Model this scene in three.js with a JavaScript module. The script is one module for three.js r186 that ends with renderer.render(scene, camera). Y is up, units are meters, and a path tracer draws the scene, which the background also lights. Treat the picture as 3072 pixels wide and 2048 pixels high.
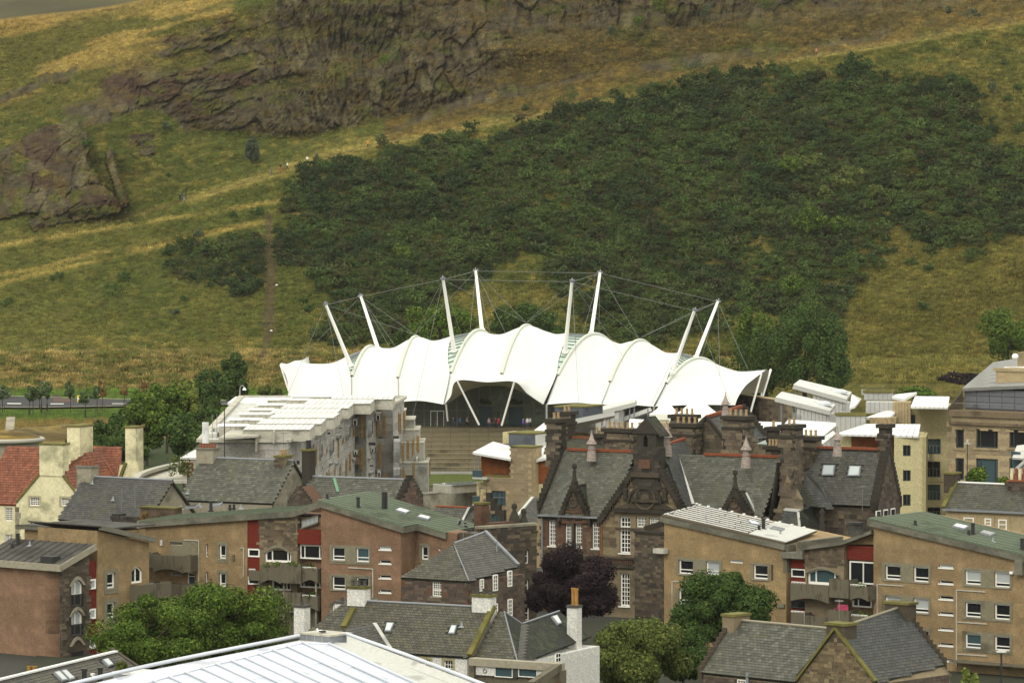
import * as THREE from 'three';
import { mergeGeometries } from 'three/addons/utils/BufferGeometryUtils.js';
import { FontLoader } from 'three/addons/loaders/FontLoader.js';
import { TextGeometry } from 'three/addons/geometries/TextGeometry.js';

// ---------- camera, sky, sun, exposure ----------
const F = 12600, H = 40, TH = -Math.atan(469 / F), CS = Math.cos(TH), SN = Math.sin(TH);
const scene = new THREE.Scene();
const camera = new THREE.PerspectiveCamera(2 * Math.atan(1024 / F) * 180 / Math.PI, 1.5, 1, 6000);
camera.position.set(0, H, 0); camera.rotation.x = TH; scene.add(camera);
const renderer = new THREE.WebGLRenderer({ antialias: true });
renderer.toneMapping = THREE.LinearToneMapping; renderer.toneMappingExposure = 1.12;
renderer.shadowMap.enabled = true;
{ // overcast sky: even cloud, a little brighter overhead
  const W = 256, Hh = 128, d = new Float32Array(W * Hh * 4);
  for (let j = 0; j < Hh; j++) for (let i = 0; i < W; i++) {
    const el = ((j + .5) / Hh - .5) * Math.PI, s = Math.max(0, Math.sin(el)), a = (i / W) * Math.PI * 2;
    const c = 1 + .06 * Math.sin(a * 3 + el * 7) * Math.cos(el) + .05 * Math.sin(a * 5 - el * 11) * Math.cos(el);
    const L = (1.2 + .62 * s) * c, k = (j * W + i) * 4;
    d[k] = L * 1.0; d[k + 1] = L * .985; d[k + 2] = L * .87; d[k + 3] = 1;
  }
  const t = new THREE.DataTexture(d, W, Hh, THREE.RGBAFormat, THREE.FloatType);
  t.mapping = THREE.EquirectangularReflectionMapping; t.magFilter = t.minFilter = THREE.LinearFilter; t.wrapS = THREE.RepeatWrapping; t.needsUpdate = true;
  scene.background = t; scene.environment = t;
}
const sun = new THREE.DirectionalLight(new THREE.Color(1, .95, .84), 1.15);
sun.position.set(-260, 520, 150); sun.target.position.set(0, 0, -500); scene.add(sun, sun.target);
sun.castShadow = true; sun.shadow.radius = 34; sun.shadow.mapSize.set(4096, 4096);
Object.assign(sun.shadow.camera, { left: -500, right: 500, top: 600, bottom: -600, near: 1, far: 2500 });
scene.fog = new THREE.FogExp2(new THREE.Color(.86, .86, .84), .00002);

// ---------- helpers ----------
const V3 = THREE.Vector3;
let SEED = 7;
const rnd = () => { SEED = (SEED * 1664525 + 1013904223) >>> 0; return SEED / 4294967296; };
const rr = (a, b) => a + (b - a) * rnd();
const mixc = (a, b, t) => [lerp(a[0], b[0], t), lerp(a[1], b[1], t), lerp(a[2], b[2], t)];
const lerp = (a, b, t) => a + (b - a) * t, clamp = (x, a, b) => Math.min(b, Math.max(a, x)), sstep = (a, b, x) => { const t = clamp((x - a) / (b - a), 0, 1); return t * t * (3 - 2 * t); };
const ray = (px, py) => { const x = (px - 1536) / F, y = (1024 - py) / F; return [x, y * CS + SN, y * SN - CS]; };
const P = (px, py, d) => { const r = ray(px, py), t = d / -r[2]; return new V3(r[0] * t, H + r[1] * t, -d); };
function project(v) { const x = v.x, y = v.y - H, z = v.z, yc = y * CS + z * SN, zc = -y * SN + z * CS; return [1536 + F * x / -zc, 1024 - F * yc / -zc]; }
const pl = (xs) => (x) => { // piecewise linear through [x,y] pairs
  if (x <= xs[0][0]) return xs[0][1];
  for (let i = 1; i < xs.length; i++) if (x <= xs[i][0]) return lerp(xs[i - 1][1], xs[i][1], (x - xs[i - 1][0]) / (xs[i][0] - xs[i - 1][0]));
  return xs[xs.length - 1][1];
};
function inPoly(p, x, y) { let c = false; for (let i = 0, j = p.length - 1; i < p.length; j = i++) if ((p[i][1] > y) !== (p[j][1] > y) && x < (p[j][0] - p[i][0]) * (y - p[i][1]) / (p[j][1] - p[i][1]) + p[i][0]) c = !c; return c; }
const h2 = (x, y) => { let n = Math.imul(x | 0, 374761393) + Math.imul(y | 0, 668265263); n = Math.imul(n ^ (n >>> 13), 1274126177); return ((n ^ (n >>> 16)) >>> 0) / 4294967296; };
function vn(x, y, per = 0) { const xi = Math.floor(x), yi = Math.floor(y), fx = x - xi, fy = y - yi, u = fx * fx * (3 - 2 * fx), v = fy * fy * (3 - 2 * fy), m = per ? (k) => ((k % per) + per) % per : (k) => k;
  const a = h2(m(xi), m(yi)), b = h2(m(xi + 1), m(yi)), c = h2(m(xi), m(yi + 1)), d = h2(m(xi + 1), m(yi + 1)); return lerp(lerp(a, b, u), lerp(c, d, u), v); }
const fbm = (x, y, o = 4) => { let s = 0, a = .5, t = 0; for (let i = 0; i < o; i++) { s += a * vn(x, y); t += a; a *= .5; x = x * 2.03 + 17.1; y = y * 2.03 + 9.7; } return s / t; };
const ridg = (x, y, o = 4) => { let s = 0, a = .5, t = 0; for (let i = 0; i < o; i++) { s += a * (1 - Math.abs(2 * vn(x, y) - 1)); t += a; a *= .55; x = x * 2.1 + 7.3; y = y * 2.1 + 3.1; } return s / t; };

// textures: tileable tone maps in metres; each multiplies a material's colour
function tex(n, per, fn, srgb = true) {
  const d = new Uint8Array(n * n * 4);
  for (let j = 0; j < n; j++) for (let i = 0; i < n; i++) { const c = fn(i / n, j / n, i, j), k = (j * n + i) * 4; const a = Array.isArray(c) ? c : [c, c, c]; for (let q = 0; q < 3; q++) d[k + q] = clamp(a[q], 0, 1) * 255; d[k + 3] = 255; }
  const t = new THREE.DataTexture(d, n, n); t.magFilter = THREE.LinearFilter; t.minFilter = THREE.LinearMipmapLinearFilter; t.generateMipmaps = true; t.wrapS = t.wrapT = THREE.RepeatWrapping; t.repeat.set(1 / per, 1 / per); if (srgb) t.colorSpace = THREE.SRGBColorSpace; t.needsUpdate = true; return t;
}
const tfbm = (u, v, f, o = 4) => { let s = 0, a = .5, t = 0; for (let i = 0; i < o; i++) { s += a * vn(u * f + i * 31, v * f + i * 57, f); t += a; a *= .55; f *= 2; } return s / t; };
const T = {
  harl: tex(512, 5, (u, v) => { const g = tfbm(u, v, 128, 2), m = tfbm(u, v, 6, 4); return .60 + .42 * g * .8 + .22 * (m - .5); }),
  harlB: tex(512, 5, (u, v) => tfbm(u, v, 110, 2), false),
  stain: tex(512, 9, (u, v) => { const m = tfbm(u, v, 5, 5), s = tfbm(u * 1, v, 40, 3); const k = sstep(.45, .75, m) * .2; return [.9 - k + .16 * (s - .5), .9 - k * .97 + .16 * (s - .5), .885 - k * .98 + .16 * (s - .5)]; }),
  streak: tex(512, 6, (u, v) => { const m = vn(u * 64, v * 6, 64) * .5 + tfbm(u, v, 8, 4) * .5; const k = sstep(.5, .78, m) * .2; return [.95 - k, .95 - k, .93 - k]; }),
  slate: tex(512, 7, (u, v) => { const m = tfbm(u, v, 9, 5), s = tfbm(u, v, 90, 2), k = sstep(.52, .7, m); return [.66 + .5 * (s - .4) + k * .14, .67 + .5 * (s - .4) + k * .16, .62 + .5 * (s - .4) + k * .05]; }),
  grass: tex(512, 6, (u, v) => { const s = tfbm(u, v, 48, 3), g = tfbm(u, v, 10, 3); return [.55 + .75 * (s - .35) + .25 * (g - .5), .55 + .72 * (s - .35) + .2 * (g - .5), .5 + .55 * (s - .35)]; }),
  grain: tex(256, 2, (u, v) => .8 + .4 * (tfbm(u, v, 40, 3) - .5)),
  grainB: tex(256, 2, (u, v) => tfbm(u, v, 24, 4), false),
  zinc: tex(512, 8, (u, v) => { const m = tfbm(u, v, 6, 5), s = tfbm(u, v, 60, 2); const k = sstep(.5, .75, m) * .16; return [.93 - k + .1 * (s - .5), .94 - k + .1 * (s - .5), .96 - k + .1 * (s - .5)]; }),
  wood: tex(256, 2, (u, v) => { const s = vn(u * 6, v * 64, 64) * .6 + tfbm(u, v, 8, 3) * .4; return [.75 + .4 * (s - .5), .72 + .42 * (s - .5), .68 + .42 * (s - .5)]; }),
};
const L = (r, g, b) => new THREE.Color().setRGB(r, g, b);
const M = (color, map, o = {}) => new THREE.MeshPhysicalMaterial({ color, map: map ? T[map] : null, roughness: .9, specularIntensity: o.roughness ? .8 : .3, ...o });
const HB = { bumpMap: T.harlB, bumpScale: .02 }, GB = { bumpMap: T.grainB, bumpScale: .012 };
const MT = {
  tan: M(L(.44, .315, .17), 'harl', HB), tanLight: M(L(.48, .345, .18), 'harl', HB), pink: M(L(.36, .222, .142), 'harl', HB),
  cream: M(L(.80, .74, .50), 'stain', HB), white: M(L(.92, .91, .86), 'grain', { bumpMap: T.grainB, bumpScale: .004 }), lime: M(L(.76, .68, .39), 'grain', GB),
  conc: M(L(.34, .31, .245), 'stain', GB), concDark: M(L(.135, .12, .09), 'streak', GB), concPale: M(L(.52, .50, .44), 'stain', GB), panel: M(L(.235, .215, .155), 'stain', GB),
  red: M(L(.21, .035, .022), 'grain'), fascia: M(L(.19, .182, .15), 'stain', GB), green: M(L(.135, .165, .12), 'stain', GB), felt: M(L(.085, .08, .075), 'stain', GB),
  slate: M(L(.085, .082, .072), 'slate', GB), slateDark: M(L(.062, .064, .062), 'slate', GB), lead: M(L(.24, .25, .26), 'zinc', { roughness: .6 }),
  zinc: M(L(.66, .68, .72), 'zinc', { roughness: .42, metalness: .25 }), zincRoof: M(L(.80, .79, .74), 'zinc', { roughness: .5 }), zincDull: M(L(.50, .49, .44), 'zinc', { roughness: .6 }),
  stoneDark: M(L(.088, .071, .054), 'stain', GB), stone: M(L(.25, .20, .135), 'stain', GB), stoneBlack: M(L(.05, .044, .037), 'stain', GB), stoneRed: M(L(.14, .078, .055), 'stain', GB), ashlar: M(L(.44, .35, .215), 'stain', GB), moss: M(L(.17, .155, .05), 'stain', GB),
  frame: M(L(.80, .79, .74), null, { roughness: .5 }), frameDark: M(L(.035, .04, .042), null, { roughness: .5 }), glass: new THREE.MeshPhysicalMaterial({ color: L(.012, .014, .016), roughness: .06, specularIntensity: .7 }),
  glassNet: new THREE.MeshPhysicalMaterial({ color: L(.36, .39, .40), roughness: .8, clearcoat: 1, clearcoatRoughness: .05 }), glassBlue: new THREE.MeshPhysicalMaterial({ color: L(.04, .075, .085), roughness: .1 }), skylight: new THREE.MeshPhysicalMaterial({ color: L(.42, .46, .48), roughness: .12, clearcoat: 1, clearcoatRoughness: .03 }),
  clay: M(L(.34, .125, .07), 'grain'), pot: M(L(.50, .36, .20), 'grain'), ridge: M(L(.33, .10, .05), 'grain'), metal: M(L(.20, .20, .20), null, { roughness: .5, metalness: .4 }), black: M(L(.018, .018, .018), null, { roughness: .6 }), whiteMetal: M(L(.80, .80, .77), null, { roughness: .4 }),
  oak: M(L(.62, .42, .15), 'wood'), cedar: M(L(.32, .12, .045), 'wood'), bark: M(L(.07, .055, .04), 'grain', GB), lilac: M(L(.46, .385, .345), 'grain'),
};
// geometry in metres, uv in metres
function mk(pos, uv) { const g = new THREE.BufferGeometry(); g.setAttribute('position', new THREE.Float32BufferAttribute(pos, 3)); g.setAttribute('uv', new THREE.Float32BufferAttribute(uv, 2)); g.computeVertexNormals(); return g; }
function quadsGeo(q) { const p = [], t = []; for (const [a, b, c, d] of q) { const w = Math.hypot(b[0] - a[0], b[1] - a[1], b[2] - a[2]), h = Math.hypot(d[0] - a[0], d[1] - a[1], d[2] - a[2]), ox = a[0] + a[2], oy = a[1]; p.push(...a, ...b, ...c, ...a, ...c, ...d); t.push(ox, oy, ox + w, oy, ox + w, oy + h, ox, oy, ox + w, oy + h, ox, oy + h); } return mk(p, t); }
function box(x0, x1, y0, y1, z0, z1) { if (x0 > x1) [x0, x1] = [x1, x0]; if (y0 > y1) [y0, y1] = [y1, y0]; if (z0 > z1) [z0, z1] = [z1, z0];
  const a = [x0, y0, z1], b = [x1, y0, z1], c = [x1, y1, z1], d = [x0, y1, z1], e = [x0, y0, z0], f = [x1, y0, z0], g = [x1, y1, z0], h = [x0, y1, z0];
  return quadsGeo([[a, b, c, d], [f, e, h, g], [e, a, d, h], [b, f, g, c], [d, c, g, h], [e, f, b, a]]); }
const clean = (g) => { if (g.index) g = g.toNonIndexed(); for (const k of Object.keys(g.attributes)) if (!['position', 'normal', 'uv'].includes(k)) g.deleteAttribute(k); g.morphAttributes = {}; g.groups = []; return g; };
function prism(pts, z0, z1, holes = []) { const s = new THREE.Shape(pts.map((p) => new THREE.Vector2(p[0], p[1]))); for (const h of holes) s.holes.push(new THREE.Path(h.map((p) => new THREE.Vector2(p[0], p[1])))); const g = new THREE.ExtrudeGeometry(s, { depth: Math.abs(z1 - z0), bevelEnabled: false, curveSegments: 8 }); g.translate(0, 0, Math.min(z0, z1)); return clean(g); }
function basis(pts) { // plane of a 3-D polygon: e1 level, e2 upslope, n outward (up or to the viewer)
  const n = new V3(), a = pts.map((p) => new V3(...p)); for (let i = 0; i < a.length; i++) { const p = a[i], q = a[(i + 1) % a.length]; n.x += (p.y - q.y) * (p.z + q.z); n.y += (p.z - q.z) * (p.x + q.x); n.z += (p.x - q.x) * (p.y + q.y); } n.normalize(); if (n.y < -.02 || (Math.abs(n.y) <= .02 && n.z < 0)) n.negate();
  const e1 = new V3(n.z, 0, -n.x); if (e1.length() < 1e-4) e1.set(1, 0, 0); e1.normalize(); if (e1.x < 0) e1.negate(); const e2 = new V3().crossVectors(n, e1); if (e2.y < -1e-6) { e2.negate(); } return { o: a[0], e1, e2, n, a }; }
const flat2 = (b) => b.a.map((p) => { const q = p.clone().sub(b.o); return [q.dot(b.e1), q.dot(b.e2)]; });
function slab(pts, th) { // flat polygon in 3-D with thickness below it
  const b = basis(pts), f = flat2(b), cw = THREE.ShapeUtils.isClockWise(f.map((p) => new THREE.Vector2(...p)));
  const A = cw ? [...b.a].reverse() : b.a, f2 = cw ? [...f].reverse() : f, tri = THREE.ShapeUtils.triangulateShape(f2.map((p) => new THREE.Vector2(...p)), []);
  const right = new V3().crossVectors(b.e1, b.e2).dot(b.n) > 0, low = A.map((p) => p.clone().addScaledVector(b.n, -th)), pos = [], uv = [];
  const put = (i, arr) => { pos.push(arr[i].x, arr[i].y, arr[i].z); uv.push(f2[i][0], f2[i][1]); };
  for (const t of tri) { const s = right ? t : [t[0], t[2], t[1]]; s.forEach((i) => put(i, A)); [s[0], s[2], s[1]].forEach((i) => put(i, low)); }
  for (let i = 0; i < A.length; i++) { const j = (i + 1) % A.length, q = right ? [A[i], low[i], low[j], A[j]] : [A[j], low[j], low[i], A[i]], w = q[0].distanceTo(q[3]); for (const k of [0, 1, 2, 0, 2, 3]) { pos.push(q[k].x, q[k].y, q[k].z); uv.push(k === 0 || k === 1 ? 0 : w, k === 0 || k === 3 ? th : 0); } }
  return mk(pos, uv);
}
function tube(pts, r, seg = 6, closed = false) { const v = pts.map((p) => p.isVector3 ? p : new V3(...p)); const c = v.length === 2 ? new THREE.LineCurve3(v[0], v[1]) : new THREE.CatmullRomCurve3(v, closed); return clean(new THREE.TubeGeometry(c, v.length === 2 ? 1 : (v.length - 1) * 5, r, seg, closed)); }
function bar(a, b, w, h = w) { const A = new V3(...a), B = new V3(...b), l = A.distanceTo(B), g = box(-w / 2, w / 2, -h / 2, h / 2, 0, l), m = new THREE.Matrix4().lookAt(B, A, Math.abs(B.y - A.y) > l * .98 ? new V3(0, 0, 1) : new V3(0, 1, 0)).setPosition(A); return g.applyMatrix4(m); }
function lathe(pts, x, y, z, seg = 10) { const g = new THREE.LatheGeometry(pts.map((p) => new THREE.Vector2(p[0], p[1])), seg); g.translate(x, y, z); return clean(g); }
const cyl = (x, y, z, r, h, seg = 10, r2 = r) => { const g = new THREE.CylinderGeometry(r2, r, h, seg); g.translate(x, y + h / 2, z); return clean(g); };

const used = {};
function numbered(n) { if (!(n in used)) { used[n] = 0; return n; } used[n]++; return n + '_' + String(used[n]).padStart(3, '0'); }
function mesh(name, geos, mat, parent) { geos = [].concat(geos).filter(Boolean); if (!geos.length) return null; const g = geos.length === 1 ? geos[0] : mergeGeometries(geos.map(clean)); const m = new THREE.Mesh(g, mat); m.castShadow = m.receiveShadow = true; m.name = parent ? name : numbered(name); (parent || scene).add(m); return m; }
function tag(o, label, category, group, kind) { o.userData = { label }; if (category) o.userData.category = category; if (group) o.userData.group = group; if (kind) o.userData.kind = kind; return o; }
function thing(name, label, category, frame, group) { const g = new THREE.Group(); g.name = numbered(name); if (frame instanceof Frame) { g.position.copy(frame.o); g.rotation.y = frame.yaw; } else if (frame) g.position.copy(frame); tag(g, label, category, group); scene.add(g); return g; }
function struct(name, geos, mat) { const m = mesh(name, geos, mat); m.userData.kind = 'structure'; return m; }
function copy(o, pos, yaw, label, scale) { const c = o.clone(); c.name = numbered(o.name.replace(/_\d+$/, '')); c.userData = { ...o.userData }; if (label) c.userData.label = label; if (pos) c.position.copy(pos); if (yaw !== undefined) c.rotation.y = yaw; if (scale) c.scale.multiplyScalar(scale); scene.add(c); return c; }

// a building's own axes, from two points of its front at known distances: x along the front, y up, w away from the viewer (z = -w)
class Frame {
  constructor(pa, da, pb, db) { const A = P(pa, 1500, da), B = P(pb, 1500, db); this.o = new V3(A.x, 0, A.z); const dx = B.x - A.x, dz = B.z - A.z; this.len = Math.hypot(dx, dz); this.yaw = Math.atan2(-dz, dx); this.u = new V3(dx / this.len, 0, dz / this.len); this.n = new V3(Math.sin(this.yaw), 0, Math.cos(this.yaw)); }
  loc(v) { const q = v.clone().sub(this.o); return [q.dot(this.u), v.y, q.dot(this.n)]; }
  ray(px, py) { const r = ray(px, py), d = new V3(...r), c = new V3(0, H, 0).sub(this.o); return { c: [c.dot(this.u), H, c.dot(this.n)], d: [d.dot(this.u), d.y, d.dot(this.n)] }; }
  at(px, py, w = 0) { const { c, d } = this.ray(px, py), t = (-w - c[2]) / d[2]; return [c[0] + t * d[0], c[1] + t * d[1], -w]; }          // on the front, or a plane w behind it
  side(px, py, x) { const { c, d } = this.ray(px, py), t = (x - c[0]) / d[0]; return [x, c[1] + t * d[1], c[2] + t * d[2]]; }               // on a wall square to the front
  level(px, py, y) { const { c, d } = this.ray(px, py), t = (y - c[1]) / d[1]; return [c[0] + t * d[0], y, c[2] + t * d[2]]; }              // on a level plane
  roof(px, py, y0, slope, w0 = 0) { const { c, d } = this.ray(px, py), t = (y0 - c[1] + slope * (-c[2] - w0)) / (d[1] + slope * d[2]); return [c[0] + t * d[0], c[1] + t * d[1], c[2] + t * d[2]]; } // on a slope rising away from the front
  plane(px, py, a, b, e) { const A = new V3(...a), n = new V3(...b).sub(A).cross(new V3(...e).sub(A)), { c, d } = this.ray(px, py), C = new V3(...c), D = new V3(...d), t = A.sub(C).dot(n) / D.dot(n); return [c[0] + t * d[0], c[1] + t * d[1], c[2] + t * d[2]]; }
  rect(x0, y0, x1, y1, w = 0) { const a = this.at(x0, y0, w), b = this.at(x1, y1, w); return { x0: a[0], x1: b[0], y1: a[1], y0: b[1] }; }
  frameAt(x, z) { const f = Object.create(Frame.prototype); Object.assign(f, this); f.o = this.o.clone().addScaledVector(this.u, x).addScaledVector(this.n, z); return f; }
  turned() { const f = Object.create(Frame.prototype); f.o = this.o.clone(); f.yaw = this.yaw + Math.PI / 2; f.u = this.n.clone().negate(); f.n = this.u.clone(); return f; }   // the wall that runs away from the left end, facing right
}
const rectPts = (r) => [[r.x0, r.y0], [r.x1, r.y0], [r.x1, r.y1], [r.x0, r.y1]];

// small pieces laid on a plane: slates, tiles, stones
const UB = box(-.5, .5, -.5, .5, -.5, .5);
const _m = new THREE.Matrix4(), _c = new THREE.Color();
function pieces(name, parent, pts, o) {
  const b = basis(pts), f = flat2(b), xs = f.map((p) => p[0]), ys = f.map((p) => p[1]), x0 = Math.min(...xs), x1 = Math.max(...xs), y0 = Math.min(...ys), y1 = Math.max(...ys);
  const list = []; let row = 0, skip = (o.skip || []).map((s) => { const q = s.map((p) => { const v = new V3(...p).sub(b.o); return [v.dot(b.e1), v.dot(b.e2)]; }); return [Math.min(...q.map((a) => a[0])), Math.max(...q.map((a) => a[0])), Math.min(...q.map((a) => a[1])), Math.max(...q.map((a) => a[1]))]; });
  for (let y = y0; y < y1; row++) {
    const rh = o.h * (o.vary ? rr(.72, 1.25) : 1); let x = x0 - (row % 2) * o.w * .5 - (o.vary ? rnd() * o.w : 0);
    while (x < x1) { const rw = o.w * (o.vary ? rr(.6, 1.5) : 1), cx = x + rw / 2, cy = y + rh / 2; x += rw;
      if (!inPoly(f, cx, cy)) continue; if (skip.some((s) => cx > s[0] - rw * .35 && cx < s[1] + rw * .35 && cy > s[2] - rh * .4 && cy < s[3] + rh * .4)) continue;
      let wl = rw, cxx = cx; if (o.clip) { if (!inPoly(f, cx - rw * .46, cy)) { wl = rw * .6; cxx += rw * .2; } else if (!inPoly(f, cx + rw * .46, cy)) { wl = rw * .6; cxx -= rw * .2; } }
      list.push([cxx, cy, wl, rh]); }
    y += rh; }
  const th = o.th || .03, gap = o.gap ?? .01, n = list.length; if (!n) return;
  const place = ([cx, cy, rw, rh]) => { const up = (o.proud || 0) * rnd(), til = o.tilt || 0, e2 = b.e2.clone().addScaledVector(b.n, -til).normalize(), nn = b.n.clone().addScaledVector(b.e2, til).normalize(); const ro = o.rough ? rr(-o.rough, o.rough) : 0, e1 = b.e1.clone().addScaledVector(e2, ro); e2.addScaledVector(b.e1, -ro);
    const p = b.o.clone().addScaledVector(b.e1, cx).addScaledVector(b.e2, cy).addScaledVector(b.n, up + (o.lift || 0)); return new THREE.Matrix4().makeBasis(e1.multiplyScalar(rw - gap), e2.multiplyScalar(rh * (1 + (o.lap || 0)) - gap), nn.multiplyScalar(th)).setPosition(p); };
  const av = [0, 1, 2].map((q) => o.tones.reduce((a, t) => a + t[q], 0) / o.tones.length); const tone = () => { const k = mixc(o.tones[Math.floor(rnd() * o.tones.length)], av, .38), v = o.vr ? rr(1 - o.vr, 1 + o.vr) : rr(.76, 1.26); return _c.setRGB(k[0] * v, k[1] * v, k[2] * v); };
  const solo = Math.min(o.solo ?? 0, n), order = list.map((q, i) => i).sort((i, j) => (h2(i, 5) - h2(j, 5)));
  const near = solo ? order.slice(0, solo) : [], rest = solo ? order.slice(solo) : order;
  if (solo) { o.soloMats = o.soloMats || toneMats(o); for (const i of near) { const m = new THREE.Mesh(UB, o.soloMats[Math.floor(rnd() * o.soloMats.length)]); m.name = name; m.castShadow = m.receiveShadow = true; place(list[i]).decompose(m.position, m.quaternion, m.scale); if (o.rough || o.tilt) { m.scale.set(list[i][2] - gap, list[i][3] * (1 + (o.lap || 0)) - gap, th); } parent.add(m); } }
  if (rest.length) { const im = new THREE.InstancedMesh(UB, o.mat || WHITEM, rest.length); const sd = rnd() * 90; rest.forEach((i, k) => { im.setMatrixAt(k, place(list[i])); const q = tone(), g = fbm(list[i][0] * .45 + sd, list[i][1] * .6 + sd, 3), l = sstep(.5, .68, g); if (name === 'slate') q.setRGB(lerp(q.r, .115, l * .5), lerp(q.g, .112, l * .5), lerp(q.b, .062, l * .5)).multiplyScalar(.86 + .28 * vn(list[i][0] * .8 + sd, list[i][1] * .3)); im.setColorAt(k, q); }); im.name = name + (solo ? '' : ''); im.castShadow = im.receiveShadow = true; im.userData.kind = 'stuff'; parent.add(im); }
}
const WHITEM = M(L(1, 1, 1), 'grain', { roughness: .85 }), SLATEM = M(L(1, 1, 1), 'grain', { roughness: .62 });
const tmCache = new Map();
function toneMats(o) { const k = JSON.stringify(o.tones); if (!tmCache.has(k)) { const a = [], av = [0, 1, 2].map((q) => o.tones.reduce((s, t) => s + t[q], 0) / o.tones.length); for (const t0 of o.tones) { const t = mixc(t0, av, .38); for (const v of o.vr ? [1 - o.vr, 1, 1 + o.vr] : [.77, 1, 1.25]) a.push(M(L(t[0] * v, t[1] * v, t[2] * v), 'grain', { roughness: (o.mat || WHITEM).roughness })); } tmCache.set(k, a); } return tmCache.get(k); }
const SL = { // slate tones
  grey: [[.085, .082, .073], [.07, .069, .064], [.10, .097, .085], [.09, .086, .062]], green: [[.088, .09, .07], [.075, .078, .063], [.11, .112, .09], [.095, .09, .058], [.15, .15, .125]], dark: [[.055, .058, .06], [.048, .05, .052], [.068, .07, .07], [.062, .064, .056]], moss: [[.085, .08, .055], [.07, .066, .05], [.10, .09, .052], [.11, .104, .08]],
};
const ST = { rubble: [[.20, .155, .10], [.13, .10, .072], [.25, .19, .115], [.09, .072, .055], [.17, .12, .08]], purple: [[.135, .092, .074], [.115, .082, .064], [.16, .115, .085], [.085, .066, .053], [.18, .14, .10]], school: [[.22, .175, .115], [.155, .125, .088], [.27, .215, .135], [.09, .074, .058], [.17, .125, .088], [.125, .095, .072]], black: [[.05, .042, .034], [.07, .056, .044], [.035, .031, .027], [.10, .078, .055]], buff: [[.40, .31, .185], [.36, .275, .165], [.45, .36, .225], [.33, .26, .16]] };
const slates = (parent, pts, tones, o = {}) => pieces('slate', parent, pts, { w: .34, h: .25, th: .03, lap: .2, tilt: .09, gap: .025, lift: .016, mat: SLATEM, tones, ...o });
const stones = (parent, pts, tones, o = {}) => pieces('stone', parent, pts, { w: .44, h: .23, th: .10, gap: .02, vary: true, proud: .03, lift: -.03, tones, ...o });
// ---------- terrain: the hillside, its crags and the level ground below ----------
const pathY = pl([[0, 730], [200, 690], [380, 645], [540, 602], [700, 555], [810, 522], [960, 472], [1104, 434], [1400, 377], [1667, 337], [2050, 257], [2182, 210], [2400, 172], [2650, 132], [2860, 95], [3072, 62]]);
const baseY = pl([[0, 600], [100, 520], [200, 440], [250, 395], [340, 372], [420, 335], [470, 342], [560, 400], [700, 412], [900, 422], [1000, 400], [1130, 372], [1250, 345], [1400, 290], [1550, 262], [1680, 245], [1900, 190], [2200, 150], [2400, 140], [2650, 108], [2800, 45], [3072, -20]]);
const topY = pl([[0, 395], [130, 330], [250, 262], [330, 200], [450, 110], [560, 60], [700, 30], [900, -20], [1100, -120], [1300, -210], [2300, -230], [2600, -150], [3072, -120]]);
const endY = pl([[0, 62], [110, 48], [230, 36], [330, 22], [420, 4], [500, -20], [700, -70], [1000, -200], [1300, -260], [3072, -290]]);
const LV = [[() => 1420, 664], [() => 1345, 690], [() => 1238, 748], [() => 1195, 790], [() => 1150, 822], [(x) => 1062 + (x > 900 ? 30 * sstep(900, 1500, x) : 0), 850], [(x) => 1047 + (x > 900 ? 25 * sstep(900, 1500, x) : 0), 884], [(x) => lerp(1047, pathY(x), .5), 950], [(x) => pathY(x), 1005], [(x) => Math.min(baseY(x), pathY(x) - 25), 1045], [(x) => Math.min(topY(x), baseY(x) - 40), 1078], [(x) => Math.min(endY(x), topY(x) - 20), 1145]];
function hillD(px, py) { let y0 = LV[0][0](px); if (py >= y0) return LV[0][1]; for (let i = 1; i < LV.length; i++) { const y1 = LV[i][0](px); if (py >= y1) return lerp(LV[i - 1][1], LV[i][1], (y0 - py) / (y0 - y1)); y0 = y1; } return LV[LV.length - 1][1]; }
const outcrop = [[-60, 470], [0, 452], [60, 420], [110, 388], [180, 370], [232, 372], [262, 400], [272, 440], [258, 470], [272, 505], [300, 545], [345, 580], [375, 606], [360, 640], [285, 655], [200, 668], [95, 692], [85, 668], [120, 640], [60, 640], [0, 660], [-60, 660]];
const pinnacle = [[317, 462], [330, 449], [341, 456], [343, 480], [355, 520], [372, 570], [386, 605], [378, 622], [362, 622], [345, 575], [330, 530], [318, 490]];
const cragBand = (px, py) => { const b = baseY(px), t = topY(px); return Math.min(sstep(0, 26, b - py + 22 * (fbm(px / 60, py / 40, 3) - .5)), sstep(0, 60, py - t + 120 * (fbm(px / 130 + 5, py / 70, 3) - .5))); };
const lowBand = pl([[1180, 400], [1300, 360], [1480, 320], [1680, 262], [1800, 232], [1960, 225], [2100, 200], [2250, 178], [2420, 165], [2640, 128], [2740, 90]]), lowTop = pl([[1180, 370], [1300, 300], [1480, 240], [1650, 245], [1760, 200], [1960, 175], [2080, 150], [2280, 130], [2420, 118], [2640, 75], [2760, 10]]);
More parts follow.
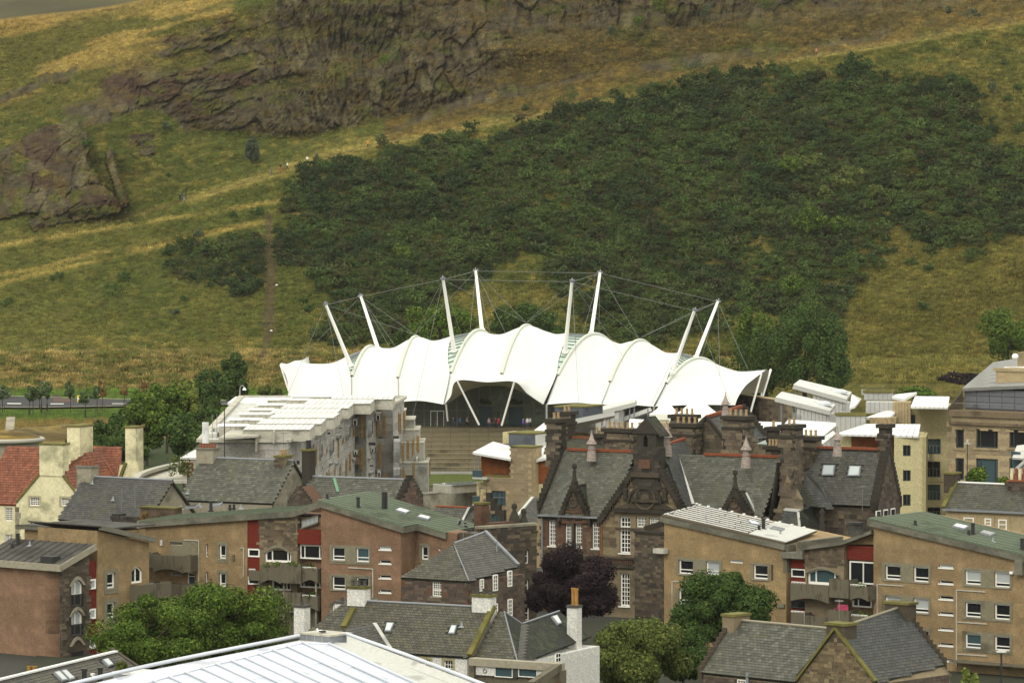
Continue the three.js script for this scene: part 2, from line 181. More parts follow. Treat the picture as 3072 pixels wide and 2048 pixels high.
function rockAt(px, py) {
  let r = 0; const wob = (fbm(px / 22, py / 18, 3) - .5) * 34, wx = (fbm(px / 25 + 40, py / 25, 2) - .5) * 26;
  if (px > 190 && px < 2900) { let c = cragBand(px, py); const hole = sstep(.50, .62, fbm(px / 150 - py / 260 + 3, py / 46 + px / 190, 4)); const upper = sstep(0, 130, baseY(px) - py - 60) * .75 + .12; c *= 1 - hole * upper * lerp(1, .45, sstep(700, 1050, px)); if (px > 1150) { const up = sstep(160, 60, py + (px - 1500) * .08); c *= lerp(1, lerp(.1, 1, up), sstep(1330, 1620, px)); } r = Math.max(r, c); }
  if (px > 1180 && px < 2760 && py + wob * .5 > lowTop(px) && py + wob * .5 < lowBand(px)) r = Math.max(r, sstep(.34, .56, fbm(px / 70, py / 30, 4)) * .85 * sstep(0, 26, py + wob * .5 - lowTop(px)) * sstep(0, 16, lowBand(px) - py - wob * .5) * sstep(2760, 2560, px));
  if (px < 420 && (inPoly(outcrop, px + wx * .4, py + wob * .4) || inPoly(pinnacle, px, py))) r = Math.max(r, 1 - .9 * sstep(.56, .66, fbm(px / 60 + 9, py / 40, 3)) * (px < 300 ? 1 : 0));
  if (px < 480 && px > -60) { const l = 300 - .37 * px + 14 * (fbm(px / 40, 3, 3) - .5) * 2; if (py > l - 26 * vn(px / 60, 1) && py < l + 10 && px < 330) r = Math.max(r, .8 * sstep(.35, .5, vn(px / 55, 8))); }
  if (Math.abs(px - 425) < 40 && Math.abs(py - 435) < 34 && fbm(px / 20, py / 12, 3) > .46 - .1 * (Math.abs(px - 425) < 20)) r = Math.max(r, .8);
  return r; }
function worley(x, y) { const xi = Math.floor(x), yi = Math.floor(y); let a = 9, b = 9, id = 0; for (let i = -1; i <= 1; i++) for (let j = -1; j <= 1; j++) { const cx = xi + i, cy = yi + j, dx = cx + h2(cx, cy) - x, dy = cy + h2(cx + 71, cy + 13) - y, q = Math.sqrt(dx * dx + dy * dy); if (q < a) { b = a; a = q; id = h2(cx + 5, cy + 99); } else if (q < b) b = q; } return [a, b, id]; }
function rockRelief(px, py) { // jointed rock: blocks split by cracks, leaning strata at the left, upright columns at the right
  const col = Math.max(.55 * sstep(420, 380, px), sstep(760, 1150, px)) * (1 - .6 * sstep(2000, 2300, px)), wx = 26 * (fbm(px / 50, py / 60, 3) - .5), wy = 22 * (fbm(px / 60 + 8, py / 40, 3) - .5), x = px + wx, y = py + wy, yl = y + .34 * x;
  const A = worley(x / lerp(88, 50, col), lerp(yl, y, col) / lerp(26, 100, col)), B = worley(x / lerp(34, 19, col) + 9, lerp(yl, y, col) / lerp(14, 42, col) + 4), C = worley(x / 11 + 3, y / lerp(7, 16, col));
  const big = fbm(px / 170 + 3, py / 150 + 1, 3), d = -15 * (big - .5) - 8 * (A[2] - .5) - 3.6 * (B[2] - .5) - 1.5 * (C[2] - .5) + 3 * sstep(.10, 0, A[1] - A[0]) + 1.4 * sstep(.13, 0, B[1] - B[0]) - 2.6 * (ridg(px / 26, py / 60, 2) - .5);
  return [d, A[2], B[2], C[2], Math.max(sstep(.1, 0, A[1] - A[0]), .7 * sstep(.12, 0, B[1] - B[0]))]; }
function hillDepth(px, py) { // distance of the hillside along a line of sight, with its relief
  let d = hillD(px, py); const rock = py < 720 ? rockAt(px, py) : 0, up = sstep(1060, 960, py);
  d += up * 7 * (fbm(px / 260, py / 130, 3) - .5) * 2 + 1.1 * (fbm(px / 40, py / 14, 3) - .5) * sstep(1180, 1140, py) + .5 * (vn(px / 9, py / 4) - .5) * up;
  if (py > 1050 && py < 1165 && px < 2400) d += 6 * (fbm(px / 45, py / 16, 4) - .5) * sstep(1165, 1140, py) * sstep(1050, 1068, py);
  if (rock > 0) d += rock * (rockRelief(px, py)[0] * lerp(.28, .37, sstep(800, 1200, px)) - 1);
  if (px < 430 && py > 360 && py < 720) { const wx = (fbm(px / 25 + 40, py / 25, 2) - .5) * 10; if (inPoly(outcrop, px + wx, py)) d -= 8 * sstep(695, 600, py) + 7 * sstep(600, 420, py); if (inPoly(pinnacle, px, py)) d -= 12; }
  // worn hollows either side of the path and terracettes
  if (px < 900 && py > 600 && py < 1000) { const fd = sstep(760, 640, px); const g = [(x) => 823 - .20 * x + (x > 500 ? 0 : 6 * Math.sin(x / 60)), (x) => 850 - .235 * x]; for (const f of g) { const q = py - f(px); d += fd * (.5 * Math.exp(-q * q / 60) - .7 * Math.exp(-(q + 14) * (q + 14) / 90)); } }
  return d; }
const HILL = (px, py) => P(px, py, hillDepth(px, py));
const gorseA = [[655, 455], [680, 400], [760, 375], [850, 370], [900, 345], [1000, 325], [1060, 310], [1130, 325], [1200, 300], [1300, 255], [1350, 240], [1430, 240], [1520, 200], [1600, 190], [1690, 175], [1800, 168], [1900, 195], [1960, 152], [2060, 190], [2150, 178], [2220, 200], [2250, 240], [2225, 258], [2290, 300], [2270, 330], [2360, 352], [2420, 345], [2420, 520], [2310, 550], [2250, 592], [2200, 570], [2100, 572], [2045, 520], [2030, 548], [2066, 585], [1990, 612], [1975, 655], [1948, 722], [1890, 742], [1700, 722], [1650, 760], [1560, 772], [1500, 792], [1470, 792], [1400, 780], [1300, 700], [1250, 650], [1268, 592], [1230, 565], [1190, 600], [1150, 640], [1090, 660], [1000, 700], [930, 745], [900, 792], [720, 800], [710, 782], [760, 742], [762, 700], [735, 680], [720, 640], [690, 612], [648, 612], [640, 560], [662, 500]].map((p) => [p[0] * 1.306, p[1] * 1.306]);
const gorseB = [[380, 580], [440, 560], [520, 562], [545, 540], [600, 560], [610, 600], [592, 678], [545, 690], [500, 662], [440, 648], [390, 640], [376, 612]].map((p) => [p[0] * 1.306, p[1] * 1.306]);
const stonyPath = [[796, 640], [818, 640], [815, 720], [828, 790], [824, 880], [826, 990], [800, 1060], [775, 1095], [768, 1092], [790, 1040], [786, 960], [795, 860], [792, 760]];
function hillColor(px, py) {
  const n1 = fbm(px / 210, py / 90, 4), n2 = fbm(px / 34 + 50, py / 15, 4), n3 = vn(px / 7, py / 3.4);
  let c = mixc([.100, .114, .033], [.158, .146, .048], sstep(.36, .64, n1 * .6 + n2 * .4)); c = mixc(c, [.28, .22, .068], sstep(.56, .78, n2) * .55);
  const right = sstep(2100, 2700, px) * sstep(200, 500, py); c = mixc(c, [.165, .140, .043], right * .6);
  if (px < 900 && py > 560 && py < 1010) { c = mixc(c, [.10, .114, .032], .5); for (const f of [(x) => 823 - .20 * x + (x > 500 ? 0 : 6 * Math.sin(x / 60)), (x) => 850 - .235 * x, (x) => 738 - .16 * x]) { const q = py - f(px); c = mixc(c, [.36, .285, .10], .9 * Math.exp(-q * q / 50) * sstep(.1, .42, vn(px / 60, py / 30))); } }
  const q = py - pathY(px) - 4; if (px > 560) c = mixc(c, [.40, .325, .12], .9 * Math.exp(-q * q / (px < 1500 ? 260 : 90)) * (.5 + .5 * n2)); else c = mixc(c, [.26, .21, .075], .5 * Math.exp(-q * q / 60));
  c = mixc(c, [.15, .105, .06], .75 * Math.exp(-q * q / 5) * (px > 330 ? 1 : 0));
  if (px < 700 && py < 330) { const top = py - endY(px); const gold = sstep(.42, .6, fbm(px / 120 + py / 60, py / 32 + px / 240, 4)); c = mixc(mixc([.125, .118, .035], c, .4), [.37, .265, .095], gold * .85 * sstep(330, 120, py + (px - 300) * .3)); c = mixc(c, [.38, .26, .11], .6 * Math.exp(-top * top / 700)); }
  if (px > 1150 && py < lowBand(px) + 60 && py < pathY(px)) c = mixc(c, mixc([.125, .085, .042], [.19, .125, .045], sstep(.4, .62, n2)), .72 * sstep(.30, .5, n1 + .1));
  if (py > 1048 && py < 1165 && px < 2200) { c = mixc(c, mixc([.12, .115, .038], [.27, .20, .085], sstep(.42, .62, fbm(px / 40, py / 10, 4))), .8); }
  if (py > 1150 && px < 1000) c = mixc(c, [.095, .165, .03], sstep(1158, 1176, py + 14 * (n2 - .5)) * .9);
  if (py > 1235 && px < 1000) { c = mixc([.09, .155, .03], [.22, .16, .06], sstep(1248, 1262, py + 20 * (n2 - .5))); c = mixc(c, [.28, .20, .085], sstep(.5, .7, n2) * .5 * sstep(1270, 1290, py)); }
  const rock = py < 720 ? rockAt(px, py) : 0;
  if (rock > .02) { let k = mixc([.080, .065, .056], [.135, .114, .088], clamp(1.6 * vn(px / 13 + 77, py / 22 + 31) * .5 + fbm(px / 33 + 61, py / 50 + 17, 3) * .6 - .2, 0, 1)); k = mixc(k, [.20, .172, .118], .75 * sstep(.56, .68, fbm(px / 40 + 107, py / 60 + 33, 4))); k = mixc(k, [.085, .048, .043], .7 * sstep(.5, .62, fbm(px / 120 + 2, py / 55 + 2, 3)) * (px < 760 ? 1 : .08)); k = mixc(k, [.145, .105, .034], .5 * sstep(.52, .64, fbm(px / 45, py / 24 + 70, 4))); k = mixc(k, [.10, .115, .034], .6 * sstep(.6, .68, fbm(px / 60 + 20, py / 30 + 70, 4))); c = mixc(c, k, clamp(rock * 1.3, 0, 1)); }
  if (inPoly(stonyPath, px + 8 * (n2 - .5), py)) c = mixc(c, [.115, .085, .062], .75);
  const g = .52 + .42 * n3 + .5 * vn(px / 15 + 3, py / 6.5 + px / 40) + .22 * (vn(px / 3.1 + 9, py / 2.3) - .3); return [c[0] * g, c[1] * g, c[2] * g]; }
{
  const x0 = -160, x1 = 3240, nx = 1000, pos = [], col = [], uv = [], idx = []; const rows = [];
  for (let py = 1420; py > 1250; py -= 10) rows.push(py); let nv = 380;
  const NR = rows.length + nv + 4;
  for (let i = 0; i <= nx; i++) { const px = lerp(x0, x1, i / nx), eY = endY(px); let back;
    for (let j = 0; j < NR; j++) { let v, c, py;
      if (j < rows.length) py = rows[j]; else if (j < rows.length + nv) py = lerp(1250, eY, (j - rows.length) / (nv - 1)); else py = null;
      if (py !== null) { v = P(px, py, hillDepth(px, py)); if (px > 1120 && py > 1240) { v = HILL(px, 1240); v.y -= (py - 1240) * .09; } c = hillColor(px, py); back = v; }
      else { const k = j - rows.length - nv + 1; v = new V3(back.x * (1 + .02 * k), back.y + [0, 1, -3, -14, -40][k], back.z - [0, 14, 45, 110, 260][k]); c = [.2, .15, .06]; }
      pos.push(v.x, v.y, v.z); col.push(...c); uv.push(v.x + v.z * .2, -v.z * .6 + v.y * .9); } }
  for (let i = 0; i < nx; i++) for (let j = 0; j < NR - 1; j++) { const a = i * NR + j, b = a + NR; idx.push(a, b, b + 1, a, b + 1, a + 1); }
  const g = new THREE.BufferGeometry(); g.setAttribute('position', new THREE.Float32BufferAttribute(pos, 3)); g.setAttribute('color', new THREE.Float32BufferAttribute(col, 3)); g.setAttribute('uv', new THREE.Float32BufferAttribute(uv, 2)); g.setIndex(idx); g.computeVertexNormals();
  const m = new THREE.MeshPhysicalMaterial({ specularIntensity: .1, color: L(1.55, 1.55, 1.5), vertexColors: true, map: T.grass, roughness: 1, bumpMap: T.grainB, bumpScale: .25 });
  const h = struct('hillside', g, m); tag(h, 'steep grassy hillside with dark rock crags rising behind the town', null, null, 'structure');
}
{ // the farther grey green hill past the ridge, and the town's ground
  const g = new THREE.PlaneGeometry(1400, 420, 60, 20), p = g.attributes.position; for (let i = 0; i < p.count; i++) { const x = p.getX(i), y = p.getY(i); p.setXYZ(i, x - 250, 60 + (y + 210) * .36 + 18 * (fbm(x / 90, y / 60, 4) - .5), -1500 - (y + 210)); } g.computeVertexNormals(); const c = clean(g.toNonIndexed()); c.computeVertexNormals();
  tag(struct('far_hill', c, M(L(.16, .15, .10), 'grass')), 'distant grey green slope past the golden ridge at the upper corner', null, null, 'structure');
  const gp = [], gu = [], hy = (z) => (z < 420 ? .4 : lerp(.4, -6.3, sstep(420, 520, z))) ; const N = 40; const q = [];
  for (let i = 0; i < N; i++) for (let j = 0; j < 48; j++) { const X = (k) => lerp(-500, 500, k / N), Z = (k) => lerp(90, 700, k / 48); const c = (a, b) => [X(a), hy(Z(b)), -Z(b)]; q.push([c(i, j), c(i + 1, j), c(i + 1, j + 1), c(i, j + 1)]); }
  tag(struct('town_ground', quadsGeo(q), M(L(.07, .07, .062), 'grain')), 'paved ground of the old town below the buildings', null, null, 'structure');
}
const GY = (z) => (z < 420 ? .4 : lerp(.4, -6.3, sstep(420, 520, z)));
// ---------- vegetation ----------
// a crown of leaf-sized folded faces spread over uneven lobes; size 1 = one metre
function crownGeo(seed, o) {
  const s0 = SEED; SEED = seed * 7919 + 13; const lobes = [];
  const [rx, ry, rz] = o.r;
  for (let i = 0; i < o.lobes; i++) { const u = rnd() * 2 - 1, a = rnd() * 6.283, s = Math.sqrt(1 - u * u), k = .3 + .6 * Math.sqrt(rnd()); let x = s * Math.cos(a) * k, y = u * k, z = s * Math.sin(a) * k; if (o.flat && y < -.3) y *= .6; if (o.cone) { const t = (y + 1) / 2; x *= 1.15 - t; z *= 1.15 - t; } const rad = (o.lobe || .36) * rr(.5, 1.3); lobes.push([x, y, z, rad, rr(.72, 1.28)]); }
  const pos = [], col = [], v = new V3(), n = new V3(), t1 = new V3(), t2 = new V3(), size = o.leaf;
  const c0 = o.colors[0], c1 = o.colors[1], c2 = o.colors[2] || c1;
  for (let i = 0; i < o.leaves; i++) {
    const l = lobes[Math.floor(rnd() * lobes.length)], u = rnd() * 2 - 1, a = rnd() * 6.283, s = Math.sqrt(1 - u * u), k = l[3] * (.78 + .3 * rnd() - (rnd() < .2 ? .3 : 0)) * (.84 + .34 * vn(u * 5 + l[0] * 9 + 40, a * 2.4 + l[1] * 7));
    n.set(s * Math.cos(a), u, s * Math.sin(a)); v.set((l[0] + n.x * k) * rx, (l[1] + n.y * k) * ry, (l[2] + n.z * k) * rz);
    n.x += rr(-.7, .7); n.y += rr(-.3, .9); n.z += rr(-.7, .7); n.normalize(); t1.set(rr(-1, 1), rr(-1, .3), rr(-1, 1)).cross(n).normalize(); t2.crossVectors(n, t1);
    const w = size * rr(.6, 1.25), h = w * rr(.5, .8), f = w * .22;
    const A = v.clone().addScaledVector(t1, -w), B = v.clone().addScaledVector(t2, -h).addScaledVector(n, -f * .3), C = v.clone().addScaledVector(t1, w), D = v.clone().addScaledVector(t2, h).addScaledVector(n, -f);
    for (const q of [A, B, C, A, C, D]) pos.push(q.x, q.y, q.z);
    const m = clamp(rnd() * .8 + .5 * (l[4] - .75), 0, 1), cc = rnd() < .12 ? c2 : mixc(c0, c1, m), g = rr(.75, 1.25); for (let q = 0; q < 6; q++) col.push(cc[0] * g, cc[1] * g, cc[2] * g);
  }
  SEED = s0; const g = new THREE.BufferGeometry(); g.setAttribute('position', new THREE.Float32BufferAttribute(pos, 3)); g.setAttribute('color', new THREE.Float32BufferAttribute(col, 3)); g.computeVertexNormals(); return g;
}
const LEAFM = new THREE.MeshPhysicalMaterial({ specularIntensity: .15, color: L(1, 1, 1), vertexColors: true, roughness: .9, side: THREE.DoubleSide });
function trunkGeo(h, r, seed, spread) { const s0 = SEED; SEED = seed * 31 + 5; const g = []; const pts = [[0, -.3, 0]]; let x = 0, z = 0; for (let i = 1; i <= 4; i++) { x += rr(-.12, .12) * r * 3; z += rr(-.12, .12) * r * 3; pts.push([x, h * i / 4, z]); } const base = new THREE.CylinderGeometry(r * .62, r * 1.15, h, 8, 5); base.translate(0, h / 2, 0); g.push(clean(base)); for (let i = 0; i < 6; i++) { const a = i * 1.05 + rnd(), y = h * rr(.6, .98), e = spread * rr(.5, .85); g.push(tube([[0, y, 0], [Math.cos(a) * e * .4, y + e * .45, Math.sin(a) * e * .4], [Math.cos(a) * e, y + e * rr(.7, 1.2), Math.sin(a) * e]], r * .32, 5)); } SEED = s0; return mergeGeometries(g); }
const GREENS = { maple: [[.032, .06, .010], [.078, .125, .02], [.13, .165, .028]], dark: [[.024, .046, .012], [.05, .085, .020], [.08, .11, .03]], bright: [[.07, .105, .022], [.15, .18, .04], [.20, .20, .05]], purple: [[.013, .009, .011], [.026, .017, .02], [.04, .026, .025]], grey: [[.035, .052, .03], [.066, .088, .05], [.085, .10, .06]], olive: [[.045, .066, .016], [.10, .122, .03], [.15, .155, .045]], rust: [[.14, .085, .03], [.24, .14, .05], [.20, .16, .06]], pine: [[.045, .075, .03], [.085, .125, .05], [.10, .13, .05]] };
function tree(name, label, pos, w, h, o = {}) { // pos: foot of the trunk; w: crown width; h: whole height
  const t = thing(name, label, o.cat || 'tree', pos, o.group); const cl = o.clear ?? h * .18, ry = (h - cl) / 2, seed = o.seed || Math.floor(rnd() * 9999);
  const crown = new THREE.Mesh(crownGeo(seed, { r: [w / 2, ry, (o.depth || w) / 2], lobes: o.lobes || 22, leaves: o.leaves || 5000, leaf: o.leaf || .22, colors: GREENS[o.tone || 'maple'], lobe: o.lobe, flat: true, cone: o.cone }), LEAFM); crown.position.y = cl + ry; crown.name = 'crown'; crown.castShadow = crown.receiveShadow = true; t.add(crown);
  if (!o.bush) mesh('trunk', trunkGeo(cl + ry * .9, o.trunk || Math.max(.12, w * .03), seed, w * .28), MT.bark, t); t.rotation.y = rr(0, 6); return t;
}
const onHill = (px, py, sink = .2) => { const v = HILL(px, py); v.y -= sink; return v; };
{ // gorse: a countless thicket over the slope
  const blob = (seed, a, b) => crownGeo(seed, { r: [1, .85, 1], lobes: 9, leaves: 230, leaf: .17, lobe: .5, colors: [a, b, b] });
  const kinds = [blob(1, [.6, .6, .6], [1.1, 1.1, 1.1]), blob(2, [.5, .5, .5], [1.2, 1.2, 1.2]), blob(3, [.65, .65, .65], [1.0, 1.0, 1.0])];
  const spots = []; const put = (px, py, s) => { const v = HILL(px, py); spots.push([v, s, px, py]); };
  for (let y = 195; y < 1050; y += 8) for (let x = 480; x < 3170; x += 15.5) { const px = x + rr(-7, 7), py = y + rr(-4, 4), wx = (fbm(px / 50, py / 40, 3) - .5) * 80 + rr(-1, 1) * rr(0, 16), wy = (fbm(px / 50 + 30, py / 40, 3) - .5) * 60 + rr(-1, 1) * rr(0, 12); if (inPoly(gorseA, px + wx, py + wy) || inPoly(gorseB, px + wx * .6, py + wy * .6)) { if (Math.abs(px - 808) < 20 && py < 1000) continue; const k = fbm(px / 70, py / 40, 3); if (k < .29 && rnd() < .6) continue; put(px, py, rr(.6, 1.55) * (.55 + .8 * k) * (rnd() < .12 ? 1.35 : 1)); } }
  kinds.forEach((g, q) => { const l = spots.filter((s, i) => i % 3 === q), im = new THREE.InstancedMesh(g, LEAFM, l.length), qt = new THREE.Quaternion(), e = new THREE.Euler(); l.forEach(([v, s, px, py], i) => { qt.setFromEuler(e.set(rr(-.2, .2), rr(0, 6.28), rr(-.2, .2))); _m.compose(v.clone().setY(v.y + s * rr(0, .6) + 1.6 * sstep(.4, .7, fbm(px / 32, py / 18, 2))), qt, new V3(s, s * rr(.7, 1.15), s)); im.setMatrixAt(i, _m); const t = fbm(px / 90, py / 55, 3), b = vn(px / 14, py / 12); let c = mixc([.030, .050, .017], [.060, .092, .024], sstep(.35, .62, t)); c = mixc(c, [.06, .046, .024], b > .72 ? .6 : 0); if (fbm(px / 60 + 9, py / 40 + 4, 2) > .66) c = mixc(c, [.065, .085, .03], .6); const f = rr(.75, 1.25); im.setColorAt(i, _c.setRGB(c[0] * f, c[1] * f, c[2] * f)); }); im.name = ['gorse_thicket', 'gorse_thicket_001', 'gorse_thicket_002'][q]; im.castShadow = im.receiveShadow = true; tag(im, 'dense dark green gorse thicket covering the middle of the hillside', 'gorse', null, 'stuff'); scene.add(im); });
}
{ // bushes standing alone on the hillside: photo place, width in metres, tone, what it stands by
  const B = [[592, 700, 2.6, 'grey', 'dark round gorse bush alone on the grass between the two golden terrace lines'], [170, 830, 2.7, 'dark', 'dark gorse bush alone on the lowest golden terrace line'], [335, 870, 5.5, 'dark', 'wide dark gorse clump on the open grass below the terrace lines'], [372, 830, 3.2, 'dark', 'rounded gorse bush growing on top of the wide lower clump'], [700, 640, 2.2, 'dark', 'small gorse bush just above the golden terrace end'], [772, 632, 3.4, 'dark', 'spreading gorse bush beside the top of the stony gully'], [550, 898, 1.8, 'dark', 'small dark bush under the lower gorse patch'], [526, 934, 2, 'grey', 'pale grey green bush lowest below the gorse patch'], [500, 755, 3, 'dark', 'dark bush touching the left tip of the lower gorse patch'], [505, 524, 1.3, 'dark', 'tiny bush in the middle of the grassy hollow'], [495, 376, 2.6, 'grey', 'round bush at the foot of the crag over the small rocks'], [262, 425, 3.2, 'dark', 'dark shrub clinging to the back of the left rock outcrop'], [2772, 918, 3.2, 'dark', 'dark bush on the open yellow slope above the dark tree'], [2735, 785, 2.6, 'dark', 'gorse bush just outside the right corner of the thicket'], [2790, 800, 2.4, 'dark', 'small gorse bush on yellow grass right of the thicket corner'], [2910, 770, 4, 'dark', 'low dark gorse bush trailing off the right end of the thicket'], [2640, 790, 4, 'dark', 'dark gorse clump at the lower right edge of the thicket'], [2800, 700, 2, 'dark', 'small gorse spot in the grass gap of the thicket'], [2920, 42, 3.8, 'grey', 'round bush alone on the grass above the upper path'], [2850, 30, 2.4, 'grey', 'small bush left of the round bush above the upper path'], [3012, 185, 1.6, 'dark', 'little bush on the far right slope under the path'], [2980, 258, 3.6, 'grey', 'pale bush on the right slope beside the thicket top'], [3056, 262, 2.3, 'dark', 'very dark bush at the right slope beside the pale bush'], [3065, 385, 3.6, 'dark', 'dark bush near the right end of the slope below the very dark one'], [3022, 296, 2, 'dark', 'small scrub bush under the pale bush on the right slope'], [2360, 208, 2, 'dark', 'small pointed bush above the thicket top edge'], [1705, 300, 6, 'dark', 'wide dark shrub above the path where one walker stands'], [1578, 320, 2, 'dark', 'small dark shrub at the foot of the brown rocks above the path'], [2090, 190, 6.5, 'grey', 'wide dark scrub above the path at the crag foot'], [2150, 212, 4, 'dark', 'dark bush under the wide scrub beside the path'], [2060, 235, 4, 'dark', 'dark bush directly on the uphill side of the path'], [1980, 15, 4.5, 'maple', 'green shrub growing high on the crag face'], [1912, 68, 4, 'maple', 'green shrub at the crag foot where brown scrub begins'], [1828, 90, 3.5, 'grey', 'grey green shrub low on the crag wall'], [1170, 170, 5, 'maple', 'bright green ivy shrub hanging in the crag cleft'], [1470, 165, 3.5, 'olive', 'pale green bush at the bottom of the tall crag wall'], [2120, 30, 5, 'grey', 'grey green shrub on the brown rocks high above the path'], [2305, 10, 4.5, 'maple', 'green shrub near the top of the brown rocks'], [908, 898, 2.2, 'dark', 'small gorse bush just left of the thicket bottom edge'], [925, 925, 2.2, 'dark', 'lowest small gorse bush left of the thicket'], [20, 905, 3, 'dark', 'dark bush at the left border of the grass slope']];
  for (const [px, py, w, tone, label] of B) { const t = tree('hill_bush', label, onHill(px, py + w * 5), w, w * (tone === 'maple' ? 1 : .82), { cat: 'bush', bush: true, clear: 0, leaves: 420, leaf: .2, lobes: 9, lobe: .5, tone }); t.position.y += .1; }
}
{ // grass tussocks that give the slope its grain
  const p = []; for (let i = 0; i < 9; i++) { const a = i * .7 + .2 * rnd(), r = .1 + .22 * (i % 3), c = Math.cos(a), s = Math.sin(a), h = .55 - .3 * r + .2 * rnd(), w = .16; p.push(c * r - s * w, -.1, s * r + c * w, c * r + s * w, -.1, s * r - c * w, c * (r + .25), h, s * (r + .25)); } const g = new THREE.BufferGeometry(); g.setAttribute('position', new THREE.Float32BufferAttribute(p, 3)); g.computeVertexNormals(); const sp = [];
  for (let i = 0; i < 120000; i++) { const px = rr(-60, 3140), py = rr(-10, 1180) ** 1, w = fbm(px / 40 + 5, py / 14, 3); if (w < .36 || py < endY(px) + 4 || (py < 720 && rockAt(px, py) > .35) || inPoly(gorseA, px, py) || inPoly(stonyPath, px, py) || (px > 330 && Math.abs(py - pathY(px) - 4) < 5)) continue; if (py > 1150 && px > 900) continue; sp.push([px, py, w]); }
  const im = new THREE.InstancedMesh(g, new THREE.MeshPhysicalMaterial({ color: L(1, 1, 1), roughness: 1, specularIntensity: .1, side: THREE.DoubleSide }), sp.length), q = new THREE.Quaternion(), e = new THREE.Euler(); sp.forEach(([px, py, w], i) => { const v = HILL(px, py), s = rr(.55, 1.2) * (py > 1050 && py < 1160 ? 1.3 : 1); q.setFromEuler(e.set(rr(-.2, .2), rr(0, 6.28), rr(-.2, .2))); im.setMatrixAt(i, _m.compose(v, q, new V3(s, s * .8, s))); const c = hillColor(px, py), f = rr(.75, 1.3); im.setColorAt(i, _c.setRGB(c[0] * f * 1.12, c[1] * f * 1.14, c[2] * f)); }); im.name = 'grass_tussocks'; im.castShadow = im.receiveShadow = true; scene.add(tag(im, 'rough tussocky grass over the hillside', 'grass', null, 'stuff'));
}
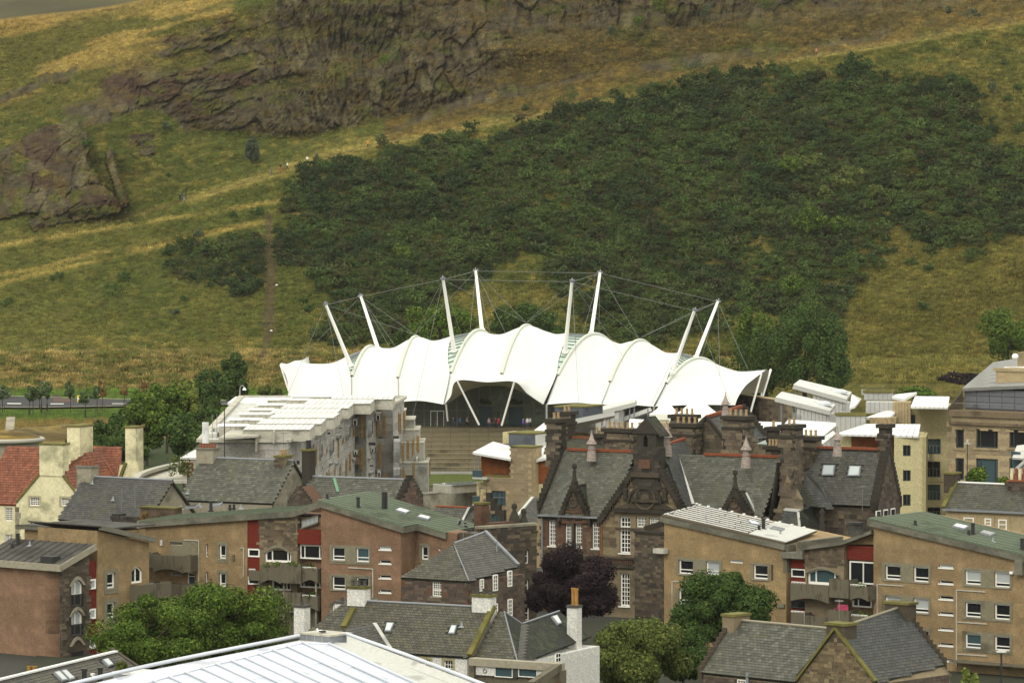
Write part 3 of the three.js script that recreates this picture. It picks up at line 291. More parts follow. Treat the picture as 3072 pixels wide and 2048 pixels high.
// ---------- the white tent hall, its terrace and the steps ----------
{
  const FAB = new THREE.MeshStandardMaterial({ color: L(.56, .57, .557), roughness: .6, side: THREE.DoubleSide }), UNDER = M(L(.62, .60, .48), null, { side: THREE.DoubleSide });
  const GREENGLASS = new THREE.MeshPhysicalMaterial({ color: L(.42, .52, .45), roughness: .25, specularIntensity: .5 }), HALLGLASS = new THREE.MeshPhysicalMaterial({ color: L(.62, .68, .60), transmission: .95, roughness: .03, thickness: 0, ior: 1.45 });
  const t = thing('tent_hall', 'large white tensile membrane hall with eight leaning masts at the hill foot', 'building', P(1536, 1276, 700));
  const RIB = M(L(.50, .53, .46), null, { roughness: .5 });
  const O = t.position, W = (px, py, d) => P(px, py, d).sub(O);
  const arc = (f, top) => { const A = P(f[0], f[1], 698), B = P(top[0], top[1], 713), r = []; for (let i = 0; i <= 10; i++) { const a = i / 10, k = Math.pow(a, 1.06); r.push(new V3(lerp(A.x, B.x, k), lerp(A.y, B.y, Math.sin(a * Math.PI / 2)), lerp(A.z, B.z, k)).sub(O)); } return r; };
  const mirror = (front, n0) => { const T = front[front.length - 1], r = []; for (let i = front.length - 2; i >= n0; i--) { const p = front[i]; r.push(new V3(2 * T.x - p.x, p.y, 2 * T.z - p.z)); } return front.concat(r); };
  const st = (bottom, f, top) => mirror([W(...bottom), ...arc(f, top)], 0);
  const ex = (list) => mirror(list.map((p) => W(...p)), 0);
  const sections = [
    [mirror([[863, 1192, 694], [864, 1160, 695], [857, 1128, 697], [841, 1094, 700], [862, 1091, 709], [884, 1082, 717]].map((p) => W(...p)), 3), st([905, 1198, 693], [908, 1140], [925, 1091]), st([985, 1200, 693], [990, 1138], [995, 1089]), ex([[1053, 1200, 693], [1053, 1130, 698], [1043, 1097, 702], [1040, 1080, 706], [1048, 1064, 713]])],
    [st([1055, 1200, 693], [1055, 1130], [1108, 1040]), st([1125, 1203, 693], [1120, 1135], [1178, 1043]), st([1195, 1205, 693], [1193, 1135], [1245, 1011]), st([1262, 1202, 693], [1262, 1130], [1300, 1022]), ex([[1330, 1213, 692], [1349, 1117, 698], [1344, 1085, 701], [1345, 1045, 705], [1357, 1007, 713]])],
    [st([1332, 1213, 692], [1352, 1120], [1435, 991]), st([1352, 1188, 690], [1385, 1122], [1466, 1001]), st([1371, 1142, 686], [1430, 1124], [1510, 1001]), st([1460, 1146, 685], [1505, 1123], [1578, 977]), st([1543, 1145, 686], [1562, 1125], [1628, 992]), st([1582, 1180, 690], [1612, 1128], [1666, 1002]), ex([[1630, 1213, 692], [1669, 1123, 698], [1676, 1080, 701], [1690, 1035, 705], [1706, 998, 713]])],
    [st([1640, 1213, 692], [1673, 1127], [1780, 1003]), st([1730, 1208, 692], [1752, 1140], [1850, 1031]), st([1805, 1214, 692], [1830, 1147], [1917, 1022]), st([1885, 1214, 692], [1915, 1150], [1985, 1056]), ex([[1960, 1219, 692], [1996, 1150, 698], [2008, 1118, 702], [2028, 1076, 707], [2044, 1058, 713]])],
    [st([1965, 1219, 692], [1999, 1152], [2090, 1076]), st([2085, 1214, 692], [2108, 1165], [2190, 1113]), mirror([[2206, 1215, 694], [2213, 1195, 695], [2235, 1160, 697], [2260, 1138, 700], [2284, 1120, 703], [2302, 1109, 716]].map((p) => W(...p)), 9).concat([W(2309, 1116, 722), W(2296, 1160, 732)])],
  ];
  const resample = (pts, n) => new THREE.CatmullRomCurve3(pts, false, 'centripetal').getSpacedPoints(n);
  const cr = (a, b, c, d, t) => .5 * (2 * b + (c - a) * t + (2 * a - 5 * b + 4 * c - d) * t * t + (3 * b - a - 3 * c + d) * t * t * t);
  const loft = (S, NV = 60, NU = 8) => { const R = S.map((s) => resample(s, NV)), cols = []; for (let k = 0; k < R.length - 1; k++) for (let i = 0; i < NU + (k === R.length - 2 ? 1 : 0); i++) { const u = i / NU, a = R[Math.max(0, k - 1)], b = R[k], c = R[k + 1], d = R[Math.min(R.length - 1, k + 2)]; cols.push(b.map((_, j) => ['x', 'y', 'z'].map((q) => cr(a[j][q], b[j][q], c[j][q], d[j][q], u)))); }
    const pos = [], uv = [], idx = [], n = NV + 1; cols.forEach((c, i) => c.forEach((p, j) => { pos.push(...p); uv.push(p[0], p[1] + p[2]); })); for (let i = 0; i < cols.length - 1; i++) for (let j = 0; j < NV; j++) { const a = i * n + j; idx.push(a, a + n, a + n + 1, a, a + n + 1, a + 1); } const g = new THREE.BufferGeometry(); g.setAttribute('position', new THREE.Float32BufferAttribute(pos, 3)); g.setAttribute('uv', new THREE.Float32BufferAttribute(uv, 2)); g.setIndex(idx); g.computeVertexNormals(); return clean(g); };
  sections.forEach((s) => mesh('membrane', loft(s), FAB, t));
  for (const k of [0, 1, 2, 3]) { // glazed wedges between a membrane edge and the next tube arch
    const a = resample(sections[k][sections[k].length - 1], 34), b = resample(sections[k + 1][0], 34), n0 = [5, 6, 6, 4][k]; 
    for (let j = n0; j < 30; j++) { const q = [a[j], b[j], b[j + 1], a[j + 1]].map((v) => new V3(v.x, v.y - .25, v.z)); if (k !== 9) { const nrm = q[1].clone().sub(q[0]).cross(q[3].clone().sub(q[0])).normalize(); if (nrm.y < 0) nrm.negate(); const lift = q.map((v, i) => v.clone().addScaledVector(nrm, i < 2 ? .12 : 0)); const g = quadsGeo([lift.map((v) => [v.x, v.y, v.z])]); const m = mesh('glass_louvre', g, GREENGLASS, t); mesh('glazing_bar', tube([lift[0], lift[1]], .07, 4), MT.lead, m); } }
  }
  [[1, 0], [1, 2], [2, 0], [2, 3], [3, 0], [3, 2], [4, 0]].forEach(([s, i]) => { const c = sections[s][i].slice(1, -1).map((v) => v.clone().add(new V3(0, .12, .1))); mesh('arch_rib', new THREE.TubeGeometry(new THREE.CatmullRomCurve3(c), 60, .27, 8), RIB, t); });
  // seams: row of clamps below each arch foot
  for (const [a, b] of [[[1054, 1132], [1054, 1196]], [[1194, 1137], [1195, 1202]], [[1350, 1122], [1334, 1208]], [[1672, 1130], [1642, 1208]], [[1830, 1149], [1806, 1209]], [[1998, 1154], [1967, 1214]]]) mesh('seam', tube([W(a[0], a[1], 697.2), W((a[0] + b[0]) / 2, (a[1] + b[1]) / 2, 694.6), W(b[0], b[1], 692.2)], .07, 5), MT.lead, t);
  const MA = [[1052, 1097, 699, 977, 914, 697], [1134, 1047, 724, 1082, 889, 728], [1362, 1052, 703, 1329, 838, 697], [1446, 991, 722, 1427, 813, 730], [1695, 1056, 703, 1716, 845, 697], [1774, 1000, 722, 1800, 819, 730], [2018, 1116, 700, 2084, 932, 697], [2088, 1073, 722, 2154, 905, 729]];
  const tops = MA.map(([ax, ay, ad, bx, by, bd]) => { const a = W(ax, ay, ad), b = W(bx, by, bd), l = a.distanceTo(b), g = new THREE.CylinderGeometry(.24, .36, l, 12); g.translate(0, l / 2, 0); const foot = cyl(0, -.1, 0, .55, .25, 12); const cap = [cyl(0, l, 0, .34, .12, 10), box(-.45, .45, l + .05, l + .35, -.08, .08), box(-.08, .08, l + .05, l + .5, -.4, .4)]; const q = new THREE.Quaternion().setFromUnitVectors(new V3(0, 1, 0), b.clone().sub(a).normalize()); const m = mesh('mast', clean(g), MT.whiteMetal, t); m.position.copy(a); m.quaternion.copy(q); mesh('mast_head', cap, MT.lead, m); mesh('mast_foot', foot, MT.whiteMetal, m); return b; });
  const cab = (a, b, r = .03) => mesh('cable', tube([a, b], r, 4), MT.metal, t);
  [[0, 1], [1, 2], [2, 3], [3, 5], [2, 4], [4, 5], [5, 7], [4, 6], [6, 7]].forEach(([a, b]) => cab(tops[a], tops[b]));
  const up = (px, py, d) => W(px, py, d);
  [[0, 862, 1185, 692], [0, 1031, 1190, 692], [0, 1245, 1003, 713], [1, 1245, 1003, 713], [1, 1197, 1055, 704], [1, 920, 1055, 735], [1, 1168, 1042, 724], [0, 1075, 1052, 713], [2, 1237, 1256, 690], [2, 1245, 1003, 713], [2, 1578, 968, 713], [2, 1398, 1046, 705], [3, 1245, 1003, 713], [3, 1578, 968, 713], [3, 1528, 1022, 704], [3, 1410, 993, 713], [3, 1470, 998, 724], [4, 1578, 968, 713], [4, 1736, 1208, 690], [4, 1866, 1064, 704], [4, 1917, 1015, 713], [4, 1728, 1040, 706], [5, 1578, 968, 713], [5, 1917, 1015, 713], [5, 1750, 995, 718], [5, 1797, 1015, 726], [6, 1917, 1015, 713], [6, 1955, 1214, 690], [6, 2193, 1210, 690], [6, 2044, 1090, 706], [7, 1917, 1015, 713], [7, 2248, 1116, 712], [7, 2102, 1085, 726], [7, 2160, 1128, 702]].forEach(([i, x, y, d]) => cab(tops[i], up(x, y, d), .026));
  const post = (ax, ay, ad, bx, by, bd, r) => { const a = W(ax, ay, ad), b = W(bx, by, bd); mesh('edge_post', [tube([a, b], r, 8)], MT.whiteMetal, t); };
  post(1371, 1141, 686, 1437, 1274, 688, .17); post(1543, 1144, 686, 1505, 1276, 688, .17); post(1338, 1212, 692, 1343, 1262, 694, .15); post(1640, 1214, 692, 1640, 1260, 694, .15); post(2284, 1120, 703, 2250, 1245, 700, .2); post(2313, 1108, 716, 2276, 1230, 712, .2); post(2285, 1178, 708, 2278, 1236, 706, .12); post(841, 1094, 700, 866, 1172, 697, .18); post(1962, 1219, 692, 1962, 1260, 694, .15); post(862, 1190, 694, 868, 1225, 694, .13);
  // entrance canopy soffit down to the glass arch
  const edge = [[1332, 1214, 692.2], [1352, 1189, 690.2], [1371, 1144, 686.2], [1415, 1146, 685.4], [1460, 1148, 685.2], [1505, 1147, 685.4], [1543, 1147, 686.2], [1582, 1182, 690.2], [1630, 1214, 692.2]].map((p) => W(...p)), inner = [[1334, 1216, 699], [1365, 1196, 699.3], [1400, 1172, 699.3], [1435, 1161, 699.3], [1475, 1157, 699.3], [1520, 1160, 699.3], [1556, 1172, 699.3], [1596, 1194, 699.3], [1628, 1216, 699]].map((p) => W(...p));
  { const a = new THREE.CatmullRomCurve3(edge).getPoints(40), b = new THREE.CatmullRomCurve3(inner).getPoints(40), pos = [], uv = [], idx = []; for (let i = 0; i <= 40; i++) for (let j = 0; j <= 6; j++) { const v = a[i].clone().lerp(b[i], j / 6); v.y += .5 * Math.sin(j / 6 * Math.PI); pos.push(v.x, v.y, v.z); uv.push(v.x, v.z); } for (let i = 0; i < 40; i++) for (let j = 0; j < 6; j++) { const k = i * 7 + j; idx.push(k, k + 1, k + 8, k, k + 8, k + 7); } const g = new THREE.BufferGeometry(); g.setAttribute('position', new THREE.Float32BufferAttribute(pos, 3)); g.setAttribute('uv', new THREE.Float32BufferAttribute(uv, 2)); g.setIndex(idx); g.computeVertexNormals(); mesh('canopy_soffit', g, UNDER, t); }
  // glass front: panes between posts, and the hall behind
  const arch = pl([[1200, 1200], [1334, 1214], [1400, 1171], [1475, 1156], [1556, 1171], [1630, 1214], [2230, 1214]]);
  const posts = []; for (let x = 1206; x < 2215; x += 33) { const x1 = x + 33, a = W(x, 1282, 699.5), b = W(x1, 1282, 699.5), ta = W(x, arch(x), 699.5).y, tb = W(x1, arch(x1), 699.5).y; const yb = -.05; const mid = yb + 2.6; for (const [y0, y1a, y1b] of [[yb + .05, mid - .04, mid - .04], [mid + .04, ta, tb]]) if (y1a > y0 + .2 || y1b > y0 + .2) mesh('pane', quadsGeo([[[a.x + .05, y0, a.z], [b.x - .05, y0, a.z], [b.x - .05, Math.max(y1b, y0), a.z], [a.x + .05, Math.max(y1a, y0), a.z]]]), HALLGLASS, t); posts.push(box(a.x - .05, a.x + .05, yb, ta, a.z - .12, a.z + .06), box(a.x, b.x, mid - .04, mid + .04, a.z - .08, a.z + .04)); }
  mesh('mullion', posts, MT.lead, t);
  const l = W(1200, 1276, 699.5), r = W(2225, 1276, 699.5);
  mesh('hall_floor', box(l.x, r.x, -.3, -.05, l.z - 26, l.z + .02), MT.conc, t); mesh('back_wall', box(l.x, r.x, -.05, 7, l.z - 26.4, l.z - 26), M(L(.34, .32, .24), 'grain'), t);
  { const c = W(1548, 1276, 706), g = new THREE.SphereGeometry(6.3, 28, 12, 0, 6.283, 0, 1.571); g.translate(c.x, -.05, c.z - 1); mesh('dome', clean(g), M(L(.55, .57, .45), 'grain'), t); const ribs = []; for (let i = 0; i < 9; i++) { const a = i / 9 * Math.PI, p = []; for (let j = 0; j <= 12; j++) { const e = j / 12 * Math.PI; p.push([c.x + 6.34 * Math.cos(e) * Math.cos(a), 6.34 * Math.sin(e), c.z - 1 + 6.34 * Math.cos(e) * Math.sin(a)]); } ribs.push(tube(p, .035, 4)); } mesh('dome_rib', ribs, MT.metal, t); }
  for (const [x0, y0, x1, y1] of [[1437, 1217, 1477, 1268], [1526, 1220, 1571, 1268]]) { const a = W(x0, y1, 698.4), b = W(x1, y0, 698.4); const d = mesh('entrance_booth', [box(a.x, b.x, b.y - .15, b.y, a.z - 1, a.z + 1), box(a.x, a.x + .1, 0, b.y, a.z - 1, a.z + 1), box(b.x - .1, b.x, 0, b.y, a.z - 1, a.z + 1)], MT.frameDark, t); mesh('pane', box(a.x + .1, b.x - .1, 0, b.y - .15, a.z - .4, a.z - .36), MT.glassBlue, d); }
  { const a = W(1292, 1254, 699.3), b = W(1331, 1214, 699.3), f = []; for (const x of [a.x, (a.x + b.x) / 2, b.x]) f.push(box(x - .05, x + .05, -.05, 2.5, a.z - .03, a.z + .09)); f.push(box(a.x, b.x, 2.4, 2.5, a.z - .03, a.z + .09)); mesh('door_frame', f, MT.whiteMetal, t); }
}
{ // terrace, steps, court
  const O = P(1536, 1276, 700), W = (px, py, d) => P(px, py, d).sub(O), xl = W(1130, 1276, 698).x, xr = W(2400, 1276, 698).x, xs = W(1640, 1300, 690).x;
  const mv = (m) => { m.position.copy(O); return m; };
  tag(mv(struct('terrace_paving', box(xl - 2, xr + 6, -.7, -.06, -40, 3), M(L(.20, .17, .115), 'stain'))), 'stone terrace in front of the tent hall', null, null, 'structure');
  const s = thing('stone_steps', 'broad flight of brown stone amphitheatre steps below the tent hall', 'steps', O.clone());
  const N = 10, SM = M(L(.205, .175, .115), 'stain', GB), SD = SM; for (let i = 0; i < N; i++) { const y1 = -.07 - i * .6, z0 = 2.99 + i * 1.95; const p = mesh('step', box(xl, xs, y1 - .08, y1, z0, z0 + 2.0), SM, s); mesh('riser', box(xl, xs, y1 - .62, y1 - .08, z0, z0 + 1.93), SD, p); for (let x = xl; x < xs; x += 3.1) mesh('joint', box(x - .025, x + .025, y1 - .6, y1 - .1, z0 + 1.925, z0 + 1.945), MT.black, p); }
  const z1 = 2.99 + N * 1.95; tag(mv(struct('court_paving', box(xl - 5, xs, -6.5, -6.12, z1 - .02, z1 + 7), M(L(.22, .215, .20), 'stain'))), 'grey paved strip at the foot of the amphitheatre steps', null, null, 'structure');
  tag(mv(struct('court_lawn', slab([[xl, -6.1, z1 + 7.02], [xs, -6.1, z1 + 7.02], [xs, -6.0, z1 + 34], [xl, -6.0, z1 + 34]], .3), M(L(.125, .165, .022), 'grass'))), 'bright green lawn between the steps and the pale concrete roof', null, null, 'structure');
}
{ // two peaked marquees before the right end of the hall
  const mk2 = (px, apexY, x0, x1, y, d, label) => { const c = P(px, y, d), t = thing('marquee', label, 'marquee', c, 'white marquees'), R = (x1 - x0) / 2 / F * d, h = (y - apexY) / F * d, pr = []; for (let i = 0; i <= 14; i++) { const k = i / 14; pr.push([R * k + .02, h * Math.pow(1 - k, 1.75)]); } mesh('canopy', lathe(pr.reverse(), 0, 0, 0, 28), new THREE.MeshStandardMaterial({ color: L(.88, .87, .80), roughness: .6, side: THREE.DoubleSide }), t); mesh('valance', (() => { const g = new THREE.CylinderGeometry(R, R, .9, 28, 1, true); g.translate(0, -.45, 0); return clean(g); })(), new THREE.MeshStandardMaterial({ color: L(.78, .78, .68), roughness: .6, side: THREE.DoubleSide }), t); mesh('peak', cyl(0, h - .2, 0, .05, .7, 6), MT.whiteMetal, t); const lg = []; for (let i = 0; i < 6; i++) lg.push(cyl(Math.cos(i * 1.05) * R * .96, -3.6, Math.sin(i * 1.05) * R * .96, .05, 3.6, 6)); mesh('pole', lg, MT.whiteMetal, t); };
  mk2(1997, 1188, 1948, 2046, 1240, 655, 'smaller white peaked marquee nearest the middle of the hall'); mk2(2093, 1180, 2008, 2180, 1246, 648, 'larger white peaked marquee beside the pink ventilator spire');
}
// ---------- building helpers ----------
// win: a window set into an opening; r in the building's own metres, z the wall face. Mesh window (frame and bars) > pane
function win(parent, r, z, o = {}) {
  const fw = o.fw ?? .1, d = o.d ?? .1, g = [], { x0, x1, y0, y1 } = r, w = x1 - x0, h = y1 - y0, zb = z - (o.in ?? .14), bw = o.bw ?? fw * .7;
  if (o.arch) { const n = 8, a = o.arch, out = [], inn = []; for (let i = 0; i <= n; i++) { const t = i / n; out.push([x0 + w * t, y1 - a + a * Math.sin(Math.PI * t)]); inn.push([x0 + fw + (w - 2 * fw) * t, y1 - a + (a - fw) * Math.sin(Math.PI * t)]); } g.push(prism([...out, ...inn.reverse()], zb - d, zb)); g.push(box(x0, x0 + fw, y0, y1 - a, zb - d, zb), box(x1 - fw, x1, y0, y1 - a, zb - d, zb), box(x0 + fw, x1 - fw, y0, y0 + fw, zb - d, zb)); }
  else g.push(box(x0, x0 + fw, y0, y1, zb - d, zb), box(x1 - fw, x1, y0, y1, zb - d, zb), box(x0 + fw, x1 - fw, y0, y0 + fw, zb - d, zb), box(x0 + fw, x1 - fw, y1 - fw, y1, zb - d, zb));
  for (const f of o.h || []) { const y = y0 + h * f; g.push(box(x0 + fw, x1 - fw, y - bw / 2, y + bw / 2, zb - d + .01, zb - .005)); }
  for (const f of o.v || []) { const x = x0 + w * f; g.push(box(x - bw / 2, x + bw / 2, y0 + fw, y1 - (o.arch ? fw * 1.5 : fw), zb - d + .012, zb - .008)); }
  const thin = o.thin ?? .03; for (let i = 1; i < (o.cols || 1); i++) { const x = x0 + fw + (w - 2 * fw) * i / o.cols; g.push(box(x - thin / 2, x + thin / 2, y0 + fw, y1 - fw, zb - d + .02, zb - .02)); } for (let i = 1; i < (o.rows || 1); i++) { const y = y0 + fw + (h - 2 * fw) * i / o.rows; g.push(box(x0 + fw, x1 - fw, y - thin / 2, y + thin / 2, zb - d + .022, zb - .022)); }
  const m = mesh(o.name || 'window', g, o.mat || MT.frame, parent); const zp = zb - d + .03; const vs = [0, ...(o.v || []), 1], hs = [0, ...(o.h || []), 1];
  for (let i = 0; i < vs.length - 1; i++) for (let j = 0; j < hs.length - 1; j++) mesh('pane', box(x0 + w * vs[i] + fw * .5, x0 + w * vs[i + 1] - fw * .5, y0 + h * hs[j] + fw * .5, y0 + h * hs[j + 1] - fw * .5 - (o.arch && j === hs.length - 2 ? o.arch * .25 : 0), zp - .03, zp), (Array.isArray(o.glass) ? o.glass[j % o.glass.length] : o.glass) || MT.glass, m);
  if (o.sill) mesh('sill', box(x0 - .08, x1 + .08, y0 - .1, y0, zb - .05, z + (o.sill === true ? .08 : o.sill)), o.sillMat || MT.conc, m);
  return m;
}
const holeOf = (r, a = 0) => a ? [[r.x0, r.y0], [r.x1, r.y0], [r.x1, r.y1 - a], ...[1, 2, 3, 4, 5, 6, 7].map((i) => [r.x1 - (r.x1 - r.x0) * i / 8, r.y1 - a + a * Math.sin(Math.PI * i / 8)]), [r.x0, r.y1 - a]] : rectPts(r);
// a front wall with real openings, and the closed mass of the building behind it
function front(t, poly, holes, mat, depth, o = {}) { const z = o.z || 0; return mesh('wall', [prism(poly, z - .3, z, holes), depth > .3 ? prism(poly, z - depth, z - .3) : null], mat, t); }
const px4 = (f, a, w = 0) => f.rect(...a, w);
function vent(t, f, pt, kind) { const [x, y, z] = pt; if (kind === 'stack') mesh('vent_pipe', [cyl(x, y - .2, z, .16, 1.0, 8), cyl(x, y + .8, z, .2, .12, 8), cyl(x, y - .05, z, .3, .1, 8)], MT.black, t); else if (kind === 'white') mesh('vent_cowl', [lathe([[.3, 0], [.09, .14], [.07, .42], [0, .44]], x, y - .06, z, 8)], MT.lead, t); else mesh('vent_pipe', [cyl(x, y - .2, z, .13, .6, 8), cyl(x, y - .05, z, .22, .1, 8)], MT.black, t); }
function slopeBox(pts, th, up) { const b = basis(pts); return slab(pts.map((p) => new V3(...p).addScaledVector(b.n, up).toArray()), th); }
function skylight(t, pts, glass = MT.skylight) { const m = mesh('skylight', slopeBox(pts, .2, .16), MT.lead, t); const c = pts.reduce((a, p) => [a[0] + p[0] / 4, a[1] + p[1] / 4, a[2] + p[2] / 4], [0, 0, 0]); mesh('pane', slopeBox(pts.map((p) => p.map((v, i) => lerp(c[i], v, .82))), .03, .18), glass, m); return m; }
function chimney(t, x0, x1, y0, y1, z0, z1, mat, o = {}) { const g = [box(x0, x1, y0, y1, z0, z1)]; const m = mesh('chimney', g, mat, t); const e = o.cap ?? .1; mesh('chimney_cap', box(x0 - e, x1 + e, y1, y1 + (o.capH || .18), z0 - e, z1 + e), o.capMat || MT.moss, m); const n = o.pots ?? 3, long = (x1 - x0) >= (z1 - z0); for (let i = 0; i < n; i++) { const k = (i + .5) / n, px = long ? lerp(x0, x1, k) : (x0 + x1) / 2, pz = long ? (z0 + z1) / 2 : lerp(z0, z1, k); mesh('chimney_pot', lathe([[.15, 0], [.17, .08], [.13, .14], [.12, o.potH || .55], [.15, (o.potH || .55) + .04], [.15, (o.potH || .55) + .12], [.1, (o.potH || .55) + .12]], px, y1 + (o.capH || .18), pz, 8), o.potMat || MT.pot, m); } return m; }
function aerial(t, x, y, z, h = 1.6) { const g = [cyl(x, y, z, .025, h, 5), box(x - .02, x + .02, y + h - .1, y + h - .06, z - .6, z + .6)]; for (let i = 0; i < 5; i++) g.push(box(x - .3, x + .3, y + h - .09, y + h - .07, z - .5 + i * .25, z - .48 + i * .25)); mesh('aerial', g, MT.metal, t); }
function pipe(t, pts, r = .045, mat = MT.concPale) { const g = []; for (let i = 0; i < pts.length - 1; i++) g.push(bar(pts[i], pts[i + 1], r * 2)); mesh('pipe', g, mat, t); }
function balcony(t, x0, x1, y0, y1, out, o = {}) { // concrete panels on three sides with an arched lower edge
  const m = mesh('balcony', [prism([[x0, y0], ...(o.flat ? [] : [1, 2, 3, 4, 5].map((i) => [lerp(x0, x1, i / 6), y0 + (y1 - y0) * .22 * Math.sin(Math.PI * i / 6)])), [x1, y0], [x1, y1], [x0, y1]], out - .12, out), box(x0, x0 + .12, y0, y1, 0, out - .12), box(x1 - .12, x1, y0, y1, 0, out - .12)], MT.concDark, t); mesh('balcony_floor', box(x0 + .12, x1 - .12, y0 + .3, y0 + .48, 0, out - .12), MT.concDark, m);
  if (o.rail) { const g = []; const n = Math.round((o.rail[1] - o.rail[0]) / .14); for (let i = 0; i <= n; i++) { const x = lerp(o.rail[0], o.rail[1], i / n); g.push(box(x - .02, x + .02, y0 + .4, y1 + .1, out - .08, out - .04)); } g.push(box(o.rail[0], o.rail[1], y1 + .1, y1 + .15, out - .09, out - .03)); mesh('railing', g, MT.frame, m); }
  if (o.plant) { const p = new THREE.Mesh(crownGeo(Math.round(x0 * 100), { r: [(x1 - x0) * .4, .35, .4], lobes: 6, leaves: 160, leaf: .1, colors: GREENS.maple, lobe: .5 }), LEAFM); p.name = 'plant'; p.position.set((x0 + x1) / 2, y1 + .05, out - .3); m.add(p); } return m; }

// ---------- front row of flats, right ----------
const RF = new Frame(1990, 357.4, 3072, 336.5);
{
  const t = thing('apartment_block', 'ochre harled flats with half relaid roof of white battens', 'flats', RF, 'harled flats with single pitch roofs'), f = RF;
  const W = [[2037, 1678, 2080, 1723], [2119, 1683, 2159, 1726], [2261, 1692, 2304, 1738], [2037, 1769, 2080, 1815], [2119, 1774, 2159, 1818], [2261, 1783, 2304, 1828]].map((a) => px4(f, a)), S = [[2190, 1678, 2229, 1690], [2190, 1727, 2229, 1739]].map((a) => px4(f, a));
  const A = f.at(1993, 1562), B = f.at(2360, 1641), pts = [[A[0], 0], [B[0], 0], [B[0], B[1]], [A[0], A[1]]];
  front(t, pts, [...W, ...S].map((r) => holeOf(r)), MT.tanLight, 11);
  [[2028, 1672, 2167, 1732, [0, 1]], [2253, 1687, 2310, 1744, [2]], [2028, 1763, 2167, 1824, [3, 4]], [2253, 1777, 2310, 1836, [5]]].forEach(([a, b, c, d, k]) => mesh('window_surround', prism(rectPts(px4(f, [a, b, c, d])), .003, .05, k.map((i) => holeOf(W[i]))), MT.panel, t));
  W.forEach((r, i) => win(t, r, 0, { h: [.3], fw: .11, sill: .12, glass: i % 3 === 1 ? MT.glassNet : MT.glass })); S.forEach((r) => win(t, r, 0, { fw: .05, glass: MT.glassNet }));
  const a = f.at(1990, 1543), b = f.at(2360, 1627), c = [a[0], a[1], -10], R = (x, y) => f.plane(x, y, a, b, c), roof = [a, b, R(2451, 1592), R(2092, 1513)];
  mesh('roof', slab(roof.map((p) => [p[0], p[1], p[2] + (p[2] > -.1 ? .25 : 0)]), .15), M(L(.12, .10, .075), 'stain', GB), t); const fz = [.02, .32]; mesh('fascia', prism([[a[0] - .1, a[1] - .62], [b[0], b[1] - .62], [b[0], b[1] - .17], [a[0] - .1, a[1] - .17]], ...fz), MT.fascia, t);
  // battens laid across the stripped part, a pale sheet on the rest
  const at = (u, v) => { const p = [0, 1, 2].map((i) => lerp(lerp(roof[0][i], roof[1][i], u), lerp(roof[3][i], roof[2][i], u), v)); return [p[0], p[1] + .05, p[2]]; };
  for (let j = 0; j < 9; j++) { let u = .015 + rnd() * .03; while (u < .66) { const e = Math.min(.68, u + rr(.22, .5)); mesh('batten', bar(at(u, .04 + j * .112), at(e, .04 + j * .112), .11, .06), MT.zincRoof, t); u = e + rr(.003, .014); } }
  for (let i = 0; i < 7; i++) mesh('batten', bar(at(.01 + i * .002, i / 6.2), at(.01 + i * .002, (i + .8) / 6.6), .1, .06), MT.zincRoof, t);
  mesh('roof_sheet', slab([at(.7, 0), at(1, 0), at(1, 1), at(.66, 1)], .04), MT.zincDull, t);
  for (let i = 0; i < 10; i++) mesh('edge_clip', box(-.09, .09, 0, .1, -.09, .09).translate(...at(i * .1, .985)), MT.whiteMetal, t);
  skylight(t, [R(2254, 1575), R(2282, 1579), R(2268, 1568), R(2242, 1563)].map((p) => p)); skylight(t, [R(2310, 1588), R(2345, 1595), R(2355, 1589), R(2320, 1582)]); vent(t, f, R(2291, 1587), 'stack'); vent(t, f, R(2278, 1590)); vent(t, f, R(2118, 1562), 'white'); vent(t, f, R(2342, 1602), 'white');
  { const e0 = [b[0] + .02, b[1] - .17, 0], e1 = R(2451, 1592), z1 = e1[2]; mesh('end_boards', box(b[0] - .3, b[0] - .02, b[1] - 2.6, b[1] - .2, z1 + .2, .02), MT.concDark, t); for (let k = 0; k < 22; k++) mesh('board', box(b[0] - .02, b[0] + .03, b[1] - 2.5, b[1] - .2, lerp(z1, 0, k / 22) + .03, lerp(z1, 0, (k + 1) / 22) - .02), k % 3 ? MT.concDark : MT.fascia, t); }
  pipe(t, [f.at(2018, 1860).map((v, i) => i === 2 ? .05 : v), f.at(2018, 1743).map((v, i) => i === 2 ? .05 : v), f.at(2085, 1747).map((v, i) => i === 2 ? .05 : v)]); pipe(t, [f.at(2318, 1693), f.at(2318, 1740)].map((p) => [p[0], p[1], .05]), .06, MT.felt);
  mesh('outlet', box(-.3, .3, 0, .3, .3, .5).translate(f.at(2347, 1822)[0], f.at(2347, 1822)[1], -.3), MT.fascia, t);
}
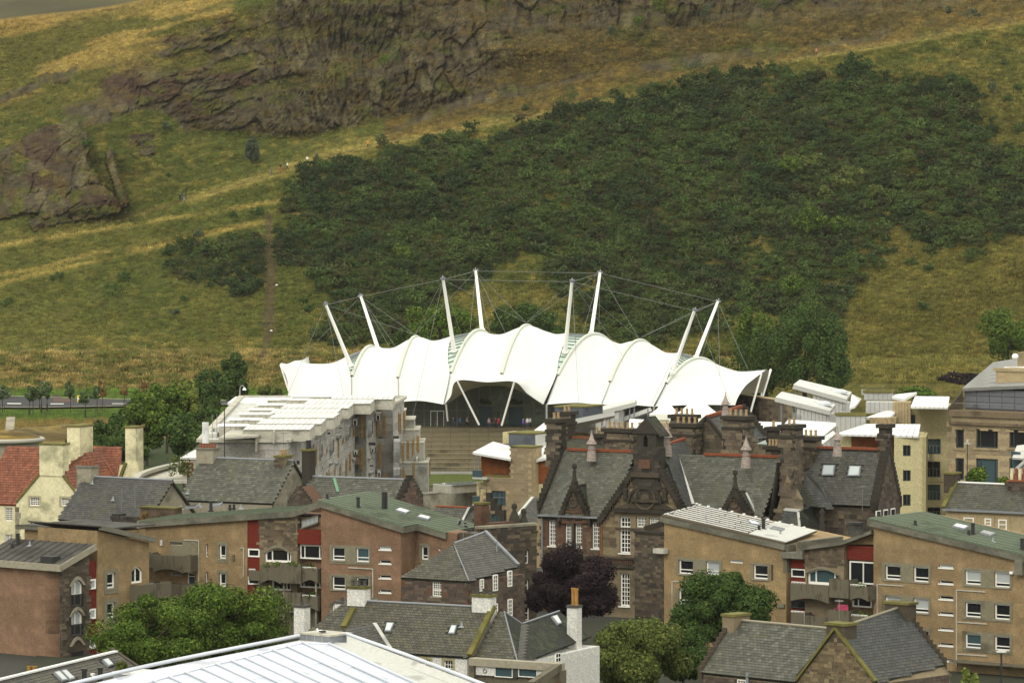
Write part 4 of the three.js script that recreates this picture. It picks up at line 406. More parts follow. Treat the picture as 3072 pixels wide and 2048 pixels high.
{ // link with red panels
  const t = thing('apartment_block', 'stone and red panel link between the two ochre blocks with full balconies', 'flats', RF, 'harled flats with single pitch roofs'), f = RF, c = (a) => px4(f, a);
  const x0 = f.at(2365, 1700)[0], x1 = f.at(2620, 1700)[0], yT = f.at(2420, 1632)[1], p = (x, y) => f.at(x, y).slice(0, 2);
  mesh('wall', [box(x0, x1, 0, yT - .2, -9, -1.2)], MT.tan, t);
  const strip = (a, mat, z0, z1, name) => { const r = c(a); mesh(name, box(r.x0, r.x1, r.y0, r.y1, z0, z1), mat, t); return r; };
  for (const a of [[2365, 1673, 2407, 1706], [2365, 1734, 2407, 1800], [2365, 1827, 2407, 1880], [2535, 1636, 2621, 1684]]) strip(a, MT.red, -1.2, -.4, 'red_panel');
  win(t, c([2365, 1706, 2407, 1734]), -.35, { fw: .1 }); win(t, c([2365, 1800, 2407, 1826]), -.35, { fw: .06, mat: MT.frameDark });
  const s = [p(2414, 1636), p(2531, 1620), p(2531, 1705), p(2414, 1710)], aw = c([2420, 1703, 2514, 1758]);
  mesh('stone_wall', prism([[s[0][0], 0], [s[1][0], 0], s[1], s[0]], -1.2, -.1, [holeOf(aw, .45)]), MT.stone, t);
  stones(t.children[t.children.length - 1], [[s[0][0], s[3][1] + .15, -.1], [s[1][0], s[2][1] + .15, -.1], [...s[1], -.1], [...s[0], -.1]], ST.rubble, { solo: 200, w: .42, h: .2 });
  { const a = aw, band = [], n = 8; for (let i = 0; i <= n; i++) band.push([a.x0 - .2 + (a.x1 - a.x0 + .4) * i / n, a.y1 - .45 + .65 * Math.sin(Math.PI * i / n)]); const inn = holeOf(a, .45).slice(2, 11).reverse(); mesh('arch_lintel', prism([...band, ...[...Array(9)].map((_, i) => [a.x1 - (a.x1 - a.x0) * i / 8, a.y1 - .45 + .45 * Math.sin(Math.PI * i / 8)])], -.1, .04), MT.panel, t); }
  win(t, aw, -.2, { arch: .45, v: [.24, .84], h: [.12], fw: .14, glass: [MT.glass, MT.glassBlue] });
  win(t, c([2539, 1683, 2621, 1756]), -.4, { v: [.5], fw: .12 }); win(t, c([2548, 1785, 2606, 1825]), -.4, { v: [.3], fw: .12 }); win(t, c([2424, 1805, 2512, 1850]), -.6, { fw: .06, mat: MT.frameDark, v: [.5] });
  const y = (q) => f.at(2500, q)[1], X = (q) => f.at(q, 1740)[0];
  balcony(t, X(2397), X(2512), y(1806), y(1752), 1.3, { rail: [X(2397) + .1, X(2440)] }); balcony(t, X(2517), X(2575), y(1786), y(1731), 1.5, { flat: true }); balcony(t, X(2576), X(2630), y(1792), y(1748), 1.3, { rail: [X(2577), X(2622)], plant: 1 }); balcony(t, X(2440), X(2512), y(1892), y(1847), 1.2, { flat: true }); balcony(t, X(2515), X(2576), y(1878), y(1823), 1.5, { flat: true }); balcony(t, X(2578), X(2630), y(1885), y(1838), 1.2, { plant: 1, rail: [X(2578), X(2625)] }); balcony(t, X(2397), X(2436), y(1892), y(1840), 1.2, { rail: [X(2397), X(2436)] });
  const a = f.at(2407, 1637), b = f.at(2530, 1622), e = f.at(2620, 1589), R1 = (q, r) => f.plane(q, r, a, b, [a[0], a[1], -9]), R2 = (q, r) => f.plane(q, r, b, e, [b[0], b[1], -9]);
  mesh('roof', [slab([[...a.slice(0, 2), .3], [...b.slice(0, 2), .3], [b[0], b[1], -8], [a[0], a[1], -8]], .15), slab([[...b.slice(0, 2), .3], [...e.slice(0, 2), .3], [e[0], e[1], -8], [b[0], b[1], -8]], .15)], MT.felt, t);
  mesh('fascia', prism([p(2407, 1650), p(2530, 1634), p(2620, 1601), p(2620, 1591), p(2530, 1623), p(2407, 1639)], .02, .36), MT.fascia, t); mesh('upper_wall', prism([p(2531, 1634), p(2621, 1634), p(2621, 1600), p(2531, 1632)], -8, -.6), MT.tan, t);
  { const g = c([2350, 1655, 2415, 1676]); mesh('gutter_box', [box(g.x0, g.x1, g.y0, g.y1, -6, .4), box(g.x1 - .5, g.x1, g.y1, g.y1 + 1, -6, .38)], MT.fascia, t); }
  { const q = R2(2568, 1585); chimney(t, q[0] - .55, q[0] + .55, q[1] - .5, q[1] + .35, q[2] - .3, q[2] + .3, MT.felt, { pots: 0, capMat: MT.felt }); }
  const pk = c([2524, 1808, 2568, 1828]); mesh('clothes_airer', [bar([pk.x0, pk.y0, 1.2], [pk.x1, pk.y1, 1.2], .06), box(pk.x0 + .4, pk.x1, pk.y0, pk.y1, 1.15, 1.19)], M(L(.38, .06, .12)), t);
}
{ // right ochre block with the green roof
  const t = thing('apartment_block', 'ochre harled flats with mossy green sloping roof at the right border', 'flats', RF, 'harled flats with single pitch roofs'), f = RF;
  const W = [[2657, 1694, 2703, 1740], [2742, 1699, 2787, 1747], [2897, 1709, 2944, 1755], [2985, 1715, 3031, 1763], [2657, 1787, 2703, 1833], [2742, 1793, 2787, 1840], [2897, 1805, 2944, 1853], [2985, 1810, 3031, 1860], [2897, 1899, 2944, 1946], [2985, 1906, 3031, 1953], [2742, 1888, 2787, 1934]].map((a) => px4(f, a)), S = [[1692, 1704], [1740, 1752], [1786, 1799], [1834, 1845], [1881, 1891], [1927, 1938], [1974, 1984]].map(([a, b]) => px4(f, [2819, a, 2860, b]));
  const D = px4(f, [2900, 2003, 2985, 2075]), D2 = px4(f, [3000, 2003, 3090, 2080]); const A = f.at(2622, 1570), B = f.at(3190, 1700);
  front(t, [[A[0], 0], [B[0], 0], [B[0], B[1]], [A[0], A[1]]], [...W, ...S, D, D2].map((r, i) => holeOf(r, i > W.length + S.length - 1 ? .5 : 0)), MT.tan, 11);
  [[2647, 1685, 2794, 1752, [0, 1]], [2889, 1702, 3038, 1769, [2, 3]], [2647, 1781, 2794, 1846, [4, 5]], [2889, 1796, 3038, 1868, [6, 7]], [2889, 1891, 3038, 1965, [8, 9]], [2733, 1880, 2794, 1940, [10]]].forEach(([a, b, c, d, k]) => mesh('window_surround', prism(rectPts(px4(f, [a, b, c, d])), .003, .05, k.map((i) => holeOf(W[i]))), MT.panel, t));
  W.forEach((r, i) => win(t, r, 0, { h: [.28], fw: .11, sill: .1, glass: [2, 3].includes(i) ? [MT.glass, MT.glassNet] : [4, 5].includes(i) ? [MT.glass, MT.glassNet] : i === 8 ? MT.glassBlue : MT.glass })); S.forEach((r, i) => win(t, r, 0, { fw: .05, glass: i ? MT.glass : MT.glassNet, sill: .06, sillMat: MT.frame }));
  win(t, D, -.15, { arch: .5, mat: MT.frameDark, fw: .1, v: [.5] }); win(t, D2, -.15, { arch: .5, mat: MT.frameDark, fw: .1, glass: MT.glassBlue, v: [.5] });
  { const r = px4(f, [2874, 1978, 3150, 2003]); mesh('porch_roof', box(r.x0, r.x1, r.y0, r.y1, .01, 1.4), MT.concDark, t); }
  const a = f.at(2612, 1552), b = f.at(3190, 1687), R = (x, y) => f.plane(x, y, a, b, [a[0], a[1], -10]), fl = (x, y) => R(x, y), bk = R(2706, 1518)[2];
  mesh('roof', slab([[a[0], a[1], .3], [b[0], b[1], .3], [b[0], b[1], bk], [a[0], a[1], bk]], .15), MT.green, t); { const n = 44; for (let i = 1; i < n; i++) { const k = i / n; mesh('roof_seam', bar([lerp(a[0], b[0], k), lerp(a[1], b[1], k) + .02, .28], [lerp(a[0], b[0], k), lerp(a[1], b[1], k) + .02, bk + .1], .05, .05), MT.green, t); } }
  mesh('fascia', prism([[a[0] - .1, a[1] - .65], [b[0], b[1] - .65], [b[0], b[1] - .17], [a[0] - .1, a[1] - .17]], .02, .36), MT.fascia, t);
  skylight(t, [R(2858, 1582), R(2894, 1591), R(2908, 1583), R(2870, 1574)]); skylight(t, [R(2940, 1602), R(2972, 1611), R(2988, 1603), R(2952, 1595)], MT.glass); vent(t, f, R(2920, 1602), 'stack'); vent(t, f, R(2908, 1604)); vent(t, f, R(2747, 1575)); vent(t, f, R(2638, 1548)); vent(t, f, R(2980, 1625), 'white'); vent(t, f, R(3068, 1648), 'stack');
  const v = (x, y) => { const q = f.at(x, y); return [q[0], q[1], .05]; }; pipe(t, [v(2872, 2000), v(2872, 1769), v(2960, 1775)]); pipe(t, [v(2872, 1865), v(2962, 1871)]); pipe(t, [v(2872, 1961), v(2962, 1967)]); pipe(t, [v(2634, 1840), v(2634, 1752), v(2712, 1757)]); mesh('lamp_bracket', box(-.15, .15, -.1, .1, 0, .3).translate(...f.at(3040, 1717)), MT.whiteMetal, t);
  mesh('downpipe_hopper', box(-.3, .4, -.9, .3, 0, .5).translate(f.at(3064, 1690)[0], f.at(3064, 1690)[1], 0), MT.fascia, t);
}
// ---------- front row of flats, left ----------
const LF1 = new Frame(0, 354.5, 186, 350);
{
  const t = thing('apartment_block', 'pink brown harled end block with dark ribbed roof at the left border', 'flats', LF1, 'harled flats with single pitch roofs'), f = LF1, xc = f.at(186, 1800)[0];
  const S = (x, y) => f.side(x, y, xc), yF = S(186, 1700)[1], back = S(266, 1660), yb0 = S(268, 1645)[1], x0 = f.at(-60, 1700)[0];
  // the side wall turns the corner and runs away to the right
  const g = new THREE.Group(); const sf = new Frame(186, 350, 446, 360); sf.o = f.o.clone().addScaledVector(f.u, xc); sf.yaw = f.yaw + Math.PI / 2; sf.u = f.n.clone().negate(); sf.n = f.u.clone();
  mesh('wall', box(x0, xc - .3, 0, yF, -sf.at(266, 1700)[0] , 0), MT.pink, t); mesh('base_wall', box(x0, xc - .28, 0, f.at(100, 2000)[1], 0, .08), MT.concDark, t);
  const A = f.at(-60, 1684), B = f.at(193, 1697), dz = S(276, 1641)[2], hb = S(276, 1641)[1];
  mesh('upper_wall', prism([[0, 0], [-dz, hb - yF], [-dz, -.3], [0, -.3]].map(([a, b]) => [a, b]), -xc + .4 + x0, -.35).rotateY(Math.PI / 2).translate(xc, yF, 0), MT.stoneDark, t);
  const roof = [[x0, B[1] + .1, .45], [xc + .35, B[1] + .1, .45], [xc + .35, hb + .25, dz], [x0, hb + .25, dz]]; mesh('roof', slab(roof, .3), MT.felt, t);
  for (let i = 0; i < 11; i++) { const x = xc - i * .9 + .3; mesh('roof_seam', bar([x, B[1] + .12, .45], [x, hb + .27, dz], .05, .08), MT.felt, t); }
  mesh('fascia', [box(x0, xc + .4, B[1] - .45, B[1] + .12, .46, .62), bar([xc + .44, B[1] - .12, .6], [xc + .44, hb + .05, dz], .14, .5)], MT.conc, t);
  const R = (x, y) => f.plane(x, y, roof[0], roof[1], roof[2]); { const q = R(150, 1682); mesh('roof_hatch', box(q[0] - .7, q[0] + .7, q[1] - .2, q[1] + .4, q[2] - .5, q[2] + .5), MT.black, t); } vent(t, f, R(52, 1632), 'stack'); vent(t, f, R(35, 1643)); vent(t, f, R(88, 1636), 'white');
  // stone side with three arched openings
  const w = thing('apartment_block', 'stone, red and ochre side wall with arched balcony windows beside the pink end block', 'flats', sf, 'harled flats with single pitch roofs');
  const aw = [[213, 1740, 247, 1817], [213, 1832, 247, 1906], [213, 1921, 247, 1988]].map((a) => px4(sf, a)), x1 = sf.at(266, 1700)[0], p = (x, y) => sf.at(x, y).slice(0, 2), c = (a) => px4(sf, a);
  const sp = [[0, 0], [x1, 0], [x1, p(266, 1652)[1]], [0, p(190, 1706)[1]]]; const sw = mesh('stone_wall', [prism(sp, -.3, 0, aw.map((r) => holeOf(r, .5))), prism(sp, -2, -.3)], MT.stoneDark, w);
  stones(sw, sp.map((q) => [...q, 0]), [[.15, .12, .085], [.11, .092, .068], [.19, .15, .10], [.085, .07, .052]], { w: .5, h: .22, solo: 300, skip: aw.map((r) => [[r.x0 - .3, r.y0, 0], [r.x1 + .3, r.y1 + .3, 0]]) });
  aw.forEach((r) => { const band = []; for (let i = 0; i <= 8; i++) band.push([r.x0 - .25 + (r.x1 - r.x0 + .5) * i / 8, r.y1 - .5 + .8 * Math.sin(Math.PI * i / 8)]); mesh('arch_lintel', prism([...band, ...[...Array(9)].map((_, i) => [r.x1 - (r.x1 - r.x0) * i / 8, r.y1 - .5 + .5 * Math.sin(Math.PI * i / 8)])], 0, .12), MT.conc, w); const m = win(w, r, 0, { arch: .5, v: [.42], h: [.45], fw: .16, glass: [MT.glass, MT.glassNet] }); const rl = []; for (let i = 0; i <= 14; i++) rl.push(box(lerp(r.x0, r.x1, i / 14) - .02, lerp(r.x0, r.x1, i / 14) + .02, r.y0, r.y0 + 1, .02, .06)); rl.push(box(r.x0 - .1, r.x1 + .1, r.y0 + 1, r.y0 + 1.05, .01, .07)); mesh('railing', rl, MT.black, m); });
  const xr = [x1 + .02, sf.at(291, 1700)[0]], yt = p(280, 1683)[1]; mesh('red_panel', box(xr[0], xr[1], 0, yt, -1.5, -.15), MT.red, w);
  [[267, 1738, 287, 1766], [267, 1827, 287, 1855], [267, 1919, 287, 1944]].forEach((a) => win(w, c(a), .02, { fw: .13, in: .02, glass: MT.glassNet }));
  const W = [[319, 1719, 344, 1763], [319, 1808, 343, 1853], [319, 1897, 343, 1942]].map(c), AW = [[393, 1700, 427, 1747], [393, 1802, 425, 1845]].map(c);
  const poly = [[xr[1], 0], [p(446, 1700)[0], 0], p(446, 1627), p(293, 1592), [xr[1], p(293, 1592)[1]]]; front(w, poly, [...W.map((r) => holeOf(r)), holeOf(AW[0], .5), holeOf(AW[1])], MT.tan, 7);
  W.forEach((r) => { mesh('window_surround', prism([[r.x0 - .35, r.y0 - .45], [r.x1 + .35, r.y0 - .45], [r.x1 + .35, r.y1 + .3], [r.x0 - .35, r.y1 + .3]], .003, .06, [holeOf(r)]), MT.panel, w); win(w, r, 0, { h: [.3], fw: .14, sill: .1 }); });
  win(w, AW[0], 0, { arch: .5, v: [.45], fw: .16 }); win(w, AW[1], 0, { v: [.4, .7], fw: .14 });
  { const r = AW[0]; balcony(w, r.x0 - .2, r.x1 + 2.3, p(427, 1802)[1], p(427, 1749)[1], 1.2, {}); mesh('chair_back', [box(r.x1 + .2, r.x1 + .8, p(427, 1770)[1], p(427, 1748)[1], .5, .56)], MT.metal, w); }
  mesh('fascia', [bar([p(293, 1582)[0], p(293, 1582)[1], .3], [p(455, 1620)[0], p(455, 1620)[1], .3], .4, .42)], MT.fascia, w); mesh('roof', slab([[xr[1] - .2, p(293, 1582)[1] + .2, .45], [p(455, 1620)[0], p(455, 1620)[1] + .2, .45], [p(455, 1620)[0], p(455, 1620)[1] + .2, -8], [xr[1] - .2, p(293, 1582)[1] + .2, -8]], .1), MT.felt, w);
}
{ // ochre wall behind the end block
  const f = new Frame(72, 366, 293, 360.5), t = thing('apartment_block', 'ochre gable with long louvred window rising behind the dark ribbed roof', 'flats', f, 'harled flats with single pitch roofs'), p = (x, y) => f.at(x, y).slice(0, 2);
  const w = px4(f, [206, 1616, 277, 1641]); front(t, [[p(72, 1590)[0], 0], [p(291, 1590)[0], 0], p(291, 1599), p(72, 1588)], [holeOf(w)], MT.tan, 6); win(t, w, 0, { v: [.53], h: [.55], fw: .1, glass: MT.glassNet, mat: MT.conc });
  const a = p(62, 1573), b = p(296, 1587); mesh('fascia', prism([[a[0], a[1] - .35], [b[0], b[1] - .35], b, a], .02, .5), MT.fascia, t); mesh('roof', slab([[...a, .5], [...b, .5], [b[0], b[1], -7], [a[0], a[1], -7]], .12), MT.felt, t);
}
{ // long ochre block with the first green roof
  const f = new Frame(424, 374, 970, 366.8), t = thing('apartment_block', 'long ochre harled flats with shallow green roof, red strip and stone panel', 'flats', f, 'harled flats with single pitch roofs'), p = (x, y) => f.at(x, y).slice(0, 2), c = (a) => px4(f, a), X = (x) => f.at(x, 1700)[0], Y = (y, x = 700) => f.at(x, y)[1];
  const WN = [[657, 1633, 677, 1676], [657, 1718, 677, 1760]].map(c), SL = [[616, 1631, 623, 1670], [616, 1715, 623, 1755]].map(c), D = c([561, 1628, 583, 1672]), V = c([510, 1625, 546, 1636]), D2 = c([561, 1718, 583, 1760]), V2 = c([510, 1716, 546, 1728]);
  front(t, [[X(425), 0], [X(741), 0], p(741, 1550), p(425, 1574)], [...WN, ...SL, D, V, D2, V2].map((r) => holeOf(r)), MT.tan, 8);
  WN.forEach((r) => { mesh('window_surround', prism([[r.x0 - .2, r.y0 - .35], [r.x1 + .2, r.y0 - .35], [r.x1 + .2, r.y1 + .25], [r.x0 - .2, r.y1 + .25]], .003, .05, [holeOf(r)]), MT.panel, t); win(t, r, 0, { h: [.22], fw: .12, sill: .1 }); }); SL.forEach((r) => win(t, r, 0, { fw: .05, h: [.3] }));
  mesh('window_surround', prism(rectPts(c([508, 1621, 592, 1672])), .003, .05, [D, V].map((r) => holeOf(r))), MT.panel, t); win(t, D, 0, { h: [.75], fw: .07 }); win(t, V, 0, { fw: .05, h: [.5], mat: MT.concPale }); win(t, D2, 0, { h: [.75], fw: .07, glass: MT.glassBlue }); win(t, V2, 0, { fw: .05, h: [.5] });
  balcony(t, X(478), X(570), Y(1722), Y(1669), 1.3); balcony(t, X(571), X(592), Y(1718), Y(1668), 1.35, { flat: true }); balcony(t, X(446), X(474), Y(1705), Y(1664), 1.0, { flat: true }); mesh('balcony_floor', box(X(440), X(478), Y(1709), Y(1702), 0, 1.3), MT.concDark, t);
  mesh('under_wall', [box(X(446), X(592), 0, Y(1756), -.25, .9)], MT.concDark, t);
  for (const a of [[741, 1546, 778, 1645], [741, 1671, 778, 1729], [741, 1755, 778, 1900]]) { const r = c(a); mesh('red_panel', box(r.x0, r.x1, r.y0, r.y1, -1, -.05), MT.red, t); } win(t, c([743, 1645, 778, 1671]), .02, { fw: .12, in: .02 }); win(t, c([743, 1729, 778, 1754]), .02, { fw: .12, in: .02 });
  mesh('core_wall', [box(X(741), X(963), 0, Y(1552), -8, -1.05), box(X(895), X(963), Y(1596), p(930, 1552)[1], -1.05, -.5)], MT.pink, t);
  const ar = c([794, 1641, 872, 1688]), ar2 = c([814, 1727, 872, 1772]), sp = [[X(778), Y(1645)], [X(891), Y(1645)], p(891, 1537), p(778, 1545)];
  const sw = mesh('stone_wall', prism([[X(778), 0], [X(891), 0], p(891, 1537), p(778, 1545)], -1, 0, [holeOf(ar, .5), holeOf(ar2)]), MT.stone, t); stones(sw, sp.map((q) => [...q, 0]), ST.rubble.concat([[.30, .24, .14]]), { w: .42, h: .2, solo: 300 });
  { const r = ar, band = []; for (let i = 0; i <= 8; i++) band.push([r.x0 - .2 + (r.x1 - r.x0 + .4) * i / 8, r.y1 - .5 + .75 * Math.sin(Math.PI * i / 8)]); mesh('arch_lintel', prism([...band, ...[...Array(9)].map((_, i) => [r.x1 - (r.x1 - r.x0) * i / 8, r.y1 - .5 + .5 * Math.sin(Math.PI * i / 8)])], 0, .1), MT.panel, t); }
  win(t, ar, 0, { arch: .5, v: [.26, .86], h: [.1], fw: .14, glass: MT.glass }); win(t, ar2, 0, { v: [.75], fw: .14 });
  { const r = c([892, 1587, 963, 1634]); mesh('red_panel', box(r.x0, r.x1, r.y0, r.y1, -1, .0), MT.red, t); } win(t, c([893, 1634, 963, 1679]), -.3, { v: [.2, .84], fw: .13 }); win(t, c([893, 1727, 963, 1766]), -.3, { v: [.16, .84], fw: .13 }); win(t, c([922, 1815, 963, 1853]), -.3, { v: [.8], fw: .13 });
  { const a = p(897, 1561), b = p(949, 1543), h = .75; const g = [], q = (k, e) => [lerp(a[0], b[0], k), lerp(a[1], b[1], k) - e]; const m = mesh('window', prism([q(0, h), q(1, h), q(1, 0), q(0, 0)], -.48, -.36, [[q(.03, h - .1), q(.97, h - .1), q(.97, .1), q(.03, .1)]]), MT.conc, t); for (let i = 0; i < 4; i++) mesh('pane', prism([q(.03 + i * .24, h - .1), q(.25 + i * .24, h - .1), q(.25 + i * .24, .1), q(.03 + i * .24, .1)], -.48, -.44), MT.glassNet, m); mesh('sill', bar([q(-.02, h)[0], q(-.02, h)[1], -.3], [q(1.02, h)[0], q(1.02, h)[1], -.3], .3, .12), MT.fascia, m); }
  balcony(t, X(800), X(861), Y(1742), Y(1687), 1.3, { plant: 1 }); balcony(t, X(760), X(800), Y(1735), Y(1705), 1.0, { rail: [X(761), X(779)], flat: true }); balcony(t, X(862), X(925), Y(1737), Y(1680), 1.5, { plant: 1, flat: true }); balcony(t, X(925), X(970), Y(1735), Y(1692), 1.2, { rail: [X(925), X(965)], plant: 1 }); balcony(t, X(873), X(922), Y(1824), Y(1764), 1.4, { flat: true }); balcony(t, X(924), X(970), Y(1818), Y(1775), 1.2, { rail: [X(924), X(962)], plant: 1 });
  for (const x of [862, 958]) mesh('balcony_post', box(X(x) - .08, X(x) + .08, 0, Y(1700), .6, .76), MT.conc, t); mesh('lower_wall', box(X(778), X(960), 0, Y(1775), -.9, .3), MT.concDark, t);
  const a = f.at(420, 1573), b = f.at(884, 1541), e = f.at(966, 1514), za = -7; a[1] += 0; const R = (x, y) => f.plane(x, y, a, b, [a[0], a[1], -9]);
  mesh('roof', [slab([[a[0], a[1] + .4, .4], [b[0], b[1] + .4, .4], [b[0], b[1] + .4, za], [a[0], a[1] + .4, za]], .12), slab([[b[0], b[1] + .4, .4], [e[0], e[1] + .4, .4], [e[0], e[1] + .4, za], [b[0], b[1] + .4, za]], .12)], MT.green, t); for (let i = 1; i < 26; i++) { const k = i / 26; mesh('roof_seam', bar([lerp(a[0], b[0], k), lerp(a[1], b[1], k) + .42, .38], [lerp(a[0], b[0], k), lerp(a[1], b[1], k) + .42, za + .1], .05, .05), MT.green, t); }
  mesh('fascia', prism([[a[0], a[1] - .25], [b[0], b[1] - .25], [e[0], e[1] - .25], [e[0], e[1] + .27], [b[0], b[1] + .27], [a[0], a[1] + .27]], .02, .44), MT.fascia, t);
  { const r = c([416, 1561, 426, 1606]); mesh('gutter_box', [box(r.x0, r.x1 - .02, r.y0, r.y1, -3, .42), box(r.x0 - .6, r.x1, r.y0, r.y0 + .4, -3, .43)], MT.conc, t); }
  const up = (q) => [q[0], q[1] + .42, q[2]]; for (const [x, y, k] of [[542, 1539, 'white'], [598, 1532, 'white'], [632, 1546, 'stack'], [689, 1540, ''], [701, 1539, ''], [722, 1538, 'white']]) vent(t, f, up(R(x, y)), k); skylight(t, [R(625, 1534), R(660, 1531), R(668, 1524), R(634, 1527)].map(up)); skylight(t, [R(555, 1540), R(590, 1536), R(598, 1530), R(565, 1534)].map(up), MT.glass);
  const v = (x, y) => { const q = f.at(x, y); return [q[0], q[1], .06]; }; pipe(t, [v(596, 1760), v(596, 1621), v(552, 1619)]); pipe(t, [v(731, 1730), v(731, 1643), v(720, 1643)]); for (const [x, y] of [[484, 1628], [700, 1672]]) mesh('vent_grille', box(-.12, .12, -.25, .25, 0, .12).translate(f.at(x, y)[0], f.at(x, y)[1], 0), x < 600 ? MT.zincDull : MT.concDark, t);
}
{ // pink brown block with the large green roof
  const f = new Frame(963, 366, 1202, 363), t = thing('apartment_block', 'pink brown harled flats with large stepped green roof in front of the concrete offices', 'flats', f, 'harled flats with single pitch roofs'), p = (x, y) => f.at(x, y).slice(0, 2), c = (a) => px4(f, a);
  const W = [[996, 1640, 1035, 1681], [1068, 1642, 1107, 1686], [996, 1727, 1036, 1769], [1068, 1731, 1107, 1772], [996, 1812, 1036, 1855], [1068, 1814, 1107, 1857]].map(c), S = [[1637, 1649], [1679, 1691], [1724, 1735], [1767, 1778]].map(([a, b]) => c([1138, a, 1172, b]));
  const x0 = p(963, 1600)[0], x1 = p(1202, 1600)[0], zr = f.side(1245, 1560, x1)[2], f2 = f.frameAt(0, zr), x2 = f2.at(1371, 1600)[0];
  front(t, [[x0, 0], [x1, 0], p(1202, 1583), p(963, 1512)], [...W, ...S].map((r) => holeOf(r)), MT.pink, 12);
  [[989, 1634, 1112, 1695, [0, 1]], [989, 1721, 1112, 1777, [2, 3]], [989, 1806, 1112, 1862, [4, 5]]].forEach(([a, b, q, d, k]) => mesh('window_surround', prism(rectPts(c([a, b, q, d])), .003, .05, k.map((i) => holeOf(W[i]))), MT.panel, t));
  W.forEach((r, i) => win(t, r, 0, { h: [.3], fw: .11, sill: .12, glass: i === 1 ? MT.glassBlue : MT.glass })); S.forEach((r, i) => win(t, r, 0, { fw: .06, sill: .05, sillMat: MT.frame, glass: i ? MT.glass : MT.glassNet }));
  const a = f.at(957, 1497), b = f.at(1202, 1573), R = (x, y) => f.plane(x, y, a, b, [a[0], a[1], -9]), q2 = f2.at(1371, 1590);
  const w2 = px4(f2, [1264, 1638, 1285, 1679]), w3 = px4(f2, [1314, 1641, 1321, 1652]); const m2 = mesh('wall', prism([[x1, 0], [x2, 0], [x2, q2[1] - .3], [x1, R(1245, 1557)[1] - .5]], zr - 2.5, zr, [holeOf(w2), holeOf(w3)]), MT.pink, t); mesh('window_surround', prism([[w2.x0 - .2, w2.y0 - .3], [w2.x1 + .2, w2.y0 - .3], [w2.x1 + .2, w2.y1 + .25], [w2.x0 - .2, w2.y1 + .25]], zr + .003, zr + .05, [holeOf(w2)]), MT.panel, t); win(t, w2, zr, { h: [.3], fw: .12 }); win(t, w3, zr, { fw: .05 });
  const bk = R(1073, 1462)[2], sl = (b[1] - a[1]) / (b[0] - a[0]), yy = (x) => a[1] + sl * (x - a[0]), xe = R(1440, 1577)[0], th = .15;
  mesh('roof', [slab([[a[0], yy(a[0]), .4], [x1 + .4, yy(x1 + .4), .4], [x1 + .4, yy(x1 + .4), bk], [a[0], yy(a[0]), bk]], th), slab([[x1 + .4, yy(x1 + .4), zr + .4], [xe, yy(xe), zr + .4], [xe, yy(xe), bk], [x1 + .4, yy(x1 + .4), bk]], th)], MT.green, t);
  for (let i = 1; i < 30; i++) { const x = lerp(a[0], xe, i / 30); mesh('roof_seam', bar([x, yy(x) + .02, x < x1 + .4 ? .4 : zr + .4], [x, yy(x) + .02, bk], .05, .05), MT.green, t); }
  mesh('fascia', [prism([[a[0], a[1] - .6], [x1 + .4, yy(x1 + .4) - .6], [x1 + .4, yy(x1 + .4) - .16], [a[0], a[1] - .16]], .02, .42), box(x1 + .1, x1 + .42, yy(x1 + .4) - .6, yy(x1 + .4) - .16, zr, .02), prism([[x1 + .42, yy(x1 + .4) - .6], [xe, yy(xe) - .6], [xe, yy(xe) - .16], [x1 + .42, yy(x1 + .4) - .16]], zr + .02, zr + .42)], MT.fascia, t); mesh('end_wall', box(x1, xe - .4, 0, yy(xe) - .3, bk + .5, zr - 2.6), MT.lead, t); mesh('low_roof', box(x2 - .3, x2 + 3.5, yy(xe) - 2.6, yy(xe) - 2.2, zr - 3, zr + .5), MT.fascia, t);
  for (const [x, y, k] of [[1074, 1522, 'stack'], [981, 1495, ''], [1379, 1575, ''], [1396, 1580, ''], [1073, 1512, 'white'], [1376, 1568, 'white']]) vent(t, f, R(x, y), k); for (const x of [1149, 1158]) { const q = R(x, 1526); mesh('flue', cyl(q[0], q[1] - .2, q[2], .14, 1.7, 8), MT.black, t); } skylight(t, [R(1184, 1533), R(1217, 1543), R(1230, 1537), R(1198, 1527)]); skylight(t, [R(1250, 1553), R(1284, 1562), R(1292, 1555), R(1260, 1547)]);
  const v = (x, y) => { const q = f.at(x, y); return [q[0], q[1], .06]; }; pipe(t, [v(1119, 1800), v(1119, 1706), v(1045, 1702)]);
}
// ---------- old houses in the foreground ----------
const crow = (a, b, n, th, w) => { const g = []; for (let i = 0; i < n; i++) { const k0 = i / n, k1 = (i + 1) / n, p = [0, 1, 2].map((q) => lerp(a[q], b[q], k0)), r = [0, 1, 2].map((q) => lerp(a[q], b[q], k1)); const lo = Math.min(p[1], r[1]), hi = Math.max(p[1], r[1]); g.push(box(Math.min(p[0], r[0]) - (Math.abs(p[0] - r[0]) < .01 ? w / 2 : 0), Math.max(p[0], r[0]) + (Math.abs(p[0] - r[0]) < .01 ? w / 2 : 0), lo - .5, hi + .12, Math.min(p[2], r[2]) - (Math.abs(p[2] - r[2]) < .01 ? w / 2 : 0), Math.max(p[2], r[2]) + (Math.abs(p[2] - r[2]) < .01 ? w / 2 : 0))); } return g; };
function crowSteps(t, a, b, n, w, mat) { crow(a, b, n, 0, w).forEach((g) => mesh('crow_step', g, mat, t)); }
const mid = (pts) => pts.reduce((a, p) => a.map((v, i) => v + p[i] / pts.length), [0, 0, 0]);
